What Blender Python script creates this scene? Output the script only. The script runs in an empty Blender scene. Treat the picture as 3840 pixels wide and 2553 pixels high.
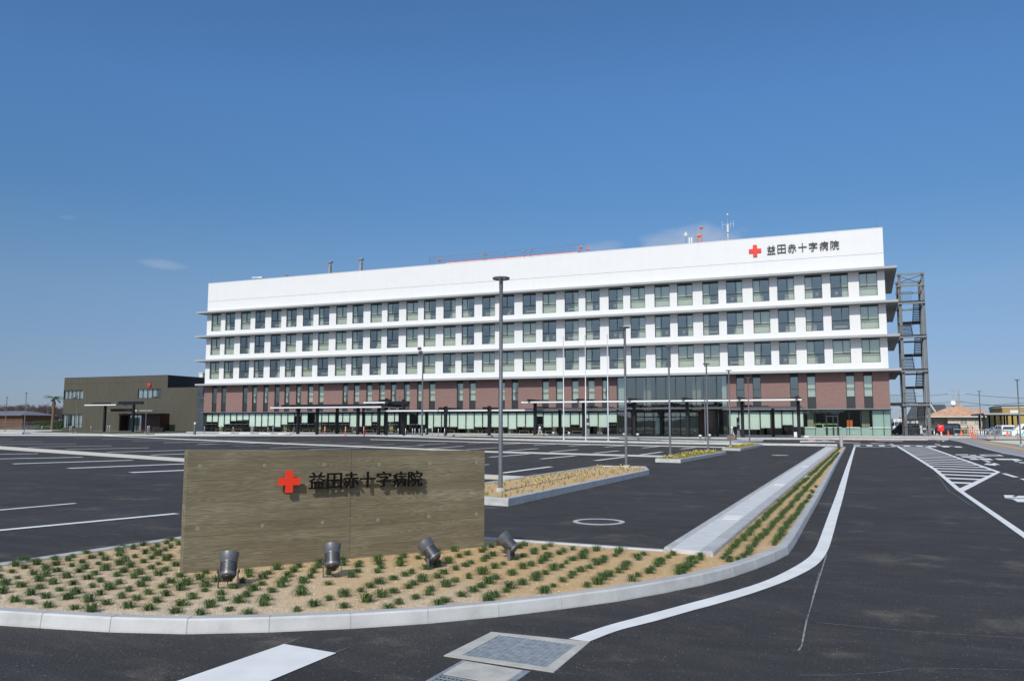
import bpy, math, random
import numpy as np
from mathutils import Vector, Matrix
from mathutils import noise as mnoise
from math import radians as rad, sin, cos, pi
random.seed(7)
SC = bpy.context.scene
COL = SC.collection

# ------------------------------------------------------------------ camera
EYE = 1.55; F = 3100.0; CX, CY = 1920.0, 1276.5
_p, _y, _r = rad(5.81), rad(23.0), rad(0.10)
_d = Vector((-sin(_y)*cos(_p), cos(_y)*cos(_p), sin(_p)))
_rr = Vector((cos(_y), sin(_y), 0)); _uu = _rr.cross(_d)
VR = _rr*cos(_r) + _uu*sin(_r); VU = -_rr*sin(_r) + _uu*cos(_r)
cam = bpy.data.cameras.new('camera'); camo = bpy.data.objects.new('camera', cam); COL.objects.link(camo)
cam.lens = 36*F/3840; cam.sensor_width = 36; cam.sensor_fit = 'HORIZONTAL'; cam.clip_start = .1; cam.clip_end = 6000
M = Matrix((VR, VU, -_d)).transposed().to_4x4(); M.translation = Vector((0, 0, EYE)); camo.matrix_world = M
SC.camera = camo

# ------------------------------------------------------------------ sky, sun, exposure
SUN_EL, SUN_AZ = rad(39.5), -0.05          # light travels along +Y, a little to -X
w = bpy.data.worlds.new('World'); SC.world = w; w.use_nodes = True
nt = w.node_tree; nt.nodes.clear()
out = nt.nodes.new('ShaderNodeOutputWorld'); bg = nt.nodes.new('ShaderNodeBackground')
sky = nt.nodes.new('ShaderNodeTexSky'); sky.sky_type = 'NISHITA'; sky.sun_disc = False
sky.sun_elevation = SUN_EL; sky.sun_rotation = pi + SUN_AZ; sky.air_density = 1.0; sky.dust_density = 0.0; sky.ozone_density = 3.0
bg.inputs[1].default_value = 0.085
# faint fair-weather clouds low in the sky
tc = nt.nodes.new('ShaderNodeTexCoord')
def wn(t, **k):
    n = nt.nodes.new(t)
    for a, b in k.items(): setattr(n, a, b)
    return n
def cloud(direction, sx, sz, seed):
    dv = Vector(direction).normalized()
    az = math.atan2(dv.x, dv.y); el = math.asin(dv.z)
    mp = wn('ShaderNodeMapping', vector_type='TEXTURE'); 
    mp.vector_type = 'POINT'; mp.inputs['Rotation'].default_value = (0, 0, az)
    nt.links.new(tc.outputs['Generated'], mp.inputs[0])
    sp = wn('ShaderNodeSeparateXYZ'); nt.links.new(mp.outputs[0], sp.inputs[0])
    ns = wn('ShaderNodeTexNoise'); ns.inputs['Scale'].default_value = 14; ns.inputs['Detail'].default_value = 6
    mp2 = wn('ShaderNodeMapping'); mp2.inputs['Location'].default_value = (seed, 0, 0); mp2.inputs['Scale'].default_value = (1, 1, 2.4)
    nt.links.new(tc.outputs['Generated'], mp2.inputs[0]); nt.links.new(mp2.outputs[0], ns.inputs[0])
    def m(op, a, b):
        n = wn('ShaderNodeMath', operation=op)
        for i, v in enumerate((a, b)):
            if isinstance(v, (int, float)): n.inputs[i].default_value = v
            else: nt.links.new(v, n.inputs[i])
        return n.outputs[0]
    X = m('DIVIDE', sp.outputs[0], sx); Z = m('DIVIDE', m('SUBTRACT', sp.outputs[2], sin(el)), sz)
    r2 = m('ADD', m('MULTIPLY', X, X), m('MULTIPLY', Z, Z))
    v = m('SUBTRACT', m('ADD', 0.62, m('MULTIPLY', m('SUBTRACT', ns.outputs[0], .5), 2.6)), r2)
    n = wn('ShaderNodeMath', operation='MULTIPLY', use_clamp=True); nt.links.new(v, n.inputs[0]); n.inputs[1].default_value = 1.6
    front = wn('ShaderNodeMath', operation='GREATER_THAN'); nt.links.new(sp.outputs[1], front.inputs[0]); front.inputs[1].default_value = 0
    return m('MULTIPLY', n.outputs[0], front.outputs[0])
def skydir(px, py): return (_d*F + VR*(px-CX) - VU*(py-CY)).normalized()
gain = wn('ShaderNodeVectorMath', operation='MULTIPLY'); gr = wn('ShaderNodeValToRGB'); gs = wn('ShaderNodeSeparateXYZ'); nt.links.new(tc.outputs['Generated'], gs.inputs[0]); nt.links.new(gs.outputs[2], gr.inputs[0])
GE = [(0., (.335, .43, .79)), (.03, (.45, .54, .84)), (.077, (.55, .62, .85)), (.155, (.70, .80, .93)), (.26, (.64, .91, 1.11)), (.37, (.75, 1.10, 1.38)), (1., (.78, 1.12, 1.42))]
while len(gr.color_ramp.elements) < len(GE): gr.color_ramp.elements.new(.5)
for e_, (p_, c_) in zip(gr.color_ramp.elements, GE): e_.position = p_; e_.color = (*[v/1.5 for v in c_], 1)
g2 = wn('ShaderNodeVectorMath', operation='SCALE'); g2.inputs['Scale'].default_value = 1.5; nt.links.new(gr.outputs[0], g2.inputs[0]); nt.links.new(g2.outputs[0], gain.inputs[1])
nt.links.new(sky.outputs[0], gain.inputs[0]); cur = gain.outputs[0]
for (px, py, sx, sz, sd, st) in ((590, 990, .035, .008, 3, .16), (2620, 895, .085, .036, 8, .30), (2240, 925, .04, .014, 5, .20), (255, 815, .012, .003, 1, .05)):
    c = cloud(skydir(px, py), sx, sz, sd)
    mul = wn('ShaderNodeMath', operation='MULTIPLY'); nt.links.new(c, mul.inputs[0]); mul.inputs[1].default_value = st
    mx = wn('ShaderNodeMixRGB'); mx.inputs[2].default_value = (8.5, 8.3, 8.4, 1)
    nt.links.new(mul.outputs[0], mx.inputs[0]); nt.links.new(cur, mx.inputs[1]); cur = mx.outputs[0]
# broad glow added to the sky around the unseen sun, filling shaded walls
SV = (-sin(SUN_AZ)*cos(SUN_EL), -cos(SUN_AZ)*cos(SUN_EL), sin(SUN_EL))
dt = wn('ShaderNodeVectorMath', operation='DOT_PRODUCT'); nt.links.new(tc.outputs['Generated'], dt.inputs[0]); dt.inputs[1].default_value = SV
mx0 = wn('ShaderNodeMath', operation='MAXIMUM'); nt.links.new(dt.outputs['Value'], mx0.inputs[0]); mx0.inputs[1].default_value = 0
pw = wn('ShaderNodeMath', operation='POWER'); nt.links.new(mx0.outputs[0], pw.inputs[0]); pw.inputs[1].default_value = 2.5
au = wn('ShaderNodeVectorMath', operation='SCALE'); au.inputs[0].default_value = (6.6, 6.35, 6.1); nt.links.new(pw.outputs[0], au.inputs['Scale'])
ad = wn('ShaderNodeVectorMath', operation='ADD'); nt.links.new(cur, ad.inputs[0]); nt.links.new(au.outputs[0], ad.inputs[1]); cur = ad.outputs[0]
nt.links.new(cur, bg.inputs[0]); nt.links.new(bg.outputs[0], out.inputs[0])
sun = bpy.data.lights.new('sun', 'SUN'); suno = bpy.data.objects.new('sun', sun); COL.objects.link(suno)
sun.energy = 3.2; sun.angle = rad(0.53); sun.color = (1, .955, .86)
LD = Vector((sin(SUN_AZ)*cos(SUN_EL), cos(SUN_AZ)*cos(SUN_EL), -sin(SUN_EL)))
suno.rotation_euler = LD.to_track_quat('-Z', 'Y').to_euler()
SC.view_settings.view_transform = 'Standard'; SC.view_settings.look = 'None'; SC.view_settings.exposure = 0; SC.view_settings.gamma = 1
SC.render.engine = 'CYCLES'; SC.cycles.max_bounces = 8; SC.cycles.transparent_max_bounces = 16

# ------------------------------------------------------------------ surveying: points in metres from sight lines
def ray(x, y): return _d*F + VR*(x-CX) - VU*(y-CY)
def G(x, y, z=0.0):
    v = ray(x, y); k = (z-EYE)/v.z; return (v.x*k, v.y*k)
def P(x, y, Y):
    v = ray(x, y); k = Y/v.y; return (v.x*k, EYE+v.z*k)
def HT(x, y, bx, by):       # height of a point straight above ground position (bx,by)
    v = ray(x, y); k = math.hypot(bx, by)/math.hypot(v.x, v.y); return EYE+v.z*k
def zz(ox, oy, s, L): return [(ox+a/s, oy+b/s) for a, b in L]

# ------------------------------------------------------------------ materials
MT = {}
def mat(name, col, rough=.7, metal=0, spec=.5, noise=None, bump=None, sp=None):
    """noise: (scale, amount) value variation; bump: (scale, strength)"""
    if name in MT: return MT[name]
    m = bpy.data.materials.new(name); m.use_nodes = True; t = m.node_tree; b = t.nodes['Principled BSDF']
    b.inputs['Base Color'].default_value = (*col, 1); b.inputs['Roughness'].default_value = rough
    b.inputs['Metallic'].default_value = metal; b.inputs['Specular IOR Level'].default_value = spec
    g = t.nodes.new('ShaderNodeNewGeometry')
    if noise:
        n = t.nodes.new('ShaderNodeTexNoise'); n.inputs['Scale'].default_value = noise[0]; n.inputs['Detail'].default_value = 5
        t.links.new(g.outputs['Position'], n.inputs['Vector'])
        r = t.nodes.new('ShaderNodeValToRGB'); a = noise[1]
        r.color_ramp.elements[0].position = .3; r.color_ramp.elements[1].position = .7
        r.color_ramp.elements[0].color = (*[c*(1-a) for c in col], 1); r.color_ramp.elements[1].color = (*[min(1, c*(1+a)) for c in col], 1)
        t.links.new(n.outputs[0], r.inputs[0]); t.links.new(r.outputs[0], b.inputs['Base Color'])
    if bump:
        n2 = t.nodes.new('ShaderNodeTexNoise'); n2.inputs['Scale'].default_value = bump[0]; n2.inputs['Detail'].default_value = 4
        t.links.new(g.outputs['Position'], n2.inputs['Vector'])
        bp = t.nodes.new('ShaderNodeBump'); bp.inputs['Strength'].default_value = bump[1]; bp.inputs['Distance'].default_value = .01
        t.links.new(n2.outputs[0], bp.inputs['Height']); t.links.new(bp.outputs[0], b.inputs['Normal'])
    MT[name] = m; return m
class NB:                                    # tiny node helper
    def __init__(s, name):
        s.m = bpy.data.materials.new(name); s.m.use_nodes = True; s.t = s.m.node_tree; s.b = s.t.nodes['Principled BSDF']; MT[name] = s.m
        s.geo = s.t.nodes.new('ShaderNodeNewGeometry'); s.pos = s.geo.outputs['Position']
    def n(s, typ, ins=None, **k):
        x = s.t.nodes.new(typ)
        for a, v in k.items(): setattr(x, a, v)
        for a, v in (ins or {}).items():
            if hasattr(v, 'is_output') or isinstance(v, bpy.types.NodeSocket): s.t.links.new(v, x.inputs[a])
            else: x.inputs[a].default_value = v
        return x
    def noise(s, scale, detail=4, vec=None, rough=.5, dist=0):
        return s.n('ShaderNodeTexNoise', {'Vector': vec or s.pos, 'Scale': scale, 'Detail': detail, 'Roughness': rough, 'Distortion': dist}).outputs[0]
    def map(s, scale=(1, 1, 1), rot=(0, 0, 0), loc=(0, 0, 0), vec=None):
        return s.n('ShaderNodeMapping', {'Vector': vec or s.pos, 'Scale': scale, 'Rotation': rot, 'Location': loc}).outputs[0]
    def ramp(s, f, els):
        r = s.n('ShaderNodeValToRGB', {0: f}); e = r.color_ramp.elements
        while len(e) < len(els): e.new(.5)
        for i, (p, c) in enumerate(els):
            e[i].position = p; e[i].color = (*c, 1) if len(c) == 3 else c
        return r.outputs[0]
    def gray(s, f, a, b, lo=0., hi=1.): return s.ramp(f, [(a, (lo,)*3), (b, (hi,)*3)])
    def mix(s, f, a, b, mode='MIX'):
        x = s.n('ShaderNodeMixRGB', blend_type=mode)
        for i, v in enumerate((f, a, b)):
            if isinstance(v, bpy.types.NodeSocket): s.t.links.new(v, x.inputs[i])
            elif i == 0: x.inputs[0].default_value = v
            else: x.inputs[i].default_value = (*v, 1)
        return x.outputs[0]
    def math(s, op, a, b=0., clamp=False):
        return s.n('ShaderNodeMath', {0: a, 1: b}, operation=op, use_clamp=clamp).outputs[0]
    def bump(s, h, st, dist=.01, nrm=None):
        ins = {'Height': h, 'Strength': st, 'Distance': dist}
        if nrm: ins['Normal'] = nrm
        return s.n('ShaderNodeBump', ins).outputs[0]
    def out(s, col=None, rough=None, nrm=None):
        for k, v in (('Base Color', col), ('Roughness', rough), ('Normal', nrm)):
            if v is None: continue
            if isinstance(v, bpy.types.NodeSocket): s.t.links.new(v, s.b.inputs[k])
            else: s.b.inputs[k].default_value = v if k == 'Roughness' else (*v, 1)
        return s.m

# asphalt
a = NB('asphalt')
big = a.noise(.35, 5, rough=.6); streak = a.noise(1.1, 5, vec=a.map((.35, 2.2, 1), (0, 0, .35)), rough=.65)
dust = a.gray(a.noise(.9, 6, vec=a.map((1, 1, 1), loc=(7, 3, 0)), rough=.7), .56, .74)
grain = a.noise(160, 3, rough=.8); agg = a.n('ShaderNodeTexVoronoi', {'Vector': a.pos, 'Scale': 105.}).outputs['Distance']
base = a.ramp(big, [(.3, (.025, .0242, .0242)), (.7, (.038, .037, .0368))])
base = a.mix(a.gray(streak, .42, .72, 0, .55), base, (.048, .0465, .046))
blot = a.gray(a.noise(2.6, 6, vec=a.map((.6, 1.6, 1), (0, 0, .25)), rough=.7), .50, .74, 0., .45)
base = a.mix(blot, base, (.080, .073, .064))
base = a.mix(a.math('MULTIPLY', dust, .55), base, (.150, .132, .105))
base = a.mix(a.gray(grain, .35, .68, 0, .8), base, a.mix(1., base, (2.0, 2.0, 2.0), 'MULTIPLY'))
mid_ = a.noise(46, 4, rough=.85); base = a.mix(a.gray(mid_, .34, .66, 0, 1), a.mix(1., base, (.55, .55, .55), 'MULTIPLY'), a.mix(1., base, (1.7, 1.68, 1.66), 'MULTIPLY'))
chip = a.n('ShaderNodeTexVoronoi', {'Vector': a.pos, 'Scale': 34.}); cm = a.math('LESS_THAN', chip.outputs['Distance'], .17)
cr = a.math('GREATER_THAN', a.n('ShaderNodeSeparateColor', {0: chip.outputs['Color']}).outputs[0], .84)
base = a.mix(a.math('MULTIPLY', a.math('MULTIPLY', cm, cr), .75), base, (.32, .31, .29))
a.out(base, a.gray(grain, .3, .7, .72, .95), a.bump(agg, .7, .008, a.bump(mid_, .6, .008)))
MT['asphalt'].node_tree.nodes['Principled BSDF'].inputs['Specular IOR Level'].default_value = .22
# white road paint with wear
a = NB('road_paint'); wear = a.gray(a.noise(60, 6, rough=.75), .62, .78); w2 = a.gray(a.noise(.8, 4), .35, .7, .0, 1.)
c = a.mix(a.math('MULTIPLY', wear, .35), a.ramp(a.noise(3.0, 4), [(.3, (.70, .71, .69)), (.7, (.82, .825, .80))]), (.30, .30, .30))
a.out(c, .75, a.bump(a.noise(140, 3), .4, .004))
mat('cream_paving', (.66, .62, .51), .85, noise=(6, .08), bump=(60, .2))
mat('thin_paint', (.26, .265, .27), .85, noise=(14, .6))
# precast kerb concrete
a = NB('kerb_concrete'); st = a.noise(3.2, 6, rough=.65); 
c = a.ramp(st, [(.28, (.45, .45, .43)), (.5, (.56, .56, .54)), (.75, (.63, .63, .61))])
c = a.mix(a.gray(a.noise(45, 4, rough=.7), .62, .75, 0, .35), c, (.30, .29, .27))
c = a.mix(a.gray(a.noise(1.1, 3, vec=a.map((1, 1, 9))), .55, .7, 0, .35), c, (.36, .36, .35))
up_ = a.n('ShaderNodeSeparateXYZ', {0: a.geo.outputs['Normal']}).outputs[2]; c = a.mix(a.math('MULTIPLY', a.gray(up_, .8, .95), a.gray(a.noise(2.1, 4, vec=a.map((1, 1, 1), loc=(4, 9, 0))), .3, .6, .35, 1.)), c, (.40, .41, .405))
a.out(c, .85, a.bump(a.noise(90, 4), .35, .004))
mat('kerb_mortar', (.44, .43, .41), .9, noise=(30, .2))
mat('footpath_concrete', (.52, .53, .53), .85, noise=(2.5, .12), bump=(80, .25))
mat('footpath_slab', (.60, .61, .60), .85, noise=(5, .07), bump=(80, .2))
mat('fresh_concrete', (.47, .46, .41), .85, noise=(7, .15), bump=(70, .3))
# sandy gravel
a = NB('gravel_soil')
p1 = a.n('ShaderNodeTexVoronoi', {'Vector': a.pos, 'Scale': 95.}); n1 = a.noise(1.3, 5)
sandy = a.ramp(a.noise(40, 5, rough=.7), [(.3, (.58, .375, .165)), (.7, (.84, .575, .285))])
sep = a.n('ShaderNodeSeparateColor', {0: p1.outputs['Color']}).outputs[0]
pebb = a.ramp(sep, [(0., (.58, .42, .25)), (.45, (.80, .64, .43)), (.8, (.90, .79, .60)), (1., (.72, .42, .22))])
f = a.gray(a.n('ShaderNodeMapRange', {'Value': a.n('ShaderNodeSeparateXYZ', {0: a.pos}).outputs[1], 'From Min': 4.2, 'From Max': 8.6, 'To Min': 1., 'To Max': 0.}).outputs[0], .05, .95)
f = a.math('ADD', f, a.math('MULTIPLY', a.math('SUBTRACT', n1, .5), 1.5), True)
c = a.mix(f, sandy, pebb)
h = a.math('ADD', a.math('MULTIPLY', p1.outputs['Distance'], -1.), a.math('MULTIPLY', a.noise(14, 4), 1.6))
a.out(c, .95, a.bump(h, .9, .014))
mat('pebble_a', (.80, .68, .52), .9, noise=(40, .25)); mat('pebble_b', (.60, .40, .24), .9, noise=(40, .3))
# board-marked concrete
a = NB('board_concrete')
ang = math.atan2(8.89-6.17, -4.12+6.01)
loc = a.map((1, 1, 1), (0, 0, -ang))
warp = a.noise(2.2, 3, vec=a.map((1.0, 1, 2.2), vec=loc))
lw = a.n('ShaderNodeSeparateXYZ', {0: loc})
board = a.math('FLOOR', a.math('MULTIPLY', lw.outputs[2], 9.2)); bseed = a.n('ShaderNodeTexWhiteNoise', {'W': board}, noise_dimensions='1D').outputs[0]
grainv = a.n('ShaderNodeCombineXYZ', {0: a.math('ADD', a.math('MULTIPLY', lw.outputs[0], .55), a.math('MULTIPLY', bseed, 40.)), 1: a.math('MULTIPLY', lw.outputs[1], 1.0), 2: a.math('ADD', a.math('MULTIPLY', lw.outputs[2], 9.), a.math('MULTIPLY', warp, .6))}).outputs[0]
g0 = a.noise(1.2, 2, vec=grainv)
rings = a.math('FRACT', a.math('MULTIPLY', g0, 22.))
rings = a.math('ABSOLUTE', a.math('SUBTRACT', rings, .5))
fine = a.noise(1., 5, vec=a.map((5, 5, 160), vec=loc), rough=.7)
hgt = a.math('ADD', a.math('MULTIPLY', rings, .9), fine)
seam = a.gray(a.math('ABSOLUTE', a.math('SUBTRACT', a.math('FRACT', a.math('MULTIPLY', lw.outputs[2], 9.2)), .5)), .475, .495)
kn = a.n('ShaderNodeTexVoronoi', {'Vector': a.map((3.1, .01, 6.0), vec=loc), 'Scale': 1.0}, ); kmask = a.gray(kn.outputs['Distance'], .05, .16, 1., 0.)
tone = a.ramp(a.math('ADD', a.math('MULTIPLY', a.noise(1., 4, vec=a.map((.8, .8, 5), vec=loc)), .86), a.math('MULTIPLY', bseed, .12)), [(.3, (.165, .138, .080)), (.5, (.240, .205, .127)), (.72, (.345, .305, .205))])
c = a.mix(a.gray(hgt, .50, 1.1, .0, .70), tone, (.115, .095, .058)); c = a.mix(a.gray(a.noise(1., 5, vec=a.map((2.2, 2.2, 6.), loc=(3, 1, 0), vec=loc), rough=.7), .52, .72, 0, .55), c, (.135, .115, .072))
c = a.mix(a.math('MULTIPLY', kmask, .5), c, (.17, .14, .085))
c = a.mix(a.math('MULTIPLY', seam, .6), c, (.12, .11, .08))
hh = a.math('SUBTRACT', a.math('SUBTRACT', a.math('MULTIPLY', hgt, -1.), a.math('MULTIPLY', seam, .7)), a.math('MULTIPLY', kmask, .8))
a.out(c, .9, a.bump(hh, .55, .006))
mat('tie_hole', (.20, .18, .13), .9); mat('tie_ring', (.50, .46, .36), .85)
mat('cross_red', (.88, .045, .012), .45); mat('letter_black', (.006, .006, .006), .6, spec=.15)
mat('facade_letter', (.035, .037, .04), .5); mat('facade_cross', (.80, .04, .025), .5)
mat('lamp_grey', (.19, .195, .205), .45, .35, noise=(9, .08)); mat('spot_grey', (.15, .155, .165), .42, .35, noise=(20, .08)); mat('spot_dark', (.06, .058, .055), .45, .4)
mat('steel', (.42, .43, .44), .35, .8, noise=(20, .15)); mat('dark_steel', (.010, .011, .014), .45, .1); mat('stair_grey', (.185, .195, .20), .6, .1, noise=(1.2, .1)); mat('stair_dark', (.022, .026, .030), .6, .1)
mat('galvanised', (.36, .39, .40), .55, .4, noise=(18, .25))
a = NB('white_panel'); sx = a.n('ShaderNodeSeparateXYZ', {0: a.pos}); v = a.n('ShaderNodeCombineXYZ', {0: a.math('ADD', sx.outputs[0], sx.outputs[1]), 1: sx.outputs[2], 2: 0.}).outputs[0]
br = a.n('ShaderNodeTexBrick', {'Vector': v, 'Color1': (.785, .78, .765, 1), 'Color2': (.77, .768, .755, 1), 'Mortar': (.755, .75, .735, 1), 'Scale': 1., 'Mortar Size': .012, 'Brick Width': 2.4, 'Row Height': .62})
c = a.mix(a.gray(a.noise(1., 5, vec=a.map((1.6, 1.6, .12)), rough=.7), .45, .8, 0, .25), br.outputs[0], (.66, .66, .64))
a.out(c, .5)
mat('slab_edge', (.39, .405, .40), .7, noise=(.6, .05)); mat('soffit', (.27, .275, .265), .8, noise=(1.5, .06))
mat('joint', (.25, .25, .25), .8)
# facade brick
a = NB('brick')
sx = a.n('ShaderNodeSeparateXYZ', {0: a.pos}); v = a.n('ShaderNodeCombineXYZ', {0: a.math('ADD', sx.outputs[0], sx.outputs[1]), 1: sx.outputs[2], 2: 0.}).outputs[0]
br = a.n('ShaderNodeTexBrick', {'Vector': v, 'Color1': (.295, .145, .120, 1), 'Color2': (.215, .125, .112, 1), 'Mortar': (.215, .17, .155, 1), 'Scale': 1., 'Mortar Size': .012, 'Brick Width': .46, 'Row Height': .10, 'Bias': 0.})
c = a.mix(a.gray(a.noise(9, 3, vec=a.map((.35, .35, 1.6))), .35, .7, 0, .5), br.outputs[0], (.28, .18, .155))
a.out(c, .75, a.bump(br.outputs[1], .3, .01))
mat('red_tile', (.050, .018, .014), .5, noise=(6, .2))
# olive annex cladding
a = NB('olive_wall'); st = a.noise(1., 5, vec=a.map((2.2, 2.2, .35)), rough=.7)
a.out(a.ramp(st, [(.3, (.072, .066, .046)), (.7, (.092, .085, .062))]), .8, a.bump(a.noise(60, 3), .2, .004))
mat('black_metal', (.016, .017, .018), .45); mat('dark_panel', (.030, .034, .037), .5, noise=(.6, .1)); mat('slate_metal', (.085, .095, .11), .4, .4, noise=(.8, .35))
mat('window_frame', (.020, .027, .030), .45); mat('blind', (.80, .86, .82), .85, noise=(.5, .02)); mat('curtain', (.90, .88, .74), .9); mat('interior', (.30, .29, .255), .9); mat('interior_ceiling', (.36, .37, .36), .9)
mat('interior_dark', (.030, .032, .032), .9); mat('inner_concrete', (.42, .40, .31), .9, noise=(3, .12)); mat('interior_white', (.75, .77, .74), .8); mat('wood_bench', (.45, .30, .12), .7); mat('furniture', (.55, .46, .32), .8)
def glass(name, tint, refl, rough=.015):
    m = bpy.data.materials.new(name); m.use_nodes = True; t = m.node_tree; t.nodes.clear()
    o = t.nodes.new('ShaderNodeOutputMaterial'); mx = t.nodes.new('ShaderNodeMixShader'); tr = t.nodes.new('ShaderNodeBsdfTransparent'); gl = t.nodes.new('ShaderNodeBsdfGlossy')
    tr.inputs[0].default_value = (*tint, 1); gl.inputs['Roughness'].default_value = rough; gl.inputs[0].default_value = (.88, .98, .97, 1)
    lw = t.nodes.new('ShaderNodeLayerWeight'); lw.inputs[0].default_value = .35
    ad = t.nodes.new('ShaderNodeMath'); ad.operation = 'MULTIPLY_ADD'; ad.inputs[1].default_value = .6; ad.inputs[2].default_value = refl; ad.use_clamp = True
    g = t.nodes.new('ShaderNodeNewGeometry'); nz = t.nodes.new('ShaderNodeTexNoise'); nz.inputs['Scale'].default_value = .7; bp = t.nodes.new('ShaderNodeBump'); bp.inputs['Strength'].default_value = .06; bp.inputs['Distance'].default_value = .03
    t.links.new(g.outputs['Position'], nz.inputs[0]); t.links.new(nz.outputs[0], bp.inputs['Height']); t.links.new(bp.outputs[0], gl.inputs['Normal'])
    t.links.new(lw.outputs['Fresnel'], ad.inputs[0]); t.links.new(ad.outputs[0], mx.inputs[0]); t.links.new(tr.outputs[0], mx.inputs[1]); t.links.new(gl.outputs[0], mx.inputs[2]); t.links.new(mx.outputs[0], o.inputs[0])
    MT[name] = m
glass('window_glass', (.76, .80, .74), .17); glass('clear_glass', (.85, .91, .865), .05); glass('entrance_glass', (.62, .70, .69), .16); glass('car_glass', (.10, .12, .12), .10); glass('annex_glass', (.66, .72, .74), .15)
mat('frosted', (.50, .62, .60), .5); mat('orange', (.80, .16, .02), .5); mat('safety_orange', (.90, .10, .02), .5); mat('safety_white', (.85, .85, .85), .5); mat('postbox_red', (.85, .03, .02), .4)
mat('white_paint', (.80, .80, .78), .4); mat('white_box', (.70, .70, .66), .6); mat('green_shelf', (.45, .60, .30), .7); mat('car_white', (.80, .81, .80), .25); mat('car_black', (.012, .012, .014), .18); mat('tyre', (.02, .02, .02), .8); mat('rim', (.55, .56, .58), .35, .7)
mat('tail_red', (.55, .01, .01), .3); mat('plate_yellow', (.75, .45, .03), .5); mat('teal', (.05, .50, .42), .4); mat('purple', (.12, .07, .35), .5); mat('pink_red', (.80, .08, .10), .5)
mat('skin', (.52, .31, .21), .6); mat('hair', (.02, .016, .014), .7); mat('navy_cloth', (.02, .025, .06), .9); mat('blue_cloth', (.015, .16, .42), .9); mat('purple_cloth', (.16, .08, .42), .9); mat('grey_cloth', (.12, .13, .14), .9); mat('khaki_cloth', (.35, .28, .17), .9)
mat('terracotta', (.60, .33, .20), .8, noise=(2.5, .22)); mat('render_beige', (.68, .61, .49), .9, noise=(1, .05)); mat('ochre_wall', (.42, .31, .10), .9, noise=(.6, .06)); mat('slate_roof', (.075, .085, .085), .6, noise=(2, .25)); mat('wood_wall', (.12, .06, .032), .8, noise=(3, .25))
mat('roof_grey', (.16, .17, .19), .6); mat('concrete_pole', (.42, .42, .40), .9, noise=(5, .1)); mat('wire', (.02, .02, .02), .8); mat('bark', (.13, .105, .085), .95, noise=(6, .3)); mat('twig', (.13, .10, .095), .95)
mat('palm_bark', (.17, .12, .075), .95, noise=(9, .45), bump=(14, .8)); mat('palm_leaf', (.085, .15, .035), .7, noise=(4, .4)); mat('evergreen', (.025, .045, .015), .85, noise=(3, .5)); mat('hedge_leaf', (.05, .08, .02), .85, noise=(3, .45))
mat('tuft_green', (.085, .150, .032), .55, noise=(22, .5)); mat('tuft_dark', (.040, .080, .022), .6, noise=(22, .5)); mat('daffodil', (.85, .55, .02), .6); mat('thin_leaf', (.20, .22, .065), .7, noise=(5, .45))
mat('lawn', (.085, .105, .03), .95, noise=(5, .4), bump=(30, .6)); mat('dry_ground', (.30, .27, .19), .95, noise=(.08, .2)); mat('far_hill', (.028, .045, .028), .95, noise=(.05, .4))
mat('forecourt_paving', (.40, .385, .37), .85, noise=(1.5, .08)); mat('brown_asphalt', (.145, .065, .045), .85, noise=(3, .2)); mat('orange_paint', (.70, .24, .08), .7); mat('tactile_yellow', (.66, .42, .10), .8, noise=(3, .1))
mat('stone', (.58, .58, .55), .8, noise=(8, .15)); mat('siren_orange', (.85, .20, .06), .5); mat('chimney_metal', (.36, .34, .30), .5, .3, noise=(3, .2)); mat('white_cloud_stone', (.75, .75, .72), .8)
a = NB('pavement_tile'); br = a.n('ShaderNodeTexBrick', {'Vector': a.pos, 'Color1': (.33, .30, .29, 1), 'Color2': (.36, .345, .34, 1), 'Mortar': (.24, .23, .22, 1), 'Scale': 1., 'Mortar Size': .01, 'Brick Width': .3, 'Row Height': .3})
a.out(a.mix(a.gray(a.noise(1.2, 4), .35, .7, 0, .4), br.outputs[0], (.28, .265, .27)), .85)

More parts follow.
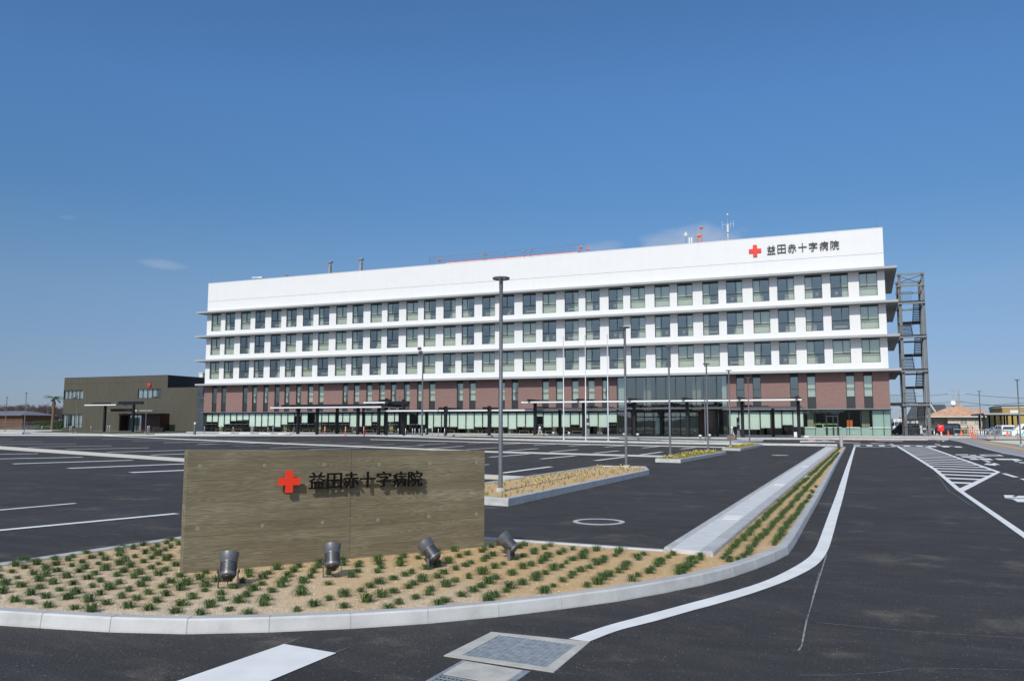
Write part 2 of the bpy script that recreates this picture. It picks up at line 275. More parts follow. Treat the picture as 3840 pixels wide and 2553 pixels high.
# ------------------------------------------------------------------ mesh helpers
ORG = {}
class MB:
    def __init__(s): s.v = []; s.f = []; s.mi = []; s.cur = 0
    def add(s, vs, fs):
        n = len(s.v); s.v += [tuple(x) for x in vs]; s.f += [tuple(i+n for i in q) for q in fs]; s.mi += [s.cur]*len(fs)
    def box(s, x0, x1, y0, y1, z0, z1):
        s.add([(x0, y0, z0), (x1, y0, z0), (x1, y1, z0), (x0, y1, z0), (x0, y0, z1), (x1, y0, z1), (x1, y1, z1), (x0, y1, z1)],
              [(0, 3, 2, 1), (4, 5, 6, 7), (0, 1, 5, 4), (1, 2, 6, 5), (2, 3, 7, 6), (3, 0, 4, 7)]); return s
    def prism(s, pts, z0, z1):      # pts (x,y) ccw
        n = len(pts); zb = z0 if hasattr(z0, '__len__') else [z0]*n; zt = z1 if hasattr(z1, '__len__') else [z1]*n
        s.add([(p[0], p[1], zb[i]) for i, p in enumerate(pts)]+[(p[0], p[1], zt[i]) for i, p in enumerate(pts)],
              [tuple(range(n))[::-1], tuple(range(n, 2*n))]+[(i, (i+1) % n, (i+1) % n+n, i+n) for i in range(n)]); return s
    def sheet(s, pts, z):
        a = sum(pts[i][0]*pts[(i+1) % len(pts)][1]-pts[(i+1) % len(pts)][0]*pts[i][1] for i in range(len(pts)))
        if a < 0: pts = pts[::-1]
        s.add([(p[0], p[1], z) for p in pts], [tuple(range(len(pts)))]); return s
    def quad(s, a, b, c, d): s.add([a, b, c, d], [(0, 1, 2, 3)]); return s
    def tube(s, p0, p1, r0, r1=None, n=8, caps=True):
        p0, p1 = Vector(p0), Vector(p1); r1 = r0 if r1 is None else r1; ax = (p1-p0)
        if ax.length < 1e-6: return s
        ax.normalize(); t = Vector((0, 0, 1)) if abs(ax.z) < .9 else Vector((1, 0, 0)); u = ax.cross(t).normalized(); v = ax.cross(u)
        vs = [p+(u*cos(2*pi*i/n)+v*sin(2*pi*i/n))*r for p, r in ((p0, r0), (p1, r1)) for i in range(n)]
        fs = [(i, i+n, (i+1) % n+n, (i+1) % n) for i in range(n)]
        if caps: fs += [tuple(range(n)), tuple(range(n, 2*n))[::-1]]
        s.add(vs, fs); return s
    def lathe(s, o, ax, prof, n=20):  # prof: (distance along axis, radius)
        o, ax = Vector(o), Vector(ax).normalized(); t = Vector((0, 0, 1)) if abs(ax.z) < .9 else Vector((1, 0, 0)); u = ax.cross(t).normalized(); v = ax.cross(u)
        vs = [o+ax*h+(u*cos(2*pi*i/n)+v*sin(2*pi*i/n))*r for h, r in prof for i in range(n)]
        fs = [(k*n+i, (k+1)*n+i, (k+1)*n+(i+1) % n, k*n+(i+1) % n) for k in range(len(prof)-1) for i in range(n)]
        fs += [tuple(range(n)), tuple(range((len(prof)-1)*n, len(prof)*n))[::-1]]
        s.add(vs, fs); return s
    def obox(s, c, ux, uy, uz, hx, hy, hz):
        c, ux, uy, uz = map(Vector, (c, ux, uy, uz)); vs = [c+ux*hx*a+uy*hy*b+uz*hz*d for d in (-1, 1) for a, b in ((-1, -1), (1, -1), (1, 1), (-1, 1))]
        s.add(vs, [(0, 3, 2, 1), (4, 5, 6, 7), (0, 1, 5, 4), (1, 2, 6, 5), (2, 3, 7, 6), (3, 0, 4, 7)]); return s
    def ball(s, c, r, n=10, sz=1.):
        prof = [(-r*sz*cos(pi*i/n), max(1e-4, r*sin(pi*i/n))) for i in range(n+1)]; return s.lathe(c, (0, 0, 1), prof, n+4)
    def build(s, name, material, parent=None, smooth=False, bevel=0):
        me = bpy.data.meshes.new(name); off = Vector(ORG.get(parent.name, (0, 0, 0))) if parent else Vector()
        me.from_pydata([tuple(Vector(v)-off) for v in s.v], [], s.f)
        for m in (material if isinstance(material, (list, tuple)) else [material]): me.materials.append(MT[m])
        if any(s.mi): me.polygons.foreach_set('material_index', s.mi)
        me.validate(); me.update()
        if smooth:
            me.polygons.foreach_set('use_smooth', [True]*len(me.polygons))
            me.set_sharp_from_angle(angle=rad(38))
        o = bpy.data.objects.new(name, me); COL.objects.link(o)
        if parent: o.parent = parent; ORG[o.name] = off
        if bevel:
            b = o.modifiers.new('bevel', 'BEVEL'); b.width = bevel; b.segments = 2; b.limit_method = 'ANGLE'
        return o
def tag(o, label=None, cat=None, group=None, kind=None):
    if label: o['label'] = label
    if cat: o['category'] = cat
    if group: o['group'] = group
    if kind: o['kind'] = kind
    return o
def thing(name, loc, label, cat, group=None, rz=0):
    o = bpy.data.objects.new(name, None); o.empty_display_size = .2; COL.objects.link(o); o.location = loc; o.rotation_euler = (0, 0, rz)
    ORG[o.name] = tuple(loc) if rz == 0 else (0, 0, 0)
    return tag(o, label, cat, group)
def copy_tree(o, parent=None):
    c = o.copy(); COL.objects.link(c)
    if parent: c.parent = parent
    for ch in list(o.children):
        if not ch.name.startswith(('curtain', 'blind', 'roller', 'room_furn')): copy_tree(ch, c)
    return c
def place(proto, loc, rz=0, label=None, group=None, first=[set()]):
    if proto.name in first[0]: o = copy_tree(proto)
    else: first[0].add(proto.name); o = proto
    o.location = loc; o.rotation_euler = (0, 0, rz)
    if label: o['label'] = label
    if group: o['group'] = group
    return o
def structure(o): o['kind'] = 'structure'; return o
def ribbon(mb, L, R, z):           # two matching polylines
    for i in range(len(L)-1): mb.sheet([L[i], L[i+1], R[i+1], R[i]], z)
def resample(pts, step):
    out = [Vector(pts[0])]; acc = 0
    for a, b in zip(pts, pts[1:]):
        a, b = Vector(a), Vector(b); L = (b-a).length; t = step-acc
        while t <= L: out.append(a+(b-a)*t/L); t += step
        acc = L-(t-step)
    if (Vector(pts[-1])-out[-1]).length > step*.15: out.append(Vector(pts[-1]))
    return out
def catmull(pts, n=8):
    P_ = [Vector(p) for p in pts]; P_ = [P_[0]*2-P_[1]]+P_+[P_[-1]*2-P_[-2]]; o = []
    for i in range(1, len(P_)-2):
        for k in range(n):
            t = k/n; a, b, c, d = P_[i-1:i+3]
            o.append(.5*((2*b)+(-a+c)*t+(2*a-5*b+4*c-d)*t*t+(-a+3*b-3*c+d)*t**3))
    o.append(P_[-2]); return o
def kerb(pts, wd, h, name='kerb', seg=.6, left=True, z0=-.03, gap=.0045, parent=None):
    """precast kerb blocks along a path, each 0.6 m, with mortar joints"""
    q = resample(pts, seg); sg = 1 if left else -1; mb = MB(); mo = MB()
    nr = []
    for i in range(len(q)):
        t = (q[min(i+1, len(q)-1)]-q[max(i-1, 0)]).normalized(); nr.append(Vector((-t.y, t.x))*sg)
    for i in range(len(q)-1):
        a, b = q[i], q[i+1]; L = (b-a).length; t = (b-a)/L; a2, b2 = a+t*gap, b-t*gap
        def sec(p, n, hh, e):   # cross-section with chamfered top edge
            pr = [(0+e, z0), (0+e, hh*.12), (.012+e, hh-.014), (.022+e, hh-e), (wd-.01-e, hh-e), (wd-e, hh-.012), (wd-e, z0)]
            return [(p.x+n.x*u, p.y+n.y*u, v) for u, v in pr]
        for tgt, pa, pb, e in ((mb, a2, b2, 0), (mo, a, b, .004)):
            A, B = sec(pa, nr[i], h, e), sec(pb, nr[i+1], h, e); m = len(A)
            fs = [(k, k+1, m+k+1, m+k) for k in range(m-1)]+[tuple(range(m))[::-1], tuple(range(m, 2*m))]
            if not left: fs = [f[::-1] for f in fs]
            tgt.add(A+B, fs)
    o = mb.build(name, 'kerb_concrete', parent); structure(o)
    m = mo.build('kerb_joint_mortar', 'kerb_mortar', o)
    return o, [q[i]+nr[i]*wd for i in range(len(q))]

# ------------------------------------------------------------------ ground, road
structure(MB().sheet([(-3500, -1200), (3500, -1200), (3500, 4200), (-3500, 4200)], -.03).build('ground', 'dry_ground'))
structure(MB().sheet([(-175, -45), (40, -45), (40, 108), (-175, 120)], 0).build('road', 'asphalt'))
# low wooded ridge on the skyline (behind the camera too: the glass mirrors it)
def ridge(name, x0, x1, Y, hmax, seed, lab=None):
    mb = MB(); n = 90; prev = None; rows = []
    for i in range(n+1):
        x = x0+(x1-x0)*i/n; h = hmax*(.45+.75*mnoise.noise(Vector((x*.012+seed, seed, 0)))+.12*mnoise.noise(Vector((x*.09, seed, 5)))); h = max(h, hmax*.12)
        env = min(1, min(i, n-i)/8); h *= env
        rows.append([(x, Y-h*1.8, -1), (x, Y-h*.7, h*.75), (x, Y, h), (x, Y+60, -1)])
    for r in rows: mb.v += r
    for i in range(n):
        for k in range(3): mb.f.append((i*4+k, i*4+k+1, i*4+k+5, i*4+k+4)); mb.mi.append(0)
    return structure(mb.build(name, 'far_hill', smooth=True))
ridge('hill', -700, 700, -330, 26, 3.1)
ridge('distant_hill', 18, 420, 520, 7, 9.7); ridge('wooded_hill', 52, 88, 480, 13, 2.2)

# ------------------------------------------------------------------ planting bed, kerb, footpath
kpx = [(-520, 2300), (-260, 2325), (0, 2344.5), (178, 2356), (356, 2367), (558, 2375.5), (771, 2376), (1033, 2369), (1400, 2352), (1642, 2334), (1906, 2308), (2292, 2258), (2500, 2221), (2676, 2183), (2804, 2144), (2919, 2098), (2967, 2065), (3029, 1955), (3083, 1855), (3138, 1743), (3171.5, 1681)]
kp = [Vector(G(x, y, 0)) for x, y in kpx]
_, kin = kerb(catmull(kp, 6), .125, .108)
BL = Vector((-8.6, 3.2)); CRN = Vector((-8.05, 9.92)); FP0 = Vector((-2.13, 9.70))
bedpoly = [tuple(p) for p in kin]+[(-1.72, 58.6), (-1.62, 9.62), (-2.13, 9.70), (-8.05, 9.92), (-8.36, 6.03), (-8.66, 2.6)]
SOIL = .088
structure(MB().sheet([tuple(p) for p in bedpoly], SOIL).build('planting_bed_soil', 'gravel_soil'))
kerb([Vector((-8.66, 2.6)), Vector((-8.36, 6.03)), Vector((-8.18, 8.30)), CRN], .12, .115, left=False)
kerb([CRN, Vector((-4.55, 9.93)), Vector((-2.2, 9.82))], .11, .105, left=False)
# raised footpath between car park and planting strip
mb = MB(); mb.prism([(-2.16, 9.70), (-1.62, 9.56), (-1.72, 58.8), (-2.39, 58.9)], -.03, .135); structure(mb.build('footpath', 'footpath_slab'))
kerb([Vector((-2.20, 9.66)), Vector((-2.44, 58.9))], .10, .150, left=False)
kerb([Vector((-1.60, 9.54)), Vector((-1.70, 58.8))], .17, .146, left=True)
mb = MB()
for y in (12.95, 20.6, 30.2):
    for k in range(7): mb.box(-2.04, -1.80, y+k*.085, y+k*.085+.06, .133, .142)
structure(mb.build('drain_slots', 'white_box'))
# pebbles lying on the soil
from mathutils.geometry import intersect_point_tri_2d
def inside(p, poly):
    c = False; j = len(poly)-1
    for i in range(len(poly)):
        a, b = poly[i], poly[j]
        if (a[1] > p[1]) != (b[1] > p[1]) and p[0] < (b[0]-a[0])*(p[1]-a[1])/(b[1]-a[1])+a[0]: c = not c
        j = i
    return c
rg = random.Random(5)
WA, WB = Vector((-6.01, 6.17))*1.036, Vector((-4.12, 8.89))*1.036; WT = (WB-WA).normalized(); WN = Vector((WT.y, -WT.x))
mb = MB(); cnt = 0
while cnt < 11000:
    x, y = rg.uniform(-8.3, -.9), rg.uniform(3.6, 9.7)
    if rg.random() > (1.15-(y-3.6)/6.5): continue
    if not inside((x, y), bedpoly): continue
    r = rg.uniform(.0025, .006) * (1.6 if rg.random() < .04 else 1); mb.cur = 1 if rg.random() < .22 else 0
    ph = rg.uniform(0, pi)
    vs = [(x+r*cos(ph+i*pi/2)*rg.uniform(.8, 1.3), y+r*sin(ph+i*pi/2)*rg.uniform(.8, 1.3), SOIL+r*.2) for i in range(4)]+[(x, y, SOIL+r*rg.uniform(.7, 1.1))]
    mb.add(vs, [(0, 1, 4), (1, 2, 4), (2, 3, 4), (3, 0, 4)]); cnt += 1
tag(mb.build('pebbles', ['pebble_a', 'pebble_b']), kind='stuff', label='pale tan pebbles strewn over the sandy planting bed', cat='gravel')

# grass-like tufts
def tuft_mesh(seed, R=.098, H=.060, nb=105):
    r = random.Random(seed); mb = MB()
    for i in range(nb):
        az = r.uniform(0, 2*pi); ln = R*r.uniform(.45, 1.15); h = H*r.uniform(.5, 1.15); w0 = r.uniform(.0020, .0036); mb.cur = 0 if r.random() < .65 else 1
        bx, by = r.gauss(0, .015), r.gauss(0, .015); dx, dy = cos(az), sin(az); pts = []
        for k in range(5):
            t = k/4; q = ln*t**1.15; zc = h*(3.6*t-3.35*t*t); pts.append((bx+dx*q, by+dy*q, max(zc, -.0)))
        for k in range(4):
            a, b = pts[k], pts[k+1]; wa, wb = w0*(1-k/4.6), w0*(1-(k+1)/4.6)
            mb.quad((a[0]-dy*wa, a[1]+dx*wa, a[2]), (a[0]+dy*wa, a[1]-dx*wa, a[2]), (b[0]+dy*wb, b[1]-dx*wb, b[2]), (b[0]-dy*wb, b[1]+dx*wb, b[2]))
    return mb
tm = [tuft_mesh(100+i) for i in range(7)]
spots_t = []
rt = random.Random(11)
sxy = [G(854, 2204, .12), G(1245, 2163, .12), G(1622, 2130, .12), G(1917, 2096, .12)]
def okt(x, y, marg=.05):
    if not inside((x, y), bedpoly): return False
    for dx, dy in ((marg, 0), (-marg, 0), (0, marg), (0, -marg)):
        if not inside((x+dx, y+dy), bedpoly): return False
    p = Vector((x, y))-WA; s = p.dot(WT); t = p.dot(WN)
    if -.05 < s < 3.36 and -.24 < t < .07: return False
    return all(math.hypot(x-a, y-b) > .11 for a, b in sxy)
# diagonal rows left of and in front of the sign, straight rows to its right
for i in range(-60, 60):
    for j in range(-60, 60):
        x, y = -6+i*.238+j*.112+rt.gauss(0, .022), 6+j*.232+rt.gauss(0, .022)
        lim = -4.55+(y-5.2)*.05
        if x < lim and okt(x, y): spots_t.append((x, y))
for i in range(0, 40):
    for j in range(0, 48):
        x = -4.45+i*.30+rt.gauss(0, .022); y = 4.2+j*.205+(i % 3)*.07+rt.gauss(0, .025)
        if y > 9.55 or x > -1.72: continue
        if x >= -4.45+(y-5.2)*.05 and okt(x, y): spots_t.append((x, y))
strip = []
for xr in (-1.51, -1.29, -1.08):
    y = 9.45
    while y < 57.5:
        xx = xr+rt.gauss(0, .018)+(0.0 if y > 12 else 0)
        if okt(xx, y, .03) and y > 8: strip.append((xx, y))
        y += rt.uniform(.16, .23)
for xr in (-1.38, -1.72):
    y = 7.6
    while y < 9.3:
        if okt(xr, y, .05): strip.append((xr+rt.gauss(0, .02), y))
        y += .24
vis = []
for x, y in spots_t+strip:
    v = Vector((x, y, SOIL-EYE)); z = v.dot(_d)
    if z < .5: continue
    px, py = CX+F*v.dot(VR)/z, CY-F*v.dot(VU)/z
    vis.append((z, x, y, -60 < px < 3900 and py < 2600))
vis.sort()
mesh_objs = []
near = [q for q in vis if q[3]][:300]; far = [q for q in vis if q[3]][300:]
protos = [m.build('grass_tuft', ['tuft_green', 'tuft_dark']) for m in tm]; used = set()
for k, (z, x, y, _) in enumerate(near):
    pr = protos[k % 7]
    o = pr if k < 7 else pr.copy()
    if k >= 7: COL.objects.link(o)
    sc = rt.choice((.70, .8, .9, .95, 1.08))*rt.uniform(.93, 1.07); o.scale = (sc, sc, sc*rt.uniform(.8, 1.15)); o.location = (x, y, SOIL-.002); o.rotation_euler = (0, 0, rt.uniform(0, 6.28))
    tag(o, 'small dark green grass-like tuft planted in a row in the sandy bed', 'plant', 'grass tufts planted in the sandy bed')
mb = MB(); fm = [tuft_mesh(200+i, nb=60) for i in range(4)]
for k, (z, x, y, _) in enumerate(far):
    m = fm[k % 4]; sc = rt.uniform(.85, 1.15); a_ = rt.uniform(0, 6.28); ca, sa = cos(a_)*sc, sin(a_)*sc; n = len(mb.v)
    mb.v += [(x+ca*p[0]-sa*p[1], y+sa*p[0]+ca*p[1], SOIL+p[2]*sc) for p in m.v]; mb.f += [tuple(i+n for i in q) for q in m.f]; mb.mi += m.mi
if far: tag(mb.build('grass_tuft_rows', ['tuft_green', 'tuft_dark']), 'three long rows of dark green tufts running up the narrow strip beside the footpath', 'ground cover', kind='stuff')
c = G(3028, 1787, .12); tag(MB().lathe((c[0], c[1], .10), (0, 0, 1), [(0, .085), (.03, .085), (.035, .07)], 16).build('strip_cap', 'white_box'), 'small round white utility cap among the tufts of the long strip', 'cap')

# ------------------------------------------------------------------ hospital name wall
zl, zr = 1.293, 1.236; TH = .15; A, B = WA, WB; Bk = lambda p: p-WN*TH
root = thing('name_wall', (A.x, A.y, .05), 'low board-marked olive concrete wall carrying the hospital name', 'sign wall')
mb = MB()
def wallpart(s0, s1):
    a, b = A+WT*s0, A+WT*s1; L = (B-A).length; f = lambda s: zl+(zr-zl)*s/L
    g1 = .03
    # body in front and rear halves with a joint groove on the end face
    for t0, t1 in ((0, .068), (.082, TH)):
        mb.prism([tuple(a-WN*t1), tuple(a-WN*t0), tuple(b-WN*t0), tuple(b-WN*t1)], [.02]*4, [f(s0), f(s0), f(s1), f(s1)])
    mb.prism([tuple(a-WN*.083+WT*.008), tuple(a-WN*.067+WT*.008), tuple(b-WN*.067), tuple(b-WN*.083)], [.02]*4, [f(s0)-.001, f(s0)-.001, f(s1)-.001, f(s1)-.001])
def onwall(px, py, d):      # sight line meets the plane d metres in front of the wall
    v = ray(px, py); n3 = Vector((WN.x, WN.y, 0)); q = Vector((A.x, A.y, EYE))+n3*d; k = (q-Vector((0, 0, EYE))).dot(n3)/v.dot(n3); h = Vector((0, 0, EYE))+v*k
    return (Vector((h.x, h.y))-A).dot(WT), h.z
sj, _z = onwall(1314, 1900, 0); L = (B-A).length
wallpart(0, sj-.002); wallpart(sj+.002, L); mb.build('concrete_body', 'board_concrete', root)
mh, mr_ = MB(), MB()
for px, py in zz(600, 1650, 2.24, [(335, 217), (878, 212), (1378, 205), (315, 742), (860, 716), (1365, 690)])+zz(1100, 1650, 2.24, [(720, 203), (1148, 195), (1538, 185), (710, 667), (1138, 640), (1538, 617)]):
    s_, z_ = onwall(px, py, 0); c3 = Vector((A.x, A.y, 0))+Vector((WT.x, WT.y, 0))*s_+Vector((0, 0, z_)); n3 = Vector((WN.x, WN.y, 0))
    mh.lathe(c3+n3*.0005, n3, [(0, .0125), (.0008, .0125)], 16)
    pr = [(0.0, .0165), (.002, .0165), (.002, .0125), (.0004, .0125)]
    mr_.lathe(c3+n3*.0003, n3, pr, 16)
mh.build('tie_hole', 'tie_hole', root); mr_.build('tie_hole_rim', 'tie_ring', root)
n3 = Vector((WN.x, WN.y, 0)); t3 = Vector((WT.x, WT.y, 0)); A3 = Vector((A.x, A.y, 0))
STD = .075; DEP = .022
def cross(mb, o, tx, nz, size, depth):
    h = size/2; w_ = size*.165
    pts = [(-w_, -h), (w_, -h), (w_, -w_), (h, -w_), (h, w_), (w_, w_), (w_, h), (-w_, h), (-w_, w_), (-h, w_), (-h, -w_), (-w_, -w_)]
    vs = [o+tx*a+Vector((0, 0, b))+nz*d for d in (0, depth) for a, b in pts]; n = 12
    mb.add(vs, [tuple(range(n))[::-1], tuple(range(n, 2*n))]+[(i, (i+1) % n, (i+1) % n+n, i+n) for i in range(n)])
s0, z0 = onwall(1085.7, 1805, STD); sA, _ = onwall(1045, 1805, STD); sB, _ = onwall(1127, 1805, STD)
csz = HT(1086, 1764, *(A+WT*s0+WN*STD))-HT(1085, 1847, *(A+WT*s0+WN*STD))
mb = MB(); cross(mb, A3+t3*s0+n3*(STD-DEP)+Vector((0, 0, z0)), t3, n3, csz, DEP)
cr = mb.build('red_cross', 'cross_red', root)
mb = MB()
for q in (-.05, .05): mb.tube(A3+t3*(s0+q)+Vector((0, 0, z0)), A3+t3*(s0+q)+Vector((0, 0, z0))+n3*(STD-DEP), .004, n=6)
mb.build('mounting_pin', 'steel', cr)
def glyphs(txt, place_fn, w_, h_, depth, o, tx, nz, material, parent, name, bold=.012, gap=0):
    """each character becomes its own raised mesh; place_fn(i) -> (s, z) of its centre"""
    obs = []
    for i, ch in enumerate(txt):
        cu = bpy.data.curves.new('glyph', 'FONT'); cu.body = ch; cu.extrude = .5; cu.offset = bold; cu.resolution_u = 3
        to = bpy.data.objects.new('glyph', cu); COL.objects.link(to); dg = bpy.context.evaluated_depsgraph_get(); me = bpy.data.meshes.new_from_object(to.evaluated_get(dg))
        vs = [v.co.copy() for v in me.vertices]; x0, x1 = min(v.x for v in vs), max(v.x for v in vs); y0, y1 = min(v.y for v in vs), max(v.y for v in vs)
        sc, zc = place_fn(i); ww, hh = w_(i), h_(i)
        for v in me.vertices:
            a_ = (v.co.x-(x0+x1)/2)/(x1-x0)*ww; b_ = (v.co.y-(y0+y1)/2)/(y1-y0)*hh; e_ = (v.co.z+.5)*depth
            q = o+tx*(sc+a_)+Vector((0, 0, zc+b_))+nz*e_-Vector(ORG[parent.name]); v.co = q
        me.materials.clear(); me.materials.append(MT[material]); me.name = name
        bpy.data.objects.remove(to); ob = bpy.data.objects.new(name, me); COL.objects.link(ob); ob.parent = parent; ORG[ob.name] = ORG[parent.name]; obs.append(ob)
    return obs
TXT = '益田赤十字病院'
gb = zz(1100, 1650, 2.24, [(133, 268), (272, 408), (285, 275), (412, 408), (422, 265), (556, 402), (563, 263), (694, 396), (702, 262), (826, 392), (838, 262), (955, 390), (966, 256), (1088, 388)])
ctr, ww, hh = [], [], []
for i in range(7):
    (xa, ya), (xb, yb) = gb[2*i], gb[2*i+1]; sa, za = onwall(xa, ya, STD); sb, zb = onwall(xb, yb, STD); ctr.append(((sa+sb)/2, (za+zb)/2)); ww.append(sb-sa); hh.append(za-zb)
for q, ob in enumerate(glyphs(TXT, lambda i: ctr[i], lambda i: ww[i]*.97, lambda i: hh[i]*.97, DEP, A3+n3*(STD-DEP), t3, n3, 'letter_black', root, 'name_character', .010)):
    mb = MB()
    for dx, dz in ((-.035, .04), (.035, .04), (0, -.03)):
        p = A3+t3*(ctr[q][0]+dx)+Vector((0, 0, ctr[q][1]+dz)); mb.tube(p, p+n3*(STD-DEP), .0025, n=6)
    mb.build('mounting_pin', 'letter_black', ob)

# ------------------------------------------------------------------ spotlights in the bed
RH = Vector((_rr.x, _rr.y, 0)); FH = Vector((-sin(_y), cos(_y), 0)); UP = Vector((0, 0, 1))
def spotlight(px, py, lean, fwd, zj, lab, S=1.):
    x, y = G(px, py, SOIL); root = thing('garden_spotlight', (x, y, SOIL), lab, 'spotlight', 'grey floodlights aimed at the name wall')
    b = Vector((x, y, SOIL)); ax = (RH*lean+FH*fwd+UP).normalized(); piv = b+UP*zj
    r = .073*S
    side = ax.cross(FH if abs(lean) < .2 else RH).normalized() if abs(lean) < .2 else RH-ax*RH.dot(ax)
    side = (RH-ax*RH.dot(ax)).normalized() if abs(lean) < .3 else (ax.cross(UP)).normalized()*(1 if ax.cross(UP).dot(RH) > 0 else -1)
    c0 = piv-ax*.055
    # rear cap + ribbed body
    prof = [(0, r*.62), (.004, r*.86), (.014, r*.99), (.03, r)]; h = .036
    while h < .118: prof += [(h, r), (h+.003, r*.90), (h+.007, r*.90), (h+.009, r)]; h += .0115
    prof += [(h, r*1.03), (h+.008, r*1.03)]
    body = MB().lathe(c0, ax, prof, 32).build('lamp_body', 'spot_grey', root, smooth=True)
    MB().lathe(c0-ax*.001, -ax, [(0, r*.80), (.004, r*.80), (.006, r*.74)], 28).build('rear_cap', 'spot_dark', body, smooth=True)
    hd = MB().lathe(c0+ax*h, ax, [(0.008, r*.98), (.014, r*1.04), (.075, r*1.17), (.088, r*1.19), (.088, r*1.11), (.03, r*.95)], 32).build('hood', 'spot_grey', root, smooth=True)
    MB().lathe(c0+ax*(h+.045), ax, [(0, r*1.0), (.003, r*1.0)], 24).build('lens', 'entrance_glass', hd)
    dn = -(UP-ax*UP.dot(ax)).normalized() if abs(fwd)+abs(lean) > .05 else -FH
    dn = (-UP*.9-FH*.1); dn = (dn-ax*dn.dot(ax)).normalized(); sd = ax.cross(dn).normalized()
    MB().obox(c0+ax*.030+dn*(r*.72), sd, dn, ax, r*.60, r*.50, .045).build('driver_box', 'spot_dark', root, bevel=.006)
    # yoke: two arms, base plate
    mb = MB(); yk = side; yk = Vector((yk.x, yk.y, 0)).normalized(); fw = UP.cross(yk)
    for s in (-1, 1): mb.obox(piv+yk*s*(r+.013)-UP*(zj/2-.006), yk, fw, UP, .0025, .016, zj/2+.002)
    mb.obox(b+UP*.004, yk, fw, UP, r+.0155, .020, .003); mb.build('yoke', 'spot_grey', root)
    mb = MB()
    for s in (-1, 1): mb.lathe(piv+yk*s*(r+.015), yk*s, [(0, .017), (.010, .017), (.012, .012)], 14)
    mb.build('pivot_bolt', 'spot_dark', root)
    mb = MB(); q0 = c0+dn*(r*1.2)+ax*.0; q1 = q0-UP*.04+FH*.01; q2 = b+yk*.03-FH*.03+UP*.012; q3 = b+yk*.09+FH*.02+UP*.006
    for a_, b_ in ((q0, q1), (q1, q2), (q2, q3)): mb.tube(a_, b_, .004, n=6)
    mb.build('cable', 'spot_dark', root)
    return root
spotlight(854, 2204, -.14, .52, .150, 'grey spotlight in the bed at the left end of the name wall')
spotlight(1245, 2163, -.16, .50, .150, 'grey spotlight standing below the red cross of the name wall')
spotlight(1622, 2130, -.80, .42, .135, 'grey spotlight tilted left, below the last characters of the name wall')
spotlight(1917, 2097, -1.0, .30, .140, 'grey spotlight tilted left, past the right end of the name wall')

# ------------------------------------------------------------------ road markings
def gp(L, z=0): return [G(x, y, z) for x, y in L]
ZP = .006
mb = MB()
Lp = [(2132, 2397), (2270, 2349), (2402, 2313), (2600, 2259), (2682, 2237), (2840, 2189.5), (2937.6, 2148), (3022.6, 2098), (3059, 2056), (3083.4, 1995), (3108, 1928), (3138, 1849), (3174.6, 1746), (3202, 1674)]
Rp = [(2209, 2407), (2319.5, 2365), (2457, 2329.5), (2600, 2289), (2682, 2267), (2840, 2219), (2974, 2168), (3062, 2119), (3101.6, 2069), (3122, 2011), (3144, 1928), (3165.5, 1849), (3190, 1746), (3209, 1674)]
ribbon(mb, catmull(gp(Lp), 5), catmull(gp(Rp), 5), ZP)
structure(mb.build('road_edge_line', 'road_paint'))
structure(MB().sheet(gp([(1065, 2416), (1261, 2450), (1015, 2553), (300, 2850), (-60, 2760), (670.6, 2553)]), ZP).build('stop_line', 'road_paint'))
# hatched island
mb = MB(); z_ = lambda L: gp(zz(3440, 1640, 5.8975, L))
Lx = gp([(3358, 1671.7), (3440, 1722), (3499, 1760), (3585, 1836)]); Lr = gp([(3369, 1671.7), (3452, 1722), (3514, 1760), (3614, 1843)])
ribbon(mb, Lx+gp([(3840, 2018), (4100, 2215)]), Lr+gp([(3840, 1996), (4130, 2190)]), ZP)
ribbon(mb, gp([(3467, 1674), (3735, 1770)]), gp([(3478, 1674), (3753, 1770)]), ZP)
ribbon(mb, gp([(3737, 1769), (3597, 1832)]), gp([(3752, 1770), (3614, 1843)]), ZP+.0005)
ed = structure(mb.build('traffic_island_outline', 'road_paint'))
mb = MB(); zs = [(60, 482, 1010, 500, 17), (140, 528, 1150, 548, 18), (220, 573, 1290, 602, 18), (310, 623, 1425, 655, 19), (400, 686, 1590, 718, 22), (490, 752, 1720, 785, 24), (580, 825, 1610, 845, 26), (670, 905, 1480, 898, 28), (760, 990-80, 1330, 970, 30)]
st = [(-0, 445, 900, 462, 15), (60, 490, 1000, 505, 16), (150, 533, 1130, 552, 17), (225, 575, 1270, 603, 18), (300, 630, 1430, 655, 19), (380, 690, 1580, 722, 22), (480, 758, 1730, 785, 25), (570, 835, 1600, 838, 27), (665, 918, 1440, 900, 30), (775, 1020, 1270, 975, 33)]
a0 = Vector(G(3513, 1759.3)); dr = (Vector(G(3735, 1767))-a0).normalized(); xl = lambda y: 2.18 if y > 23 else 2.06; step = 1.0
yy = 67.25
def right_x(y): return 4.08 if y > 32.0 else 2.04+(y-22.6)*(4.02-2.04)/(32.2-22.6)
while yy > 24.2:
    y0_ = yy; x0_ = 2.16; k = dr.y/dr.x; wd = .66
    x1_ = 4.06
    for _ in range(12): x1_ = right_x(y0_+k*(x1_-x0_))
    x1b = 4.06
    for _ in range(12): x1b = right_x(y0_-wd+k*(x1b-x0_))
    mb.sheet([(x0_, y0_), (x0_, y0_-wd), (x1b, y0_-wd+k*(x1b-x0_)), (x1_, y0_+k*(x1_-x0_))], ZP-.001); yy -= 2.06
structure(mb.build('traffic_island_hatching', 'road_paint'))
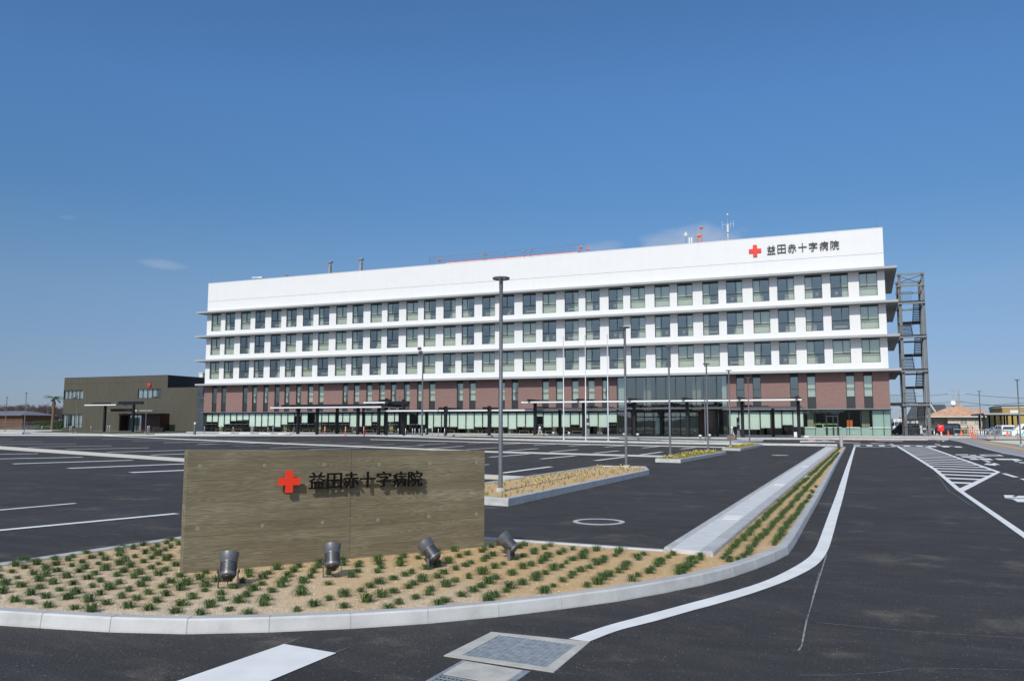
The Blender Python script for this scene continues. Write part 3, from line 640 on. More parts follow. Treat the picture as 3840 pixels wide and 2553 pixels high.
# lettering on the exit lane (unreadable from here: the strokes as they look)
mb = MB()
for L_ in ([(1350, 378), (1800, 378), (1925, 412), (1500, 415)],): 
    o_ = z_(L_); i_ = z_([(1445, 388), (1760, 388), (1835, 404), (1535, 405)])
    for k in range(4): mb.sheet([o_[k], o_[(k+1) % 4], i_[(k+1) % 4], i_[k]], ZP)
for L_ in ([(825, 375), (1120, 372), (1140, 390), (870, 390)], [(1150, 386), (1290, 386), (1320, 402), (1170, 402)], [(935, 415), (1420, 415), (1500, 445), (1020, 440)], [(1080, 457), (1300, 460), (1380, 493), (1150, 490), (1210, 476)], [(1330, 460), (1600, 465), (1690, 500), (1430, 498)],
           [(1450, 510), (1550, 515), (1650, 550), (1560, 550)], [(1470, 598), (1540, 570), (1640, 583), (1700, 562), (1835, 605), (1715, 606), (1750, 628)], [(1700, 465), (2200, 472), (2340, 510), (2130, 512), (2100, 498), (1790, 495)], [(2130, 520), (2230, 525), (2260, 540), (2170, 540)], [(2230, 545), (2359, 550), (2420, 570), (2270, 565)],
           [(1910, 1275), (2110, 1277), (2175, 1298), (2100, 1300), (2120, 1320), (2170, 1322), (2230, 1290), (2620, 1296), (2620, 1346), (1940, 1340)], [(1935, 1352), (2620, 1358), (2620, 1436), (2220, 1428), (2100, 1366)]):
    mb.sheet(z_(L_), ZP)
structure(mb.build('road_lettering', 'road_paint'))
mb = MB()
for L_ in ([(1850, 795), (1960, 795), (2250, 882), (2120, 880)], [(2260, 913), (2370, 913), (2700, 1010), (2560, 1012)], [(235, 188), (400, 188), (430, 212), (260, 211)], [(510, 190), (680, 192), (725, 216), (580, 215)], [(790, 196), (950, 198), (1015, 222), (860, 220)], [(375, 140), (515, 158), (500, 170), (400, 155)]):
    mb.sheet(z_(L_), ZP)
for L_ in ([(950, 1268), (1065, 1269), (1062, 1285), (955, 1285)], [(1170, 1268), (1275, 1269), (1282, 1287), (1180, 1286)], [(1388, 1270), (1492, 1270), (1506, 1288), (1400, 1287)], [(1605, 1272), (1700, 1273), (1722, 1290), (1620, 1288)], [(1815, 1275), (1930, 1274), (1960, 1291), (1850, 1290)], [(2040, 1277), (2150, 1277), (2185, 1294), (2075, 1293)]):
    mb.sheet(gp(zz(3000, 1400, 4.718, L_)), ZP)
mb.sheet(gp(zz(3000, 1400, 4.718, [(975, 1296), (1690, 1299), (1690, 1303), (975, 1300)])), ZP)
mb.sheet(gp(zz(3000, 1400, 4.718, [(940, 1252), (1150, 1256), (1660, 1266), (2700, 1281), (2700, 1287), (1650, 1271), (1150, 1261), (940, 1257)])), ZP)
for L_ in ([(0, 1190), (600, 1199), (670, 1212), (300, 1212), (0, 1216)], [(170, 1180), (270, 1182), (270, 1190), (180, 1190)], [(385, 1182), (500, 1185), (520, 1192), (400, 1190)], [(650, 1217), (1075, 1224), (1065, 1229), (700, 1226)], [(1230, 1228), (1500, 1237), (1500, 1242), (1280, 1236)], [(1560, 1240), (1640, 1247), (1670, 1259), (1600, 1252)], [(1300, 1190), (1820, 1197), (1830, 1202), (1400, 1196)]):
    mb.sheet(gp(zz(3000, 1400, 4.718, L_)), ZP)
structure(mb.build('crossing_marking', 'road_paint'))
structure(MB().sheet(gp(zz(3000, 1400, 4.718, [(0, 1162), (1500, 1164), (2450, 1172), (2500, 1190), (1500, 1189), (700, 1187), (420, 1176), (0, 1180)])), .004).build('brown_lane', 'brown_asphalt'))
mb = MB()
for L_ in ([(130, 1185), (160, 1162), (190, 1163), (170, 1188)], [(640, 1177), (780, 1176), (800, 1183), (640, 1184)], [(930, 1178), (1090, 1178), (1090, 1183), (930, 1183)], [(1200, 1179), (1420, 1180), (1420, 1185), (1200, 1184)]): mb.sheet(gp(zz(3000, 1400, 4.718, L_)), ZP)
mb.sheet(z_([(375, 50), (410, 50), (495, 92), (450, 92)]), ZP)
structure(mb.build('orange_marking', 'orange_paint'))
# chalk and scratch lines on the asphalt
mb = MB()
def hair(L, wd, z=.0045):
    for a_, b_ in zip(L, L[1:]):
        a_, b_ = Vector(G(*a_)), Vector(G(*b_)); t = (b_-a_).normalized(); n = Vector((-t.y, t.x))*wd/2; mb.sheet([tuple(a_-n), tuple(b_-n), tuple(b_+n), tuple(a_+n)], z)
hair([(3100, 2078), (3065, 2190), (3024, 2330), (3006, 2424), (2993, 2440)], .012)
hair([(3062, 2334), (3300, 2357), (3560, 2377), (3840, 2393)], .005)
hair([(3072, 2145), (3024, 2330)], .004)
hair([(2990, 2532), (3150, 2532), (3330, 2520), (3420, 2505), (3840, 2513)], .003)
hair(zz(3440, 1640, 5.8975, [(430, 830), (540, 960), (690, 1180), (820, 1260), (1000, 1370), (1150, 1480), (1270, 1533)]), .010)
hair([(3180, 1760), (3500, 1764)], .02); hair([(3170, 1832), (3560, 1836)], .015)
hair([(1050, 2420), (1130, 2390)], .006); hair([(1255, 2447), (1310, 2427)], .006)
structure(mb.build('chalk_line', 'thin_paint'))

# parking bays
def z1(L): return gp([(a_/2.4573, 1300+b_/2.4573) for a_, b_ in L])
def z4(L): return gp([(1700+a_/2.24, 1650+b_/2.24) for a_, b_ in L])
mb = MB()
def stall(a_, b_, wd=.13):
    a_, b_ = Vector(a_), Vector(b_); t = (b_-a_).normalized(); n = Vector((-t.y, t.x))*wd/2; mb.sheet([tuple(a_-n), tuple(b_-n), tuple(b_+n), tuple(a_+n)], ZP)
left_s = [z1(q) for q in ([(-380, 994), (350, 985)], [(-60, 1034), (765, 1017)], [(118, 1079), (1220, 1045)], [(630, 1120), (1850, 1073)], [(1203, 1159), (2300, 1112)],
    [(985, 972), (1700, 953)], [(608, 945), (1375, 931)], [(255, 923), (1030, 912)], [(-100, 900), (705, 893)], [(-400, 878), (400, 874)], [(-400, 858), (115, 855)], [(1390, 997), (1790, 984)],
    [(1215, 868), (1755, 860)], [(1510, 884), (2030, 876)], [(1820, 900), (2359, 888)], [(940, 852), (1480, 848)], [(675, 838), (1230, 836)], [(1810, 850), (2240, 844)], [(420, 828), (970, 827)], [(2145, 915), (2600, 905)], [(1560, 838), (2000, 832)], [(2090, 860), (2500, 855)], [(1320, 828), (1760, 825)])]
for a_, b_ in left_s: stall(a_, b_, .42)
# rows seen over and beside the wall, laid out on their own module
for a_, b_ in [z4(q) for q in ([(305, 143), (630, 117)], [(737, 158), (1028, 130)], [(1192, 172), (1440, 141)], [(413, 276), (820, 223)], [(110, 79), (375, 63)], [(450, 91), (712, 70)], [(808, 100), (1045, 79)], [(1183, 109), (1390, 89)], [(1572, 123), (1752, 99)],
    [(675, 43), (870, 32)], [(970, 50), (1160, 38)], [(1273, 58), (1440, 45)], [(1587, 66), (1732, 52)], [(1912, 75), (2030, 62)], [(-210, 71), (85, 50)], [(-600, 62), (-250, 45)], [(-300, 40), (-60, 28)], [(120, 30), (330, 20)], [(400, 38), (560, 27)])]: stall(a_, b_, .24)
zb = lambda L: [(600+a_/2.24, 1650+b_/2.24) for a_, b_ in L]
for q in ([(35, 20), (510, 14)], [(315, 35), (790, 27)], [(610, 50), (1070, 40)], [(925, 66), (1400, 53)], [(1255, 80), (1690, 66)], [(1072, 19), (1430, 14)], [(1345, 34), (1690, 23)], [(1635, 44), (1972, 35)]):
    a_, b_ = gp(zb(q)); stall(a_, b_, .26)
for q in ([(275, 205), (300, 204)],): a_, b_ = z4(q); stall((a_[0]-.0, a_[1]-3), b_)
stall(G(-700, 1975), G(283, 1887), .13); stall(G(-600, 2045), G(663, 1925.5), .17)
structure(mb.build('parking_bay_lines', 'road_paint'))
mb = MB()
for up, lo in ((z1([(-500, 880), (0, 915), (1675, 1025)])+z4([(270, 288), (770, 312)]), z1([(-500, 905), (0, 945), (1675, 1058)])+z4([(270, 327), (600, 341)])),
               (z1([(850, 813), (2359, 875)])+z4([(270, 90), (1790, 130)]), z1([(870, 817), (2359, 887)])+z4([(270, 103), (1720, 143)])),
               (z4([(-700, -8), (300, 15), (2300, 56)]), z4([(-700, -4), (300, 21), (2290, 64)]))):
    ribbon(mb, up, lo, .004)
structure(mb.build('wheel_gutter_strip', 'cream_paving'))
# tyre marks
mb = MB(); 
for r0, cx_, cy_, a0_, a1_ in ((6.6, -3.2, 4.4, -.15, .45), (6.75, -3.2, 4.4, -.15, .45)):
    pts = [(cx_+r0*cos(a0_+(a1_-a0_)*k/14), cy_+r0*sin(a0_+(a1_-a0_)*k/14)) for k in range(15)]; q2 = [(cx_+(r0+.07)*cos(a0_+(a1_-a0_)*k/14), cy_+(r0+.07)*sin(a0_+(a1_-a0_)*k/14)) for k in range(15)]
    ribbon(mb, pts, q2, .0035)
mat('tyre_mark', (.022, .023, .027), .8, noise=(20, .3)); structure(mb.build('tyre_mark', 'tyre_mark'))

# ------------------------------------------------------------------ flush grates and manhole
def quad_frame(mb, o_, i_, z0, z1):
    for k in range(4): mb.prism([o_[k], o_[(k+1) % 4], i_[(k+1) % 4], i_[k]], z0, z1)
def ccw(L):
    a_ = sum(L[i][0]*L[(i+1) % len(L)][1]-L[(i+1) % len(L)][0]*L[i][1] for i in range(len(L))); return L if a_ > 0 else L[::-1]
oc = gp([(1664, 2459), (2077, 2521), (2212, 2407), (1843, 2370)]); ic = gp([(1732, 2457), (2049.5, 2503), (2163, 2418), (1873, 2381)])
c0 = Vector(oc[0]); root = thing('square_drain', (c0.x, c0.y, 0), 'square galvanised grating in a concrete surround at the kerb corner', 'drain')
mb = MB(); quad_frame(mb, ccw(oc), ccw(ic), -.05, .0055); mb.build('concrete_surround', 'fresh_concrete', root)
MB().sheet(ic, .0012).build('pit_floor', 'interior_dark', root)  # dark sheet close under the bars, painted shade for the pit depth
def grate(ic, nx, ny, root, z=.0045):
    a_, b_, c_, d_ = [Vector(p) for p in ic]; mb = MB()
    def P2(u, v): return a_*(1-u)*(1-v)+b_*u*(1-v)+c_*u*v+d_*(1-u)*v
    def bar(p, q, wd, z0, z1):
        t = (q-p).normalized(); n = Vector((-t.y, t.x))*wd/2; mb.prism([tuple(p-n), tuple(q-n), tuple(q+n), tuple(p+n)], z0, z1)
    for i in range(nx+1): u = .008+.984*i/nx; bar(P2(u, 0), P2(u, 1), .010, z-.026, z)
    for j in range(ny+1): v = .008+.984*j/ny; bar(P2(0, v), P2(1, v), .022, z-.022, z-.001)
    return mb.build('steel_grating', 'galvanised', root)
grate(ic, 15, 20, root)
root = thing('channel_drain', (*G(1780, 2530), 0), 'slot drain with steel edges and concrete infill running from the square grating', 'drain')
l0, l1, r0, r1 = [Vector(p) for p in gp([(1736, 2474.5), (1746, 2478), (1961, 2513), (1989, 2517)])]
d_l = (Vector(G(1597.6, 2553))-l0).normalized(); e = 1.6
mb = MB()
for a_, b_ in ((l0, l1), (r0, r1)):
    mb.prism(ccw([tuple(a_), tuple(b_), tuple(b_+d_l*e), tuple(a_+d_l*e)]), -.05, .0045)
mb.build('steel_edge', 'galvanised', root)
g0 = Vector(G(1666, 2532)); dl = (g0-l1).length
MB().prism(ccw([tuple(l1), tuple(r0), tuple(r0+d_l*(dl-.02)), tuple(l1+d_l*(dl-.02))]), -.05, .0035).build('concrete_infill', 'fresh_concrete', root)
gi = ccw([tuple(l1+d_l*dl), tuple(r0+d_l*dl), tuple(r0+d_l*e), tuple(l1+d_l*e)]); grate(gi, 14, 26, root, .004); MB().sheet(gi, .0012).build('pit_floor', 'interior_dark', root)  # same dark sheet here stands for the unlit depth below the grating
c = G(2245.5, 1956); root = thing('manhole', (*c, 0), 'round manhole cover with a pale concrete ring set in the asphalt aisle', 'manhole')
MB().lathe((*c, -.02), (0, 0, 1), [(0, .415), (.028, .415), (.028, .335), (.02, .333)], 48).build('concrete_ring', 'fresh_concrete', root)
a = NB('cast_iron'); a.b.inputs['Metallic'].default_value = .3
a.out((.05, .053, .058), .6, a.bump(a.n('ShaderNodeTexVoronoi', {'Vector': a.pos, 'Scale': 28.}).outputs[0], .8, .01))
MB().lathe((*c, -.02), (0, 0, 1), [(0, .33), (.024, .33), (.026, .32)], 48).build('iron_cover', 'cast_iron', root)
c = G(2925, 1706.5); MB_ = MB().lathe((*c, -.02), (0, 0, 1), [(0, .42), (.027, .42)], 32).build('manhole', 'fresh_concrete'); tag(MB_, 'pale flush manhole cover far up the asphalt aisle near the long footpath', 'manhole')

# ------------------------------------------------------------------ kerbed islands with daffodils
def island(pts, lab, nfl, seed):
    pts = [Vector(p) for p in pts]; root = thing('planted_island', (pts[0].x, pts[0].y, 0), lab, 'planter', 'kerbed planted islands along the aisle')
    ct = sum(pts, Vector((0, 0)))/len(pts); inner = []
    n = len(pts); mb = MB()
    for i in range(n):
        a_, b_, c_ = pts[i-1], pts[i], pts[(i+1) % n]; t1 = (b_-a_).normalized(); t2 = (c_-b_).normalized(); n1 = Vector((-t1.y, t1.x)); n2 = Vector((-t2.y, t2.x)); m_ = (n1+n2); m_ /= max(.3, m_.length_squared/2); inner.append(b_+m_*.13)
    for i in range(n):
        j = (i+1) % n; L_ = (pts[j]-pts[i]).length; k = max(1, round(L_/.6))
        for q in range(k):
            f0, f1 = q/k+.003/L_, (q+1)/k-.003/L_; a_, b_ = pts[i].lerp(pts[j], f0), pts[i].lerp(pts[j], f1); c_, d_ = inner[i].lerp(inner[j], f1), inner[i].lerp(inner[j], f0)
            mb.prism([tuple(a_), tuple(b_), tuple(c_), tuple(d_)], -.03, .15)
    k_ = mb.build('kerb', 'kerb_concrete', root, bevel=.008)
    mb = MB(); mb.sheet([tuple(p) for p in inner], .125); mb.build('soil', 'gravel_soil', root)
    r = random.Random(seed); g_, fl = MB(), MB(); ip = [tuple(p) for p in inner]; x0, x1 = min(p[0] for p in ip), max(p[0] for p in ip); y0, y1 = min(p[1] for p in ip), max(p[1] for p in ip); c = 0; tr = 0
    while c < nfl and tr < 40000:
        tr += 1; x, y = r.uniform(x0, x1), r.uniform(y0, y1)
        if not inside((x, y), ip): continue
        c += 1
        for k in range(4):
            az, h = r.uniform(0, 6.28), r.uniform(.03, .09); dx, dy = cos(az)*h*.45, sin(az)*h*.45; w_ = .008; px_, py_ = -sin(az)*w_, cos(az)*w_
            g_.quad((x-px_, y-py_, .12), (x+px_, y+py_, .12), (x+dx+px_*.5, y+dy+py_*.5, .12+h), (x+dx-px_*.5, y+dy-py_*.5, .12+h))
        if r.random() < .05:
            h = r.uniform(.09, .14); g_.tube((x, y, .12), (x, y, .12+h), .003, n=4); fl.lathe((x, y, .12+h), (r.uniform(-.6, .6), -.9, .3), [(0, .010), (.008, .026), (.012, .024), (.03, .012)], 6)
    g_.build('foliage', 'thin_leaf', root)['kind'] = 'stuff'; fl.build('daffodil_flowers', 'daffodil', root)['kind'] = 'stuff'
    return root
island(ccw([(-7.42, 14.9), (-6.32, 14.72), (-6.29, 25.9), (-6.90, 27.95), (-8.55, 27.95), (-8.60, 17.0)][:]), 'kerbed sandy island with daffodils just behind the right end of the name wall', 260, 1)
island(ccw([(-8.12, 34.49), (-7.02, 34.3), (-6.86, 45.45), (-7.10, 46.3), (-8.5, 46.3), (-8.40, 36.8)]), 'kerbed daffodil island in the middle, carrying two lamp posts', 1100, 2)
island(ccw([(-8.14, 52.44), (-6.97, 51.79), (-6.97, 63.54), (-7.5, 64.9), (-8.45, 65.2), (-8.25, 54.48)]), 'kerbed daffodil island farthest up the aisle, nearest the hospital', 1100, 3)

# ------------------------------------------------------------------ lamp posts
def make_lamp(H=4.95, hr=.19):
    root = thing('lamp_post', (0, 0, 0), '', 'street lamp')
    MB().lathe((0, 0, 0), (0, 0, 1), [(0, .105), (.12, .105), (.13, .098)], 24).build('concrete_footing', 'fresh_concrete', root, smooth=True)
    MB().lathe((0, 0, .12), (0, 0, 1), [(0, .049), (H*.45, .044), (H*.45+.01, .041), (H-.40, .040), (H-.39, .043), (H-.16, .043)], 18).build('pole', 'lamp_grey', root, smooth=True)
    prof = [(hr-.055, 0), (hr-.01, -.012), (hr, .004), (hr, .022), (hr-.012, .034), (hr-.052, .030), (hr-.060, .012)]; n = 36; mb = MB()
    vs = [(r*cos(2*pi*i/n), r*sin(2*pi*i/n), H-.035+z) for r, z in prof for i in range(n)]; m = len(prof)
    mb.add(vs, [(k*n+i, k*n+(i+1) % n, ((k+1) % m)*n+(i+1) % n, ((k+1) % m)*n+i) for k in range(m) for i in range(n)])
    hd = mb.build('ring_head', 'lamp_grey', root, smooth=True)
    mb = MB()
    for k in range(2): mb.obox((0, 0, H-.02), (cos(k*pi/2+.4), sin(k*pi/2+.4), 0), (-sin(k*pi/2+.4), cos(k*pi/2+.4), 0), (0, 0, 1), hr-.05, .018, .010)
    mb.lathe((0, 0, H-.075), (0, 0, 1), [(0, .045), (.06, .05), (.066, .03)], 18); mb.build('head_bracket', 'lamp_grey', root, smooth=True)
    return root
lamp = make_lamp()
for (x, y), lab in (((-7.24, 16.44), 'nearest and tallest-looking grey lamp post, on the island behind the name wall'), ((-7.41, 27.29), 'second grey lamp post, at the far end of the nearest daffodil island'), ((-8.0, 36.9), 'third grey lamp post up the aisle, at the near end of the middle island'),
                    ((-7.9, 46.0), 'fourth grey lamp post up the aisle, at the far end of the middle island'), ((-8.0, 54.9), 'fifth grey lamp post up the aisle, at the near end of the last island'), ((-8.0, 64.6), 'sixth and farthest grey lamp post of the aisle row, end of the last island')):
    top = {16: 4.77, 27: 4.88, 36: 5.08, 46: 4.92, 54: 5.10, 64: 5.12}[int(y)]; o = place(lamp, (x, y, .08), 0, lab, 'lamp posts in a row up the car park aisle'); o.scale = (1, 1, (top-.08)/4.95)
small = []
for px, by, ty, Y, lab in ((1425, 1629, 1451, 99, 'slim lamp post in front of the left canopy'), (1497, 1631, 1486, 104, 'slim lamp post between the left canopy and the walkway canopy'), (2646, 1657, 1447, 69, 'slim lamp post on the kerb right of the main entrance'), (283, 1620, 1482, 99, 'slim lamp post before the lower left window of the annex'), (545, 1621, 1493, 100, 'slim lamp post before the annex entrance'),
                        (18, 1623, 1488, 88, 'slim lamp post leftmost in the photo, before the wooden house'), (90, 1622, 1472, 90, 'slim lamp post between the wooden house and the palm'), (175, 1604, 1512, 150, 'distant lamp post just left of the palm tree'),
                        (3829, 1672, 1422, 69, 'lamp post at the right edge of the photo, beside the paved walk'), (3681, 1634, 1465, 122, 'lamp post in front of the orange-roofed house')):
    x, _z = P((px), by, Y); zt = P(px, ty, Y)[1]; zb_ = .1
    o = place(lamp, (x, Y, zb_), 0, lab, 'outlying lamp posts'); s = (zt-zb_)/4.95; o.scale = (max(1, s), max(1, s), s)
# floodlight mast on the forecourt
x, _ = P(1582, 1633, 92.6); zt = P(1582, 1325, 92.6)[1]; root = thing('floodlight_mast', (x, 92.6, .15), 'tall slim mast with two floodlights before the windows of the hospital', 'floodlight mast')
MB().lathe((x, 92.6, .15), (0, 0, 1), [(0, .17), (.5, .15), (.52, .12), (zt*.5, .10), (zt-.15, .07)], 14).build('mast_pole', 'lamp_grey', root, smooth=True)
mb = MB(); mb.box(x-.35, x+.45, 92.5, 92.6, zt-.1, zt+.0); mb.build('crossbar', 'lamp_grey', root)
for dz, dx in ((.15, -.25), (.62, -.42)): MB().obox((x+dx, 92.45, zt+dz), (1, 0, 0), (0, .9, .43), (0, -.43, .9), .22, .14, .17).build('floodlight', 'lamp_grey', root, bevel=.03)

# ------------------------------------------------------------------ the hospital
YW = 109.84; XL, XR = -103.82, 2.95; OV = 1.45; YF = YW-OV
ZS = [8.34, 12.45, 16.58, 20.71]; ZROOF = 25.76; ZG = .29
hosp = thing('hospital_building', (-50, YW, ZG), 'long white five-storey hospital above a brick floor and a glazed ground floor', 'hospital')
def wall_holes(mb, x0, x1, z0, z1, holes, y, dep):
    xs = sorted({x0, x1, *[h for q in holes for h in q[:2]]}); zs = sorted({z0, z1, *[h for q in holes for h in q[2:]]})
    for a_, b_ in zip(xs, xs[1:]):
        for c_, d_ in zip(zs, zs[1:]):
            mx, mz = (a_+b_)/2, (c_+d_)/2
            if any(h[0] < mx < h[1] and h[2] < mz < h[3] for h in holes): continue
            mb.quad((a_, y, c_), (b_, y, c_), (b_, y, d_), (a_, y, d_))
    for h in holes:
        a_, b_, c_, d_ = h
        mb.quad((a_, y, c_), (a_, y, d_), (a_, y+dep, d_), (a_, y+dep, c_)); mb.quad((b_, y, c_), (b_, y+dep, c_), (b_, y+dep, d_), (b_, y, d_))
        mb.quad((a_, y, c_), (a_, y+dep, c_), (b_, y+dep, c_), (b_, y, c_)); mb.quad((a_, y, d_), (b_, y, d_), (b_, y+dep, d_), (a_, y+dep, d_))
WX = []; xx = -101.80
for i in range(33):
    WX.append(xx); xx += (3.17 if i < 4 or i > 27 else 3.205) if i % 2 == 0 else (3.45 if i < 6 or i > 27 else 3.495)
sc_ = (1.07+101.80)/(WX[-1]+101.80); WX = [-101.80+(v+101.80)*sc_ for v in WX]
WW = 2.08; WZ = [(9.20, 12.16), (13.31, 16.29), (17.42, 20.42)]
mb = MB()
wall_holes(mb, XL, XR, ZS[0], ZROOF, [(c_-WW/2, c_+WW/2, a_, b_) for c_ in WX for a_, b_ in WZ], YW, .30)
mb.quad((XL, YW, ZS[0]), (XL, YW, ZROOF), (XL, 128, ZROOF), (XL, 128, ZS[0])); mb.quad((XR, YW, ZS[0]), (XR, 128, ZS[0]), (XR, 128, ZROOF), (XR, YW, ZROOF))
mb.quad((XL, 128, ZS[0]), (XL, 128, ZROOF), (XR, 128, ZROOF), (XR, 128, ZS[0]))
mb.build('white_wall', 'white_panel', hosp)
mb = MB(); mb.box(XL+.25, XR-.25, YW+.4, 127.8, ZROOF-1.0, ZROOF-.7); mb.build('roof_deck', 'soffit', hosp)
mb = MB(); mb.box(XL-.03, XR+.03, YW-.03, YW+.30, ZROOF, ZROOF+.06); mb.build('parapet_coping', 'white_panel', hosp)
MB().box(XL-.004, XR+.004, YW-.006, YW-.002, 22.585, 22.625).build('wall_joint', 'joint', hosp)
for i, z in enumerate(ZS):
    x0 = -104.95+(.35 if i == 0 else 0)
    mb = MB(); mb.box(x0, 4.30, YF, YW-.002, z-.29, z); mb.box(x0, XL-.002, YW-.002, 128.5, z-.29, z); mb.box(XR+.002, 4.30, YW-.002, 129.8, z-.29, z)
    s = mb.build('floor_slab', 'slab_edge', hosp)
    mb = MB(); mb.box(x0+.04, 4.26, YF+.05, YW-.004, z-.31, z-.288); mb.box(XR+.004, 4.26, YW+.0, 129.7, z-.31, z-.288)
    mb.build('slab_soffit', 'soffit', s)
# interiors of the ward floors
mi = MB(); mc = MB()
for k in range(3):
    zb, zt = ZS[k]+.05, ZS[k+1]-.45
    mi.quad((XL+.3, YW+5, zb), (XL+.3, YW+5, zt), (XR-.3, YW+5, zt), (XR-.3, YW+5, zb)); mi.quad((XL+.3, YW+.31, zb), (XL+.3, YW+5, zb), (XR-.3, YW+5, zb), (XR-.3, YW+.31, zb))
    mc.quad((XL+.3, YW+.31, zt), (XR-.3, YW+.31, zt), (XR-.3, YW+5, zt), (XL+.3, YW+5, zt))
    for i in range(0, 33, 2):
        x = (WX[i]+WX[i-1])/2 if i else XL+.4
        mi.quad((x, YW+.31, zb), (x, YW+5, zb), (x, YW+5, zt), (x, YW+.31, zt))
mi.build('ward_walls', 'interior', hosp); mc.build('ward_ceiling', 'interior_ceiling', hosp)
# windows: frame > pane, curtain
def window_proto(split, H_=2.98):
    w_, y0 = WW, .07; mb = MB(); f_ = .05; zt_ = 1.10
    mb.box(-w_/2, -w_/2+f_, y0, y0+.10, 0, H_); mb.box(w_/2-f_, w_/2, y0, y0+.10, 0, H_); mb.box(-w_/2+f_, w_/2-f_, y0, y0+.10, 0, f_); mb.box(-w_/2+f_, w_/2-f_, y0, y0+.10, H_-.17, H_)
    mb.box(-w_/2+f_, w_/2-f_, y0, y0+.10, zt_, zt_+.13); xs = -w_/2+w_*split; mb.box(xs-.035, xs+.035, y0-.01, y0+.11, zt_+.13, H_-.17)
    if split < .5: mb.box(-w_/2+f_, xs-.035, y0-.01, y0+.09, zt_+.13, zt_+.17)
    else: mb.box(xs+.035, w_/2-f_, y0-.01, y0+.09, zt_+.13, zt_+.17)
    r_ = mb.build('window', 'window_frame')
    MB().quad((-w_/2+f_, y0+.05, f_), (w_/2-f_, y0+.05, f_), (w_/2-f_, y0+.05, H_-.17), (-w_/2+f_, y0+.05, H_-.17)).build('pane', 'window_glass', r_)
    return r_
def curtain_mesh(x0, x1, seed, H_=2.98, top=2.72, gather=0):
    r = random.Random(seed); mb = MB(); n = max(8, int((x1-x0)/.045)); y0 = .42; pts = []
    for i in range(n+1):
        t = i/n; x = x0+(x1-x0)*t; pts.append((x, y0+.045*sin(x*34+r.uniform(-.5, .5))+r.uniform(-.01, .01)))
    for i in range(n):
        (xa, ya), (xb, yb) = pts[i], pts[i+1]; mb.quad((xa, ya, .06), (xb, yb, .06), (xb, yb, top), (xa, ya, top))
    me = mb.build('curtain', 'curtain'); m = me.data; bpy.data.objects.remove(me); return m
w2 = WW/2-.03
cms = {'full': [curtain_mesh(-w2, w2, 1), curtain_mesh(-w2, w2, 2)], 'left': [curtain_mesh(-w2, -.38, 3), curtain_mesh(-w2, -.1, 4)], 'right': [curtain_mesh(.30, w2, 5), curtain_mesh(.05, w2, 6)]}
def furn(kind):
    mb = MB()
    if kind == 0: mb.box(-.2, .25, .55, .95, 0, .45); mb.box(-.2, .25, .90, .95, .45, .85); mb.box(-.17, .22, .6, .64, .0, .4)
    elif kind == 1: mb.box(.25, .70, .6, 1.0, 0, .95); mb.box(-.55, -.2, .6, .95, .42, .47); mb.box(-.55, -.2, .93, .97, .47, .85); mb.box(-.53, -.5, .6, .63, 0, .42); mb.box(-.25, -.22, .6, .63, 0, .42)
    else: mb.box(-.75, .75, .7, 1.5, .35, .60); mb.box(-.8, -.72, .7, 1.5, 0, .9)
    o = mb.build('room_furniture', 'furniture'); m = o.data; bpy.data.objects.remove(o); return m
fms = [furn(k) for k in range(3)]
wp = {0: window_proto(.57), 1: window_proto(.43)}; first = {0: True, 1: True}; rw = random.Random(21)
for k, (a_, b_) in enumerate(WZ):
    for i, cx_ in enumerate(WX):
        v = 0 if ((i % 2 == 0) == (i < 23)) else 1
        src = wp[v]
        if first[v]: o = src; first[v] = False
        else: o = copy_tree(src)
        o.parent = hosp; o.location = Vector((cx_, YW, a_))-Vector(ORG[hosp.name]); o.scale = (1, 1, (b_-a_)/2.98)
        side = 'left' if v == 1 else 'right'
        t = rw.random(); kind = 'full' if (i in (0, 32) or t < .30) else (side if t < .84 else None)
        if kind:
            c_ = bpy.data.objects.new('curtain', rw.choice(cms[kind])); COL.objects.link(c_); c_.parent = o
            if k >= 1 and i >= 29 or (k == 0 and i == 32): c_.name = 'curtain'
        if kind != 'full':
            f_ = bpy.data.objects.new('room_furniture', rw.choice(fms)); COL.objects.link(f_); f_.parent = o; f_.scale = (1 if side == 'right' else -1, 1, 1)
# brick storey
SL = [(-102.07, .98), (-100.07, .97), (-95.55, .95), (-93.54, 1.02), (-91.22, .99), (-88.95, 1.0), (-86.94, 1.04), (-84.63, 1.01), (-82.35, 1.02), (-80.28, 1.05), (-75.67, 1.05), (-73.58, 1.02), (-71.27, 1.02), (-68.95, 1.03), (-66.87, 1.0), (-64.55, 1.02), (-62.23, 1.05), (-60.17, 1.02), (-55.5, 1.05), (-53.44, 1.05), (-48.75, 1.04), (-46.66, 1.03), (-41.97, 1.05), (-39.89, 1.02), (-37.55, 1.02), (-35.21, 1.03), (-33.14, 1.0), (-15.1, .99), (-13.04, .99), (-8.49, 1.01), (-6.46, .99), (-1.94, 1.02), (.07, 1.04)]
ZB0, ZB1 = 3.58, ZS[0]-.29; AX0, AX1 = -31.02, -16.26
mb = MB()
wall_holes(mb, XL, AX0, ZB0, ZB1, [(a_, a_+1.02, ZB0+.002, ZB1-.002) for a_, _ in SL if a_ < AX0], YW, .26)
wall_holes(mb, AX1, XR, ZB0, ZB1, [(a_, a_+1.02, ZB0+.002, ZB1-.002) for a_, _ in SL if a_ > AX1], YW, .26)
mb.quad((XL, YW, ZB0), (XL, YW, ZB1), (XL, 128, ZB1), (XL, 128, ZB0)); mb.quad((XR, YW, ZB0), (XR, 128, ZB0), (XR, 128, ZB1), (XR, YW, ZB1))
mb.quad((XL, 128, ZG), (XL, 128, ZB1), (XR, 128, ZB1), (XR, 128, ZG))
mb.build('brick_wall', 'brick', hosp)
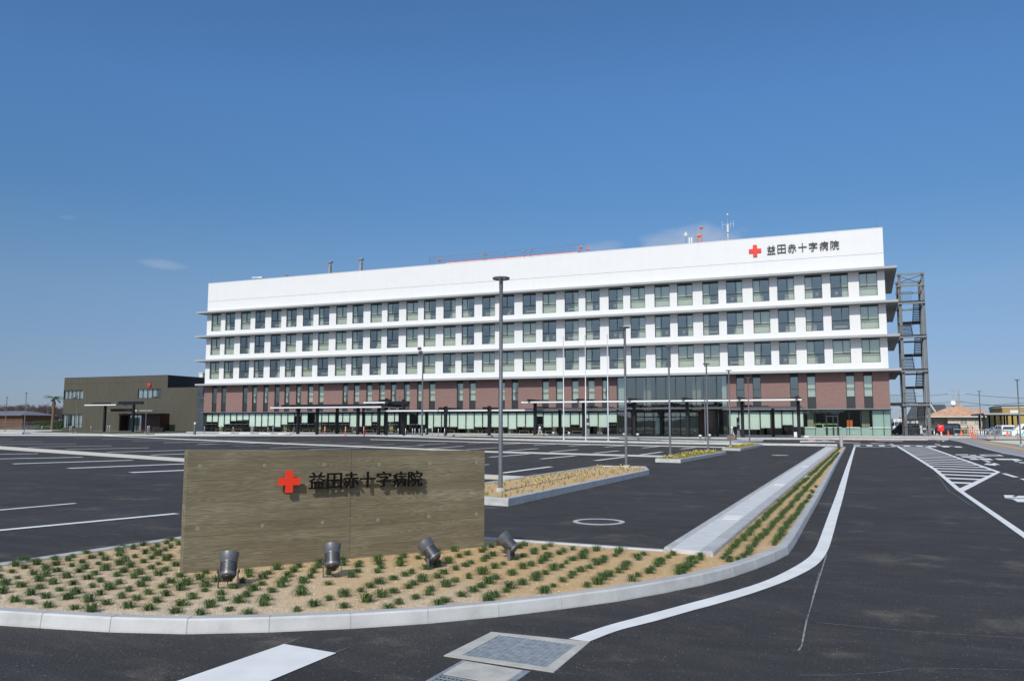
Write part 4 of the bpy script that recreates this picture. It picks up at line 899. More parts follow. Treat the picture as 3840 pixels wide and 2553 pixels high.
def slit_proto():
    w_ = 1.02; H_ = ZB1-ZB0; mb = MB(); y0 = .10; e = .004
    mb.cur = 0; mb.box(e, .055, y0, y0+.1, e, H_-e); mb.box(w_-.055, w_-e, y0, y0+.1, e, H_-e)
    mb.box(.055, w_-.055, y0, y0+.1, 2.46, 2.53); mb.box(.055, w_-.055, y0, y0+.1, 1.44, 1.50); mb.box(.055, w_-.055, y0, y0+.1, H_-.47, H_-.42)
    mb.cur = 1; mb.box(.055, w_-.055, y0+.02, y0+.08, e, 1.44); mb.box(.055, w_-.055, y0+.02, y0+.08, H_-.42, H_-e)
    r_ = mb.build('narrow_window', ['window_frame', 'dark_panel'])
    MB().quad((.055, y0+.05, 1.50), (w_-.055, y0+.05, 1.50), (w_-.055, y0+.05, H_-.47), (.055, y0+.05, H_-.47)).build('pane', 'window_glass', r_)
    return r_
sp_ = slit_proto()
def slit_cur(x0, x1, z0, z1, m_, seed, pinch=False):
    r = random.Random(seed); mb = MB(); n = 14
    for i in range(n):
        t0, t1 = i/n, (i+1)/n
        def X_(t, z):
            f = 1.0
            if pinch: f = .45+.55*min(1, abs(z-2.3)/1.2)
            return x0+(x1-x0)*t*f
        y = lambda t: .36+.03*sin(t*30)
        zs = [z0, (z0+2.3)/2, 2.3, (2.3+z1)/2, z1]
        for a_, b_ in zip(zs, zs[1:]): mb.quad((X_(t0, a_), y(t0), a_), (X_(t1, a_), y(t1), a_), (X_(t1, b_), y(t1), b_), (X_(t0, b_), y(t0), b_))
    o = mb.build('curtain', m_); me = o.data; bpy.data.objects.remove(o); return me
mat('pale_curtain', (.82, .86, .74), .9)
sc = [slit_cur(.08, .94, 1.5, 4.2, 'pale_curtain', 1), slit_cur(.08, .6, 1.5, 4.2, 'pale_curtain', 2, True), slit_cur(.3, .94, 1.5, 4.2, 'pale_curtain', 3)]
mb = MB(); mb.quad((.08, .36, 1.5), (.94, .36, 1.5), (.94, .36, 4.2), (.08, .36, 4.2)); o = mb.build('blind', 'blind'); sbl = o.data; bpy.data.objects.remove(o)
CM = [None, None, None, 1, 1, None, 1, 1, 0, 0, 1, 0, 0, 0, 1, 2, 0, 0, 2, 0, 0, 1, 0, 0, 0, 0, 1, None, None, 3, 3, 3, 3]
CM[29] = None; CM[30] = 3
for i, (x, _) in enumerate(SL):
    o = sp_ if i == 0 else copy_tree(sp_); o.parent = hosp; o.location = Vector((x, YW, ZB0))-Vector(ORG[hosp.name])
    if CM[i] is not None:
        me = sbl if CM[i] == 3 else sc[CM[i]]; c_ = bpy.data.objects.new('blind' if CM[i] == 3 else 'curtain', me); COL.objects.link(c_); c_.parent = o
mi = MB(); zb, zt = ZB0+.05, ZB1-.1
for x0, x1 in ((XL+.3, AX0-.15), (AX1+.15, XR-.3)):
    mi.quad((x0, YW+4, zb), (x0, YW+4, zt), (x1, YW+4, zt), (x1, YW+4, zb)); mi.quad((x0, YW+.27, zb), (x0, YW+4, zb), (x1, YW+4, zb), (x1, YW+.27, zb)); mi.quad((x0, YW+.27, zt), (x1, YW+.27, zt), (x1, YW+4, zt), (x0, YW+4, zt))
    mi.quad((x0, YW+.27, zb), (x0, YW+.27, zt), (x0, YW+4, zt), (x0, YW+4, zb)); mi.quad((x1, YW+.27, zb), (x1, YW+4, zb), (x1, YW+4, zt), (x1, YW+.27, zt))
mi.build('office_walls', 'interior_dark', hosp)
# ledge over the ground floor
mb = MB(); mb.box(XL-.35, AX0, YW-.42, YW+.25, 3.40, 3.578); mb.box(AX1, XR+.12, YW-.42, YW+.25, 3.40, 3.578); mb.build('canopy_ledge', 'dark_panel', hosp)
mb = MB(); mb.box(XL-.36, AX0, YW-.45, YW-.421, 3.50, 3.588); mb.box(AX1, XR+.13, YW-.45, YW-.421, 3.50, 3.588); mb.build('ledge_flashing', 'steel', hosp)
# ground-floor glazing, panel by panel
gx = list(np.linspace(-103.27, -90.2, 11))+list(np.linspace(-90.2, -74.3, 13)[1:])+list(np.linspace(-74.3, -31.07, 33)[1:])
gx2 = [-16.23, -14.91, -13.58, -12.26, -10.95, -9.61, -8.28, -6.98]
BLZ = [1.95, 1.95, 1.15, 1.6, 2.1, 2.2, 2.28, 1.2, 1.2, 1.2, 1.3, 1.15, 1.55, 1.9, 2.9, 1.8, None, 1.9, 1.9, 1.9, 1.9, 1.9, 1.2, 1.25, 1.35, 1.95, 1.35, 1.95, 2.0, 1.55, None, 1.55, 1.0]
rb = random.Random(4)
while len(BLZ) < 54: BLZ.append(rb.choice([1.22, 1.22, 1.22, .95, 1.25]))
BLZ[45] = 2.75; BLZ[49] = 1.6; BLZ[53] = 1.9; BLZ[51] = 1.35
panels = list(zip(gx, gx[1:], BLZ))+list(zip(gx2, gx2[1:], [1.35, 1.0, 1.0, 1.2, 1.2, 1.6, 1.35]))
ub = MB().quad((0, 0, 0), (1, 0, 0), (1, 0, 1), (0, 0, 1)); uo = ub.build('blind', 'blind'); ubm = uo.data; bpy.data.objects.remove(uo)
mb = MB(); mb.box(-.03, .03, .02, .12, 0, 3.11); gpm = mb.build('glazing_panel', 'window_frame'); MB().quad((.03, .07, .0), (1.31, .07, .0), (1.31, .07, 3.11), (.03, .07, 3.11)).build('pane', 'clear_glass', gpm)
for i, (a_, b_, bz) in enumerate(panels):
    o = gpm if i == 0 else copy_tree(gpm); o.parent = hosp; o.location = Vector((a_, YW, ZG))-Vector(ORG[hosp.name]); o.scale = ((b_-a_)/1.34, 1, 1)
    if bz:
        c_ = bpy.data.objects.new('roller_blind', ubm); COL.objects.link(c_); c_.parent = o; c_.location = (.085, .16, bz-ZG); c_.scale = (1.19, 1, 3.22-bz)
mb = MB(); mb.box(gx[-1]-.03, gx[-1]+.03, YW+.02, YW+.12, ZG, 3.40); mb.box(XL-.10, gx[0], YW+.06, YW+.12, ZG, 3.40); mb.build('glazing_end_mullion', 'window_frame', hosp)
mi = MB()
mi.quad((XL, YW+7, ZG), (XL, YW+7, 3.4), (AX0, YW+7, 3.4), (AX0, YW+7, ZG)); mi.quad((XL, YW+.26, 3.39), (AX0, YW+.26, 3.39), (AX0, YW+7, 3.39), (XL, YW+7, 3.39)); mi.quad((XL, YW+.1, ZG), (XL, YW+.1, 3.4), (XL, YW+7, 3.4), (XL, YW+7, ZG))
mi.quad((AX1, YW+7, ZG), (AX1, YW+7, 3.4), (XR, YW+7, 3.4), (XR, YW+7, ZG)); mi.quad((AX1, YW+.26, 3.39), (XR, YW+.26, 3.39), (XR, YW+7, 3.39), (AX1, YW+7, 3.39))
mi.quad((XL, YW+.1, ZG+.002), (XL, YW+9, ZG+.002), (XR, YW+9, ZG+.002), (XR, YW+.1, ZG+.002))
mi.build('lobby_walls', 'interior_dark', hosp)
mc = MB(); x = -101.2
while x < -33: mc.box(x, x+.75, YW+1.0, YW+1.7, ZG, 3.38); x += 6.7
mc.box(-6.6, -5.9, YW+1.0, YW+1.7, ZG, 3.38); mc.box(-.3, .6, YW+1.6, YW+2.3, ZG, 3.38); mc.build('lobby_column', 'inner_concrete', hosp)
mc = MB(); x = -101.8; rb = random.Random(9)
while x < -36:
    if rb.random() < .72: mc.box(x, x+1.5, YW+.8, YW+1.3, .66, .72); mc.box(x, x+.06, YW+.8, YW+1.3, ZG, .66); mc.box(x+1.44, x+1.5, YW+.8, YW+1.3, ZG, .66)
    x += 2.0
mc.build('lobby_bench', 'wood_bench', hosp)
# row of safety dots on the glass
mb = MB(); x = XL+.4
while x < AX0: mb.box(x, x+.06, YW+.060, YW+.066, 1.52, 1.58); x += .27
x = AX1+.3
while x < -7.2: mb.box(x, x+.06, YW+.060, YW+.066, 1.52, 1.58); x += .27
dots = mb.build('glass_safety_dots', 'interior_white', hosp); dots['kind'] = 'stuff'
# glazed shop at the right end
gx3 = [-6.98, -5.65, -4.37, -2.97, -1.71, -.4, .89, 2.18, 2.93]
for a_, b_ in zip(gx3, gx3[1:]):
    o = copy_tree(gpm)
    for ch in list(o.children):
        if ch.name.startswith('roller'): bpy.data.objects.remove(ch)
    o.parent = hosp; o.location = Vector((a_, YW, ZG))-Vector(ORG[hosp.name]); o.scale = ((b_-a_)/1.34, 1, 1)
mb = MB(); mb.box(XR-.04, XR+.02, YW+.02, YW+.12, ZG, 3.40)
mb.box(-4.37, -4.25, YW-.02, YW+.14, ZG, 2.75); mb.box(-3.10, -2.98, YW-.02, YW+.14, ZG, 2.75); mb.box(-3.62, -3.50, YW-.02, YW+.14, ZG, 2.6); mb.box(-4.25, -3.10, YW-.02, YW+.14, 2.6, 2.75); mb.build('shop_door_frame', 'window_frame', hosp)
mb = MB()
for a_, b_ in ((-6.9, -4.45), (-4.2, -3.66), (-3.46, -3.14), (-2.9, 2.1)): mb.box(a_, b_, YW+.30, YW+.32, ZG, 1.26)
mb.build('frosted_band', 'frosted', hosp)
mb = MB()
for a_, b_ in ((-6.9, -5.5), (-4.6, -2.6), (-2.1, -.5), (.5, 2.9)): mb.box(a_, b_, YW+.04, YW+.055, 1.27, 1.33)
mb.build('white_rail', 'interior_white', hosp)
mb = MB(); mb.box(2.2, 2.9, YW+.28, YW+.30, ZG, 3.35); mb.box(.93, 2.14, YW+.28, YW+.30, 1.3, 3.35); mb.build('shop_screen', 'frosted', hosp)
MB().box(-2.0, -1.35, YW+1.0, YW+1.5, ZG, 2.18).build('orange_cabinet', 'orange', hosp)
mb = MB(); mb.box(-5.85, -3.0, YW+1.6, YW+2.1, 1.62, 1.80); mb.box(-5.85, -5.7, YW+1.6, YW+2.1, 1.2, 1.62); mb.box(-4.9, -4.7, YW+1.6, YW+2.1, 1.2, 1.62); mb.box(-3.2, -3.0, YW+1.6, YW+2.1, 1.2, 1.62); mb.box(-5.4, -5.1, YW+1.6, YW+1.9, 1.8, 1.9); mb.box(-4.3, -4.1, YW+1.6, YW+1.9, 1.8, 1.9); mb.build('shop_shelf', 'green_shelf', hosp)
# atrium glazing
zt = ZB1+.0; am = [-31.01, -29.70, -28.36, -26.98, -25.64, -24.29, -22.98, -21.63, -20.29, -18.92, -17.58, -16.28]
for i, (a_, b_) in enumerate(zip(am, am[1:])):
    mb = MB(); w_ = .05; 
    mb.box(a_-.03, a_+.03, YW+.02, YW+.14, ZG, zt-.12); mb.box(a_+.03, b_-.03, YW+.02, YW+.12, zt-.12, zt-.004)
    pn = mb.build('atrium_panel', 'window_frame', hosp); MB().quad((a_+.03, YW+.08, ZG), (b_-.03, YW+.08, ZG), (b_-.03, YW+.08, zt-.12), (a_+.03, YW+.08, zt-.12)).build('pane', 'entrance_glass', pn)
for xe in (AX1-.06, AX0-.02): MB().box(xe, xe+.07, YW+.0, YW+.16, ZG, zt-.01).build('atrium_end_frame', 'window_frame', hosp)
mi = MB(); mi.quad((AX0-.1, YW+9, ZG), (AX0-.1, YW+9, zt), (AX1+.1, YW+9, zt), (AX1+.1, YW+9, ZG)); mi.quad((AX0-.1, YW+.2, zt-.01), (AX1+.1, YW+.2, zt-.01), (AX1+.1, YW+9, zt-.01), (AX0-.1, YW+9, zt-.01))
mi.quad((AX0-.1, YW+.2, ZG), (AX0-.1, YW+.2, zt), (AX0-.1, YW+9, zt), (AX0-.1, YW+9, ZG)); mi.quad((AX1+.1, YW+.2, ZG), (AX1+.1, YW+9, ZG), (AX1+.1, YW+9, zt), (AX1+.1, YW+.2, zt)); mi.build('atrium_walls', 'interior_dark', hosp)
mc = MB(); mc.box(-27.5, -26.5, YW+.8, YW+1.6, ZG, zt-.02); mc.box(-20.9, -19.8, YW+.8, YW+1.6, ZG, zt-.02); mc.build('atrium_column', 'inner_concrete', hosp)
mc = MB(); mc.box(-30.9, -29.9, YW+.35, YW+.45, 3.5, zt-.05); mc.box(-16.95, -16.33, YW+.35, YW+.45, 3.5, zt-.05); mc.build('atrium_white_panel', 'interior_white', hosp)
# facade lettering
yl = YW-.05
def atf(px, py): return P(px, py, yl)
fb = zz(2300, 800, 2.61375, [(1503, 313), (1592, 405)]) 
chs = [((1503, 318), (1592, 400)), ((1608, 313), (1690, 397)), ((1706, 300), (1797, 385)), ((1808, 290), (1897, 383)), ((1912, 283), (2002, 370)), ((2014, 280), (2100, 362))]
cc, cw, chh = [], [], []
for (a_, b_), (c_, d_) in chs:
    (xa, za), (xb, zb_) = atf(2300+a_/2.61375, 800+b_/2.61375), atf(2300+c_/2.61375, 800+d_/2.61375); cc.append(((xa+xb)/2, (za+zb_)/2)); cw.append(xb-xa); chh.append(za-zb_)
(xa, za), (xb, zb_) = atf(3000+220/1.9595, 900+2/1.9595), atf(3000+290/1.9595, 900+74/1.9595); cc.append(((xa+xb)/2, (za+zb_)/2)); cw.append(xb-xa); chh.append(za-zb_)
zm = sum(q[1] for q in cc)/7; hm = sum(chh)/7*.93; wm = sum(cw)/7*.98
x_a, x_b = cc[0][0], cc[-1][0]
glyphs(TXT, lambda i: (x_a+(x_b-x_a)*i/6, zm), lambda i: wm, lambda i: hm*(1.03 if i != 3 else 1.0), .07, Vector((0, yl, 0)), Vector((1, 0, 0)), Vector((0, -1, 0)), 'facade_letter', hosp, 'sign_character', .008)
(xa, za), (xb, zb_) = atf(2809, 960), atf(2831, 919); (xr, _z2), (_x3, zlo) = atf(2851, 935), atf(2833, 962.5)
mb = MB(); (x0c, _), (x1c, _) = atf(2810.5, 940), atf(2852.5, 938); zc0, zc1 = atf(2832, 963)[1], atf(2832, 919)[1]
cross(mb, Vector(((x0c+x1c)/2, yl-.0, (zc0+zc1)/2)), Vector((1, 0, 0)), Vector((0, -1, 0)), (zc1-zc0), .10); mb.f = [f_[::-1] for f_ in mb.f]; mb.build('sign_cross', 'facade_cross', hosp)
# grey metal link wall at the left end
x0 = P(742, 1500, 110.4)[0]; mb = MB(); mb.box(x0-.2, XL-.003, 110.4, 113, ZG-.3, 8.0); mb.build('metal_side_wall', 'slate_metal', hosp)
mb = MB()
for z in (1.95, 4.1, 6.0): mb.box(x0-.2, XL-.003, 110.385, 110.398, z, z+.03)
mb.build('panel_joint', 'steel', hosp)
# entrance box
x0, x1 = P(2367, 1600, 104)[0], P(2658, 1600, 104)[0]
mb = MB(); y0, y1 = 104.0, YW-.02; zt = 3.38
mb.box(x0, x1, y0-.3, y1, 3.12, zt); mb.box(x0, x0+.45, y0, y1, ZG-.1, 3.12); mb.box(x1-1.3, x1, y0, y1, ZG-.1, 3.12); mb.build('entrance_porch', 'red_tile', hosp)
mb = MB(); w_ = (x1-1.3-x0-.45)
for k in range(8): xk = x0+.45+w_*k/7; mb.box(xk-.04, xk+.04, y0+.5, y0+.6, ZG, 3.12)
mb.box(x0+.5, x1-1.35, y0+.5, y0+.6, 2.5, 2.62); mb.build('entrance_door_frame', 'window_frame', hosp)
MB().quad((x0+.45, y0+.56, ZG), (x1-1.3, y0+.56, ZG), (x1-1.3, y0+.56, 3.12), (x0+.45, y0+.56, 3.12)).build('entrance_door_glass', 'entrance_glass', hosp)
mb = MB(); mb.box(x0+3.05, x0+3.95, y0+.42, y0+.46, ZG+.1, 2.45); mb.build('frosted_door', 'frosted', hosp)

# ------------------------------------------------------------------ things on the hospital roof
YR = YW+3
def roofz(px, py, Y=YR): return P(px, py, Y)
def stack(px, top, lab):
    x, z = roofz(px, top); o = thing('exhaust_stack', (x, YR, ZROOF-.7), lab, 'chimney', 'exhaust stacks on the hospital roof')
    MB().box(x-.20, x+.20, YR-.2, YR+.2, ZROOF-.7, z-.75).build('flue', 'chimney_metal', o)
    MB().lathe((x, YR, z-.75), (0, 0, 1), [(0, .26), (.25, .26), (.3, .20), (.42, .20)], 12).build('collar', 'steel', o); MB().box(x-.36, x+.36, YR-.36, YR+.36, z-.33, z).build('rain_cap', 'steel', o, bevel=.04)
stack(1238, 980, 'left exhaust stack with square cap on the hospital roof'); stack(1354, 969, 'right exhaust stack with square cap on the hospital roof')
x, z = roofz(1078, 1030); o = thing('satellite_dish', (x, YR, ZROOF-.7), 'white satellite dish seen edge-on above the hospital parapet', 'satellite dish')
ax = Vector((-.80, -.55, .30)).normalized(); MB().lathe((x, YR, z), ax, [(0, .08), (.05, .3), (.13, .55), (.16, .56), (.10, .32), (.04, .1)], 20).build('reflector', 'white_paint', o, smooth=True); mb = MB(); mb.tube((x+.12, YR, ZROOF-.7), (x+.12, YR, z-.1), .06); mb.tube(Vector((x, YR, z-.4)), Vector((x, YR, z))+ax*.7, .02); mb.build('mount', 'steel', o)
x, z = roofz(972, 1040); o = thing('radar_bar', (x, YR, ZROOF-.7), 'white horizontal antenna bar on a short post above the left parapet', 'antenna'); MB().obox((x-.45, YR, z), (1, .1, 0), (-.1, 1, 0), (0, 0, 1), 1.0, .12, .09).build('bar', 'white_paint', o, bevel=.03); mb = MB(); mb.lathe((x+.35, YR, z-.3), (0, 0, 1), [(0, .1), (.1, .42), (.17, .42), (.2, .2)], 14); mb.tube((x+.35, YR, ZROOF-.7), (x+.35, YR, z-.3), .07); mb.build('post', 'white_paint', o)
for px, top, Y_, lab in ((809, 1017, YW+.6, 'thin lightning rod near the left corner of the hospital roof'), (1215, 978, YR, 'thin lightning rod just left of the left exhaust stack'), (1621, 938, YR+3, 'thin lightning rod at the left end of the helipad'), (2084, 888, YR+3, 'thin lightning rod rising from the helipad railing'), (3285, 800, YW+.6, 'thin lightning rod near the right corner of the hospital roof'), (2609, 845, YR, 'thin lightning rod beside the orange siren'), (2716, 880, YR, 'thin short rod just left of the radio mast')):
    x, z = P(px, top, Y_); tag(MB().tube((x, Y_, ZROOF-.75), (x, Y_, ZROOF+.6), .035, n=6).tube((x, Y_, ZROOF+.6), (x, Y_, z), .018, .012, n=6).build('lightning_rod', 'steel'), lab, 'lightning rod', 'lightning rods on the hospital roof')
# helipad
YH = YW+5; x0, zl_ = P(1672, 983, YH); x1, zr_ = P(2168, 941, YH); zh = max(zl_, zr_)
hp = thing('helipad', (x0, YH, ZROOF), 'raised rooftop helipad with red edge stripe and railing', 'helipad'); zt = P(1920, 963, YH)[1]
MB().box(x0, x1, YH, YH+12, ZROOF-.6, zt-.081).build('deck', 'white_box', hp); MB().box(x0-.03, x1+.03, YH-.03, YH+12, zt-.08, zt).build('red_edge', 'facade_cross', hp)
mb = MB(); xa, xb = P(1612, 975, YH-.8)[0], P(2200, 925, YH-.8)[0]; zr2 = P(1900, 942, YH-.8)[1]; n = 17
for k in range(n+1): x = xa+(xb-xa)*k/n; mb.tube((x, YH-.8, ZROOF-.3), (x, YH-.8, zr2), .022, n=5)
mb.tube((xa, YH-.8, zr2), (xb, YH-.8, zr2), .022, n=5); mb.tube((xa, YH-.8, zr2-.5), (xb, YH-.8, zr2-.5), .015, n=5); mb.build('railing', 'steel', hp)
mb = MB()
for px in (1815, 1823, 1893, 1965, 1991): x, z = P(px, 955-(px-1820)*.09, YH-.3); mb.tube((x, YH-.3, ZROOF-.3), (x, YH-.3, z), .04, n=6); mb.obox((x, YH-.4, z+.05), (1, 0, 0), (0, 1, 0), (0, 0, 1), .14, .1, .12)
mb.build('deck_light', 'steel', hp)
mb = MB(); x, _ = P(1625, 990, YH-.6); mb.box(x-.5, x+.5, YH-.9, YH-.3, ZROOF-.3, ZROOF+.6)
for k in range(5): mb.tube((x-.5+.25*k, YH-.95, ZROOF), (x-.5+.25*k, YH-.95, zr2), .02, n=4)
mb.build('access_cage', 'steel', hp)
for px, py, lab in ((1648, 975, 'orange beacon lamp at the left end of the helipad'), (2178, 929, 'orange beacon lamp at the right end of the helipad')):
    x, z = P(px, py, YH-.3); o = thing('beacon_lamp', (x, YH-.3, ZROOF-.3), lab, 'beacon', 'orange beacons by the helipad'); MB().tube((x, YH-.3, ZROOF-.3), (x, YH-.3, z-.1), .07).build('post', 'steel', o); MB().lathe((x-.25, YH-.3, z), (1, .0, .15), [(0, .10), (.1, .18), (.35, .2), (.6, .06)], 12).build('lamp', 'siren_orange', o)
x, z = P(2210, 935, YH-.3); o = tag(MB().tube((x, YH-.3, ZROOF-.3), (x-.45, YH-.3, z+.35), .06).tube((x-.1, YH-.3, z-.1), (x-.35, YH-.3, z+.25), .13).build('signal_arm', 'siren_orange'), 'slanting orange and white arm right of the helipad', 'signal')
# radio mast
x, zt = roofz(2728, 805); o = thing('radio_mast', (x, YR, ZROOF-.7), 'tall grey radio mast with dipole arms left of the facade sign', 'antenna mast')
MB().lathe((x, YR, ZROOF-.7), (0, 0, 1), [(0, .10), (zt-ZROOF-1.9, .09), (zt-ZROOF-1.8, .05), (zt-ZROOF+.4, .05)], 10).build('mast_pole', 'steel', o, smooth=True)
zc = roofz(2728, 857)[1]; MB().lathe((x, YR, zc-.55), (0, 0, 1), [(0, .22), (.02, .22), (.03, .16), (1.1, .16), (1.11, .2), (1.15, .2)], 12).build('equipment_case', 'white_box', o)
mb = MB()
for dx, dy in ((-.72, -.1), (.78, .1), (.3, .6)):
    zb_ = zc+.57; mb.tube((x, YR, zb_), (x+dx, YR+dy, zb_), .02, n=5); mb.tube((x+dx, YR+dy, zb_-.5), (x+dx, YR+dy, zb_+.5), .018, n=5)
mb.build('dipole', 'white_paint', o); mb = MB(); mb.ball((x, YR, zt+.0), .13, 8); mb.build('top_lamp', 'white_paint', o, smooth=True)
x, z = roofz(2572, 880); o = thing('panel_antenna', (x, YR, ZROOF-.7), 'grey pole with a small panel antenna, left of the two white cylinders', 'antenna'); MB().tube((x, YR, ZROOF-.7), (x, YR, z), .05).build('pole', 'steel', o); mb = MB(); mb.box(x-.12, x+.12, YR-.12, YR+.12, z-.25, z+.35); mb.box(x-.25, x+.25, YR-.1, YR+.1, z-.1, z+.1); mb.build('panel', 'white_box', o)
x, z = roofz(2588, 890); mbx = MB()
for k, px in enumerate((2584, 2593)):
    x, z = roofz(px, 892); o = tag(MB().lathe((x, YR, ZROOF-.7), (.02, 0, 1), [(0, .09), (z-ZROOF+.3, .12), (z-ZROOF+.68, .1), (z-ZROOF+.75, .05)], 12).build('white_cylinder_antenna', 'white_paint', smooth=True), ('left' if k == 0 else 'right')+' one of the pair of stubby white cylinder antennas on the roof', 'antenna', 'pair of white cylinder antennas')
x, z = roofz(2622, 884); o = thing('siren', (x, YR, ZROOF-.7), 'orange rooftop siren on splayed orange legs', 'siren')
mb = MB(); mb.tube((x-.35, YR, ZROOF-.7), (x-.18, YR, z-.2), .09, n=6); mb.tube((x+.42, YR, ZROOF-.7), (x+.30, YR, z-.1), .09, n=6); mb.build('leg', 'siren_orange', o)
MB().lathe((x-.25, YR, z), (1, .1, .05), [(0, .20), (.45, .20)], 14).build('drum', 'siren_orange', o)
mb = MB(); mb.tube((x+.30, YR, z-.2), (x+.30, YR, z+1.0), .04, n=6); mb.lathe((x+.30, YR, z+.95), (0, 0, 1), [(0, .05), (.05, .28), (.12, .3), (.2, .12), (.35, .05)], 12); mb.build('horn_mast', 'siren_orange', o)

# ------------------------------------------------------------------ escape stair tower
YT = 110.0; xt0 = P(3379, 1200, YT)[0]; xt1 = P(3467, 1200, YT)[0]; YT2 = 116.5; xm = (xt0+xt1)/2+.1
st = thing('escape_stair', (xt0, YT, ZG), 'open grey steel escape stair tower beside the right end of the hospital', 'stair tower')
levels = [8.34-4.05, 8.34, 12.45, 16.58]; ztop = P(3440, 1020, YT)[1]
mb = MB()
for x in (xt0, xt1):
    for y in (YT+.25, YT2): 
        mb.box(x-.16, x+.16, y-.02, y+.02, ZG, ztop); mb.box(x-.16, x-.12, y-.16, y-.02, ZG, ztop); mb.box(x+.12, x+.16, y-.16, y-.02, ZG, ztop); mb.box(x-.16, x-.12, y+.02, y+.16, ZG, ztop); mb.box(x+.12, x+.16, y+.02, y+.16, ZG, ztop)
mb.build('steel_column', 'stair_grey', st)
for z in levels+[ztop-.2, ztop-1.6]:
    mb = MB()
    for y in (YT+.02, YT2): 
        if z in levels: mb.box(xt0-.3, xt1+.2, y-.08, y+.08, z-.42, z-.20)
        else: mb.box(xt0-.3, xt1+.2, y-.06, y+.06, z-.1, z+.1)
    for x in (xt0, xt1): mb.box(x-.055, x+.055, YT+.1, YT2-.08, z-.40, z-.22)
    mb.build('steel_beam', 'stair_grey', st)
mb = MB(); mb.tube((xt0-.2, YT+.3, ztop-.3), (xt1, YT2, ztop-.3), .04, n=5); mb.tube((xt1, YT+.3, ztop-.3), (xt0-.2, YT2, ztop-.3), .04, n=5)
mb.build('cross_bracing', 'stair_grey', st)
mb = MB()
for z in levels: mb.box(xt0-.25, xt1+.15, YT+.1, YT+1.5, z-.10, z-.02)
zprev = ZG
for z in levels:
    zm_ = (zprev+z)/2+.1; mb.box(xt0+.1, xt1-.1, YT2-1.3, YT2-.1, zm_-.28, zm_); zprev = z
mb.build('landing', 'stair_dark', st)
tr, sg_ = MB(), MB(); zprev = ZG
for li, z in enumerate(levels):
    zm_ = (zprev+z)/2+.1; n = 11
    for k in range(n):
        f_ = (k+.5)/n; y = YT+1.5+(YT2-1.3-YT-1.5)*f_; zk = zprev+(zm_-zprev)*f_; tr.box(xt0+.25, xm-.12, y, y+.27, zk-.04, zk+.02)
        y = YT2-1.3-(YT2-1.3-YT-1.5)*f_; zk = zm_+(z-zm_)*f_; tr.box(xm+.18, xt1-.25, y-.27, y, zk-.07, zk+.02)
    for x in (xt0+.22, xm-.10):
        sg_.add([(x-.03, YT+1.5, zprev-.2), (x+.03, YT+1.5, zprev-.2), (x+.03, YT2-1.3, zm_-.25), (x-.03, YT2-1.3, zm_-.25), (x-.03, YT+1.5, zprev+.1), (x+.03, YT+1.5, zprev+.1), (x+.03, YT2-1.3, zm_+.05), (x-.03, YT2-1.3, zm_+.05)], [(0, 3, 2, 1), (4, 5, 6, 7), (0, 1, 5, 4), (1, 2, 6, 5), (2, 3, 7, 6), (3, 0, 4, 7)])
    for x in (xm+.15, xt1-.22):
        sg_.add([(x-.03, YT2-1.3, zm_-.2), (x+.03, YT2-1.3, zm_-.2), (x+.03, YT+1.5, z-.25), (x-.03, YT+1.5, z-.25), (x-.03, YT2-1.3, zm_+.1), (x+.03, YT2-1.3, zm_+.1), (x+.03, YT+1.5, z+.05), (x-.03, YT+1.5, z+.05)], [(0, 3, 2, 1), (4, 5, 6, 7), (0, 1, 5, 4), (1, 2, 6, 5), (2, 3, 7, 6), (3, 0, 4, 7)])
    zprev = z
tr.build('stair_tread', 'stair_dark', st); sg_.build('stringer', 'stair_dark', st)
mb = MB()
for z in levels+[ZG]:
    mb = MB(); top = z+1.1
    for xa_, xb_, y in ((xt0-.2, xm, YT+.15),):
        k = 0
        while xa_+k*.16 < xb_: mb.tube((xa_+k*.16, y, z), (xa_+k*.16, y, top), .010, n=4, caps=False); k += 1
        mb.tube((xa_, y, top), (xb_, y, top), .02, n=5)
    mb.build('railing', 'stair_dark', st)
for z in levels[1:]+[levels[0]]:      # bridge railings from the building
    k = 0; mb = MB()
    while XR+.1+k*.17 < xt0-.2: mb.tube((XR+.1+k*.17, 128.5 if z > 5 else 118, z), (XR+.1+k*.17, 128.5 if z > 5 else 118, z+1.15), .011, n=4, caps=False); k += 1
    mb.tube((XR, 128.5 if z > 5 else 118, z+1.15), (xt0+.2, 128.5 if z > 5 else 118, z+1.15), .02, n=5)
    mb.build('bridge_railing', 'stair_dark', st)
mb = MB(); z = levels[0]; mb.box(XR+.02, xt0-.16, YT+.2, YT2, z-.1, z-.02); mb.box(XR+.02, xt0-.3, YT-.05, YT+.1, z-.42, z-.2)
for k in range(8): xk = XR+.1+k*.62; mb.box(xk, xk+.08, YT+.12, YT+.4, z-.2, z-.02)
mb.build('bridge', 'stair_dark', st)
mb = MB(); k = 0
xa_ = xt0-.15
for i in range(15): mb.tube((xa_+.16*i, YT-.1, ZG), (xa_+.16*i, YT-.1, ZG+2.2), .012, n=4, caps=False)
for q in (ZG+.1, ZG+.9, ZG+1.3, ZG+1.6, ZG+1.9, ZG+2.2): mb.tube((xa_, YT-.1, q), (xa_+2.3, YT-.1, q), .015, n=4)
mb.build('security_gate', 'stair_grey', st)

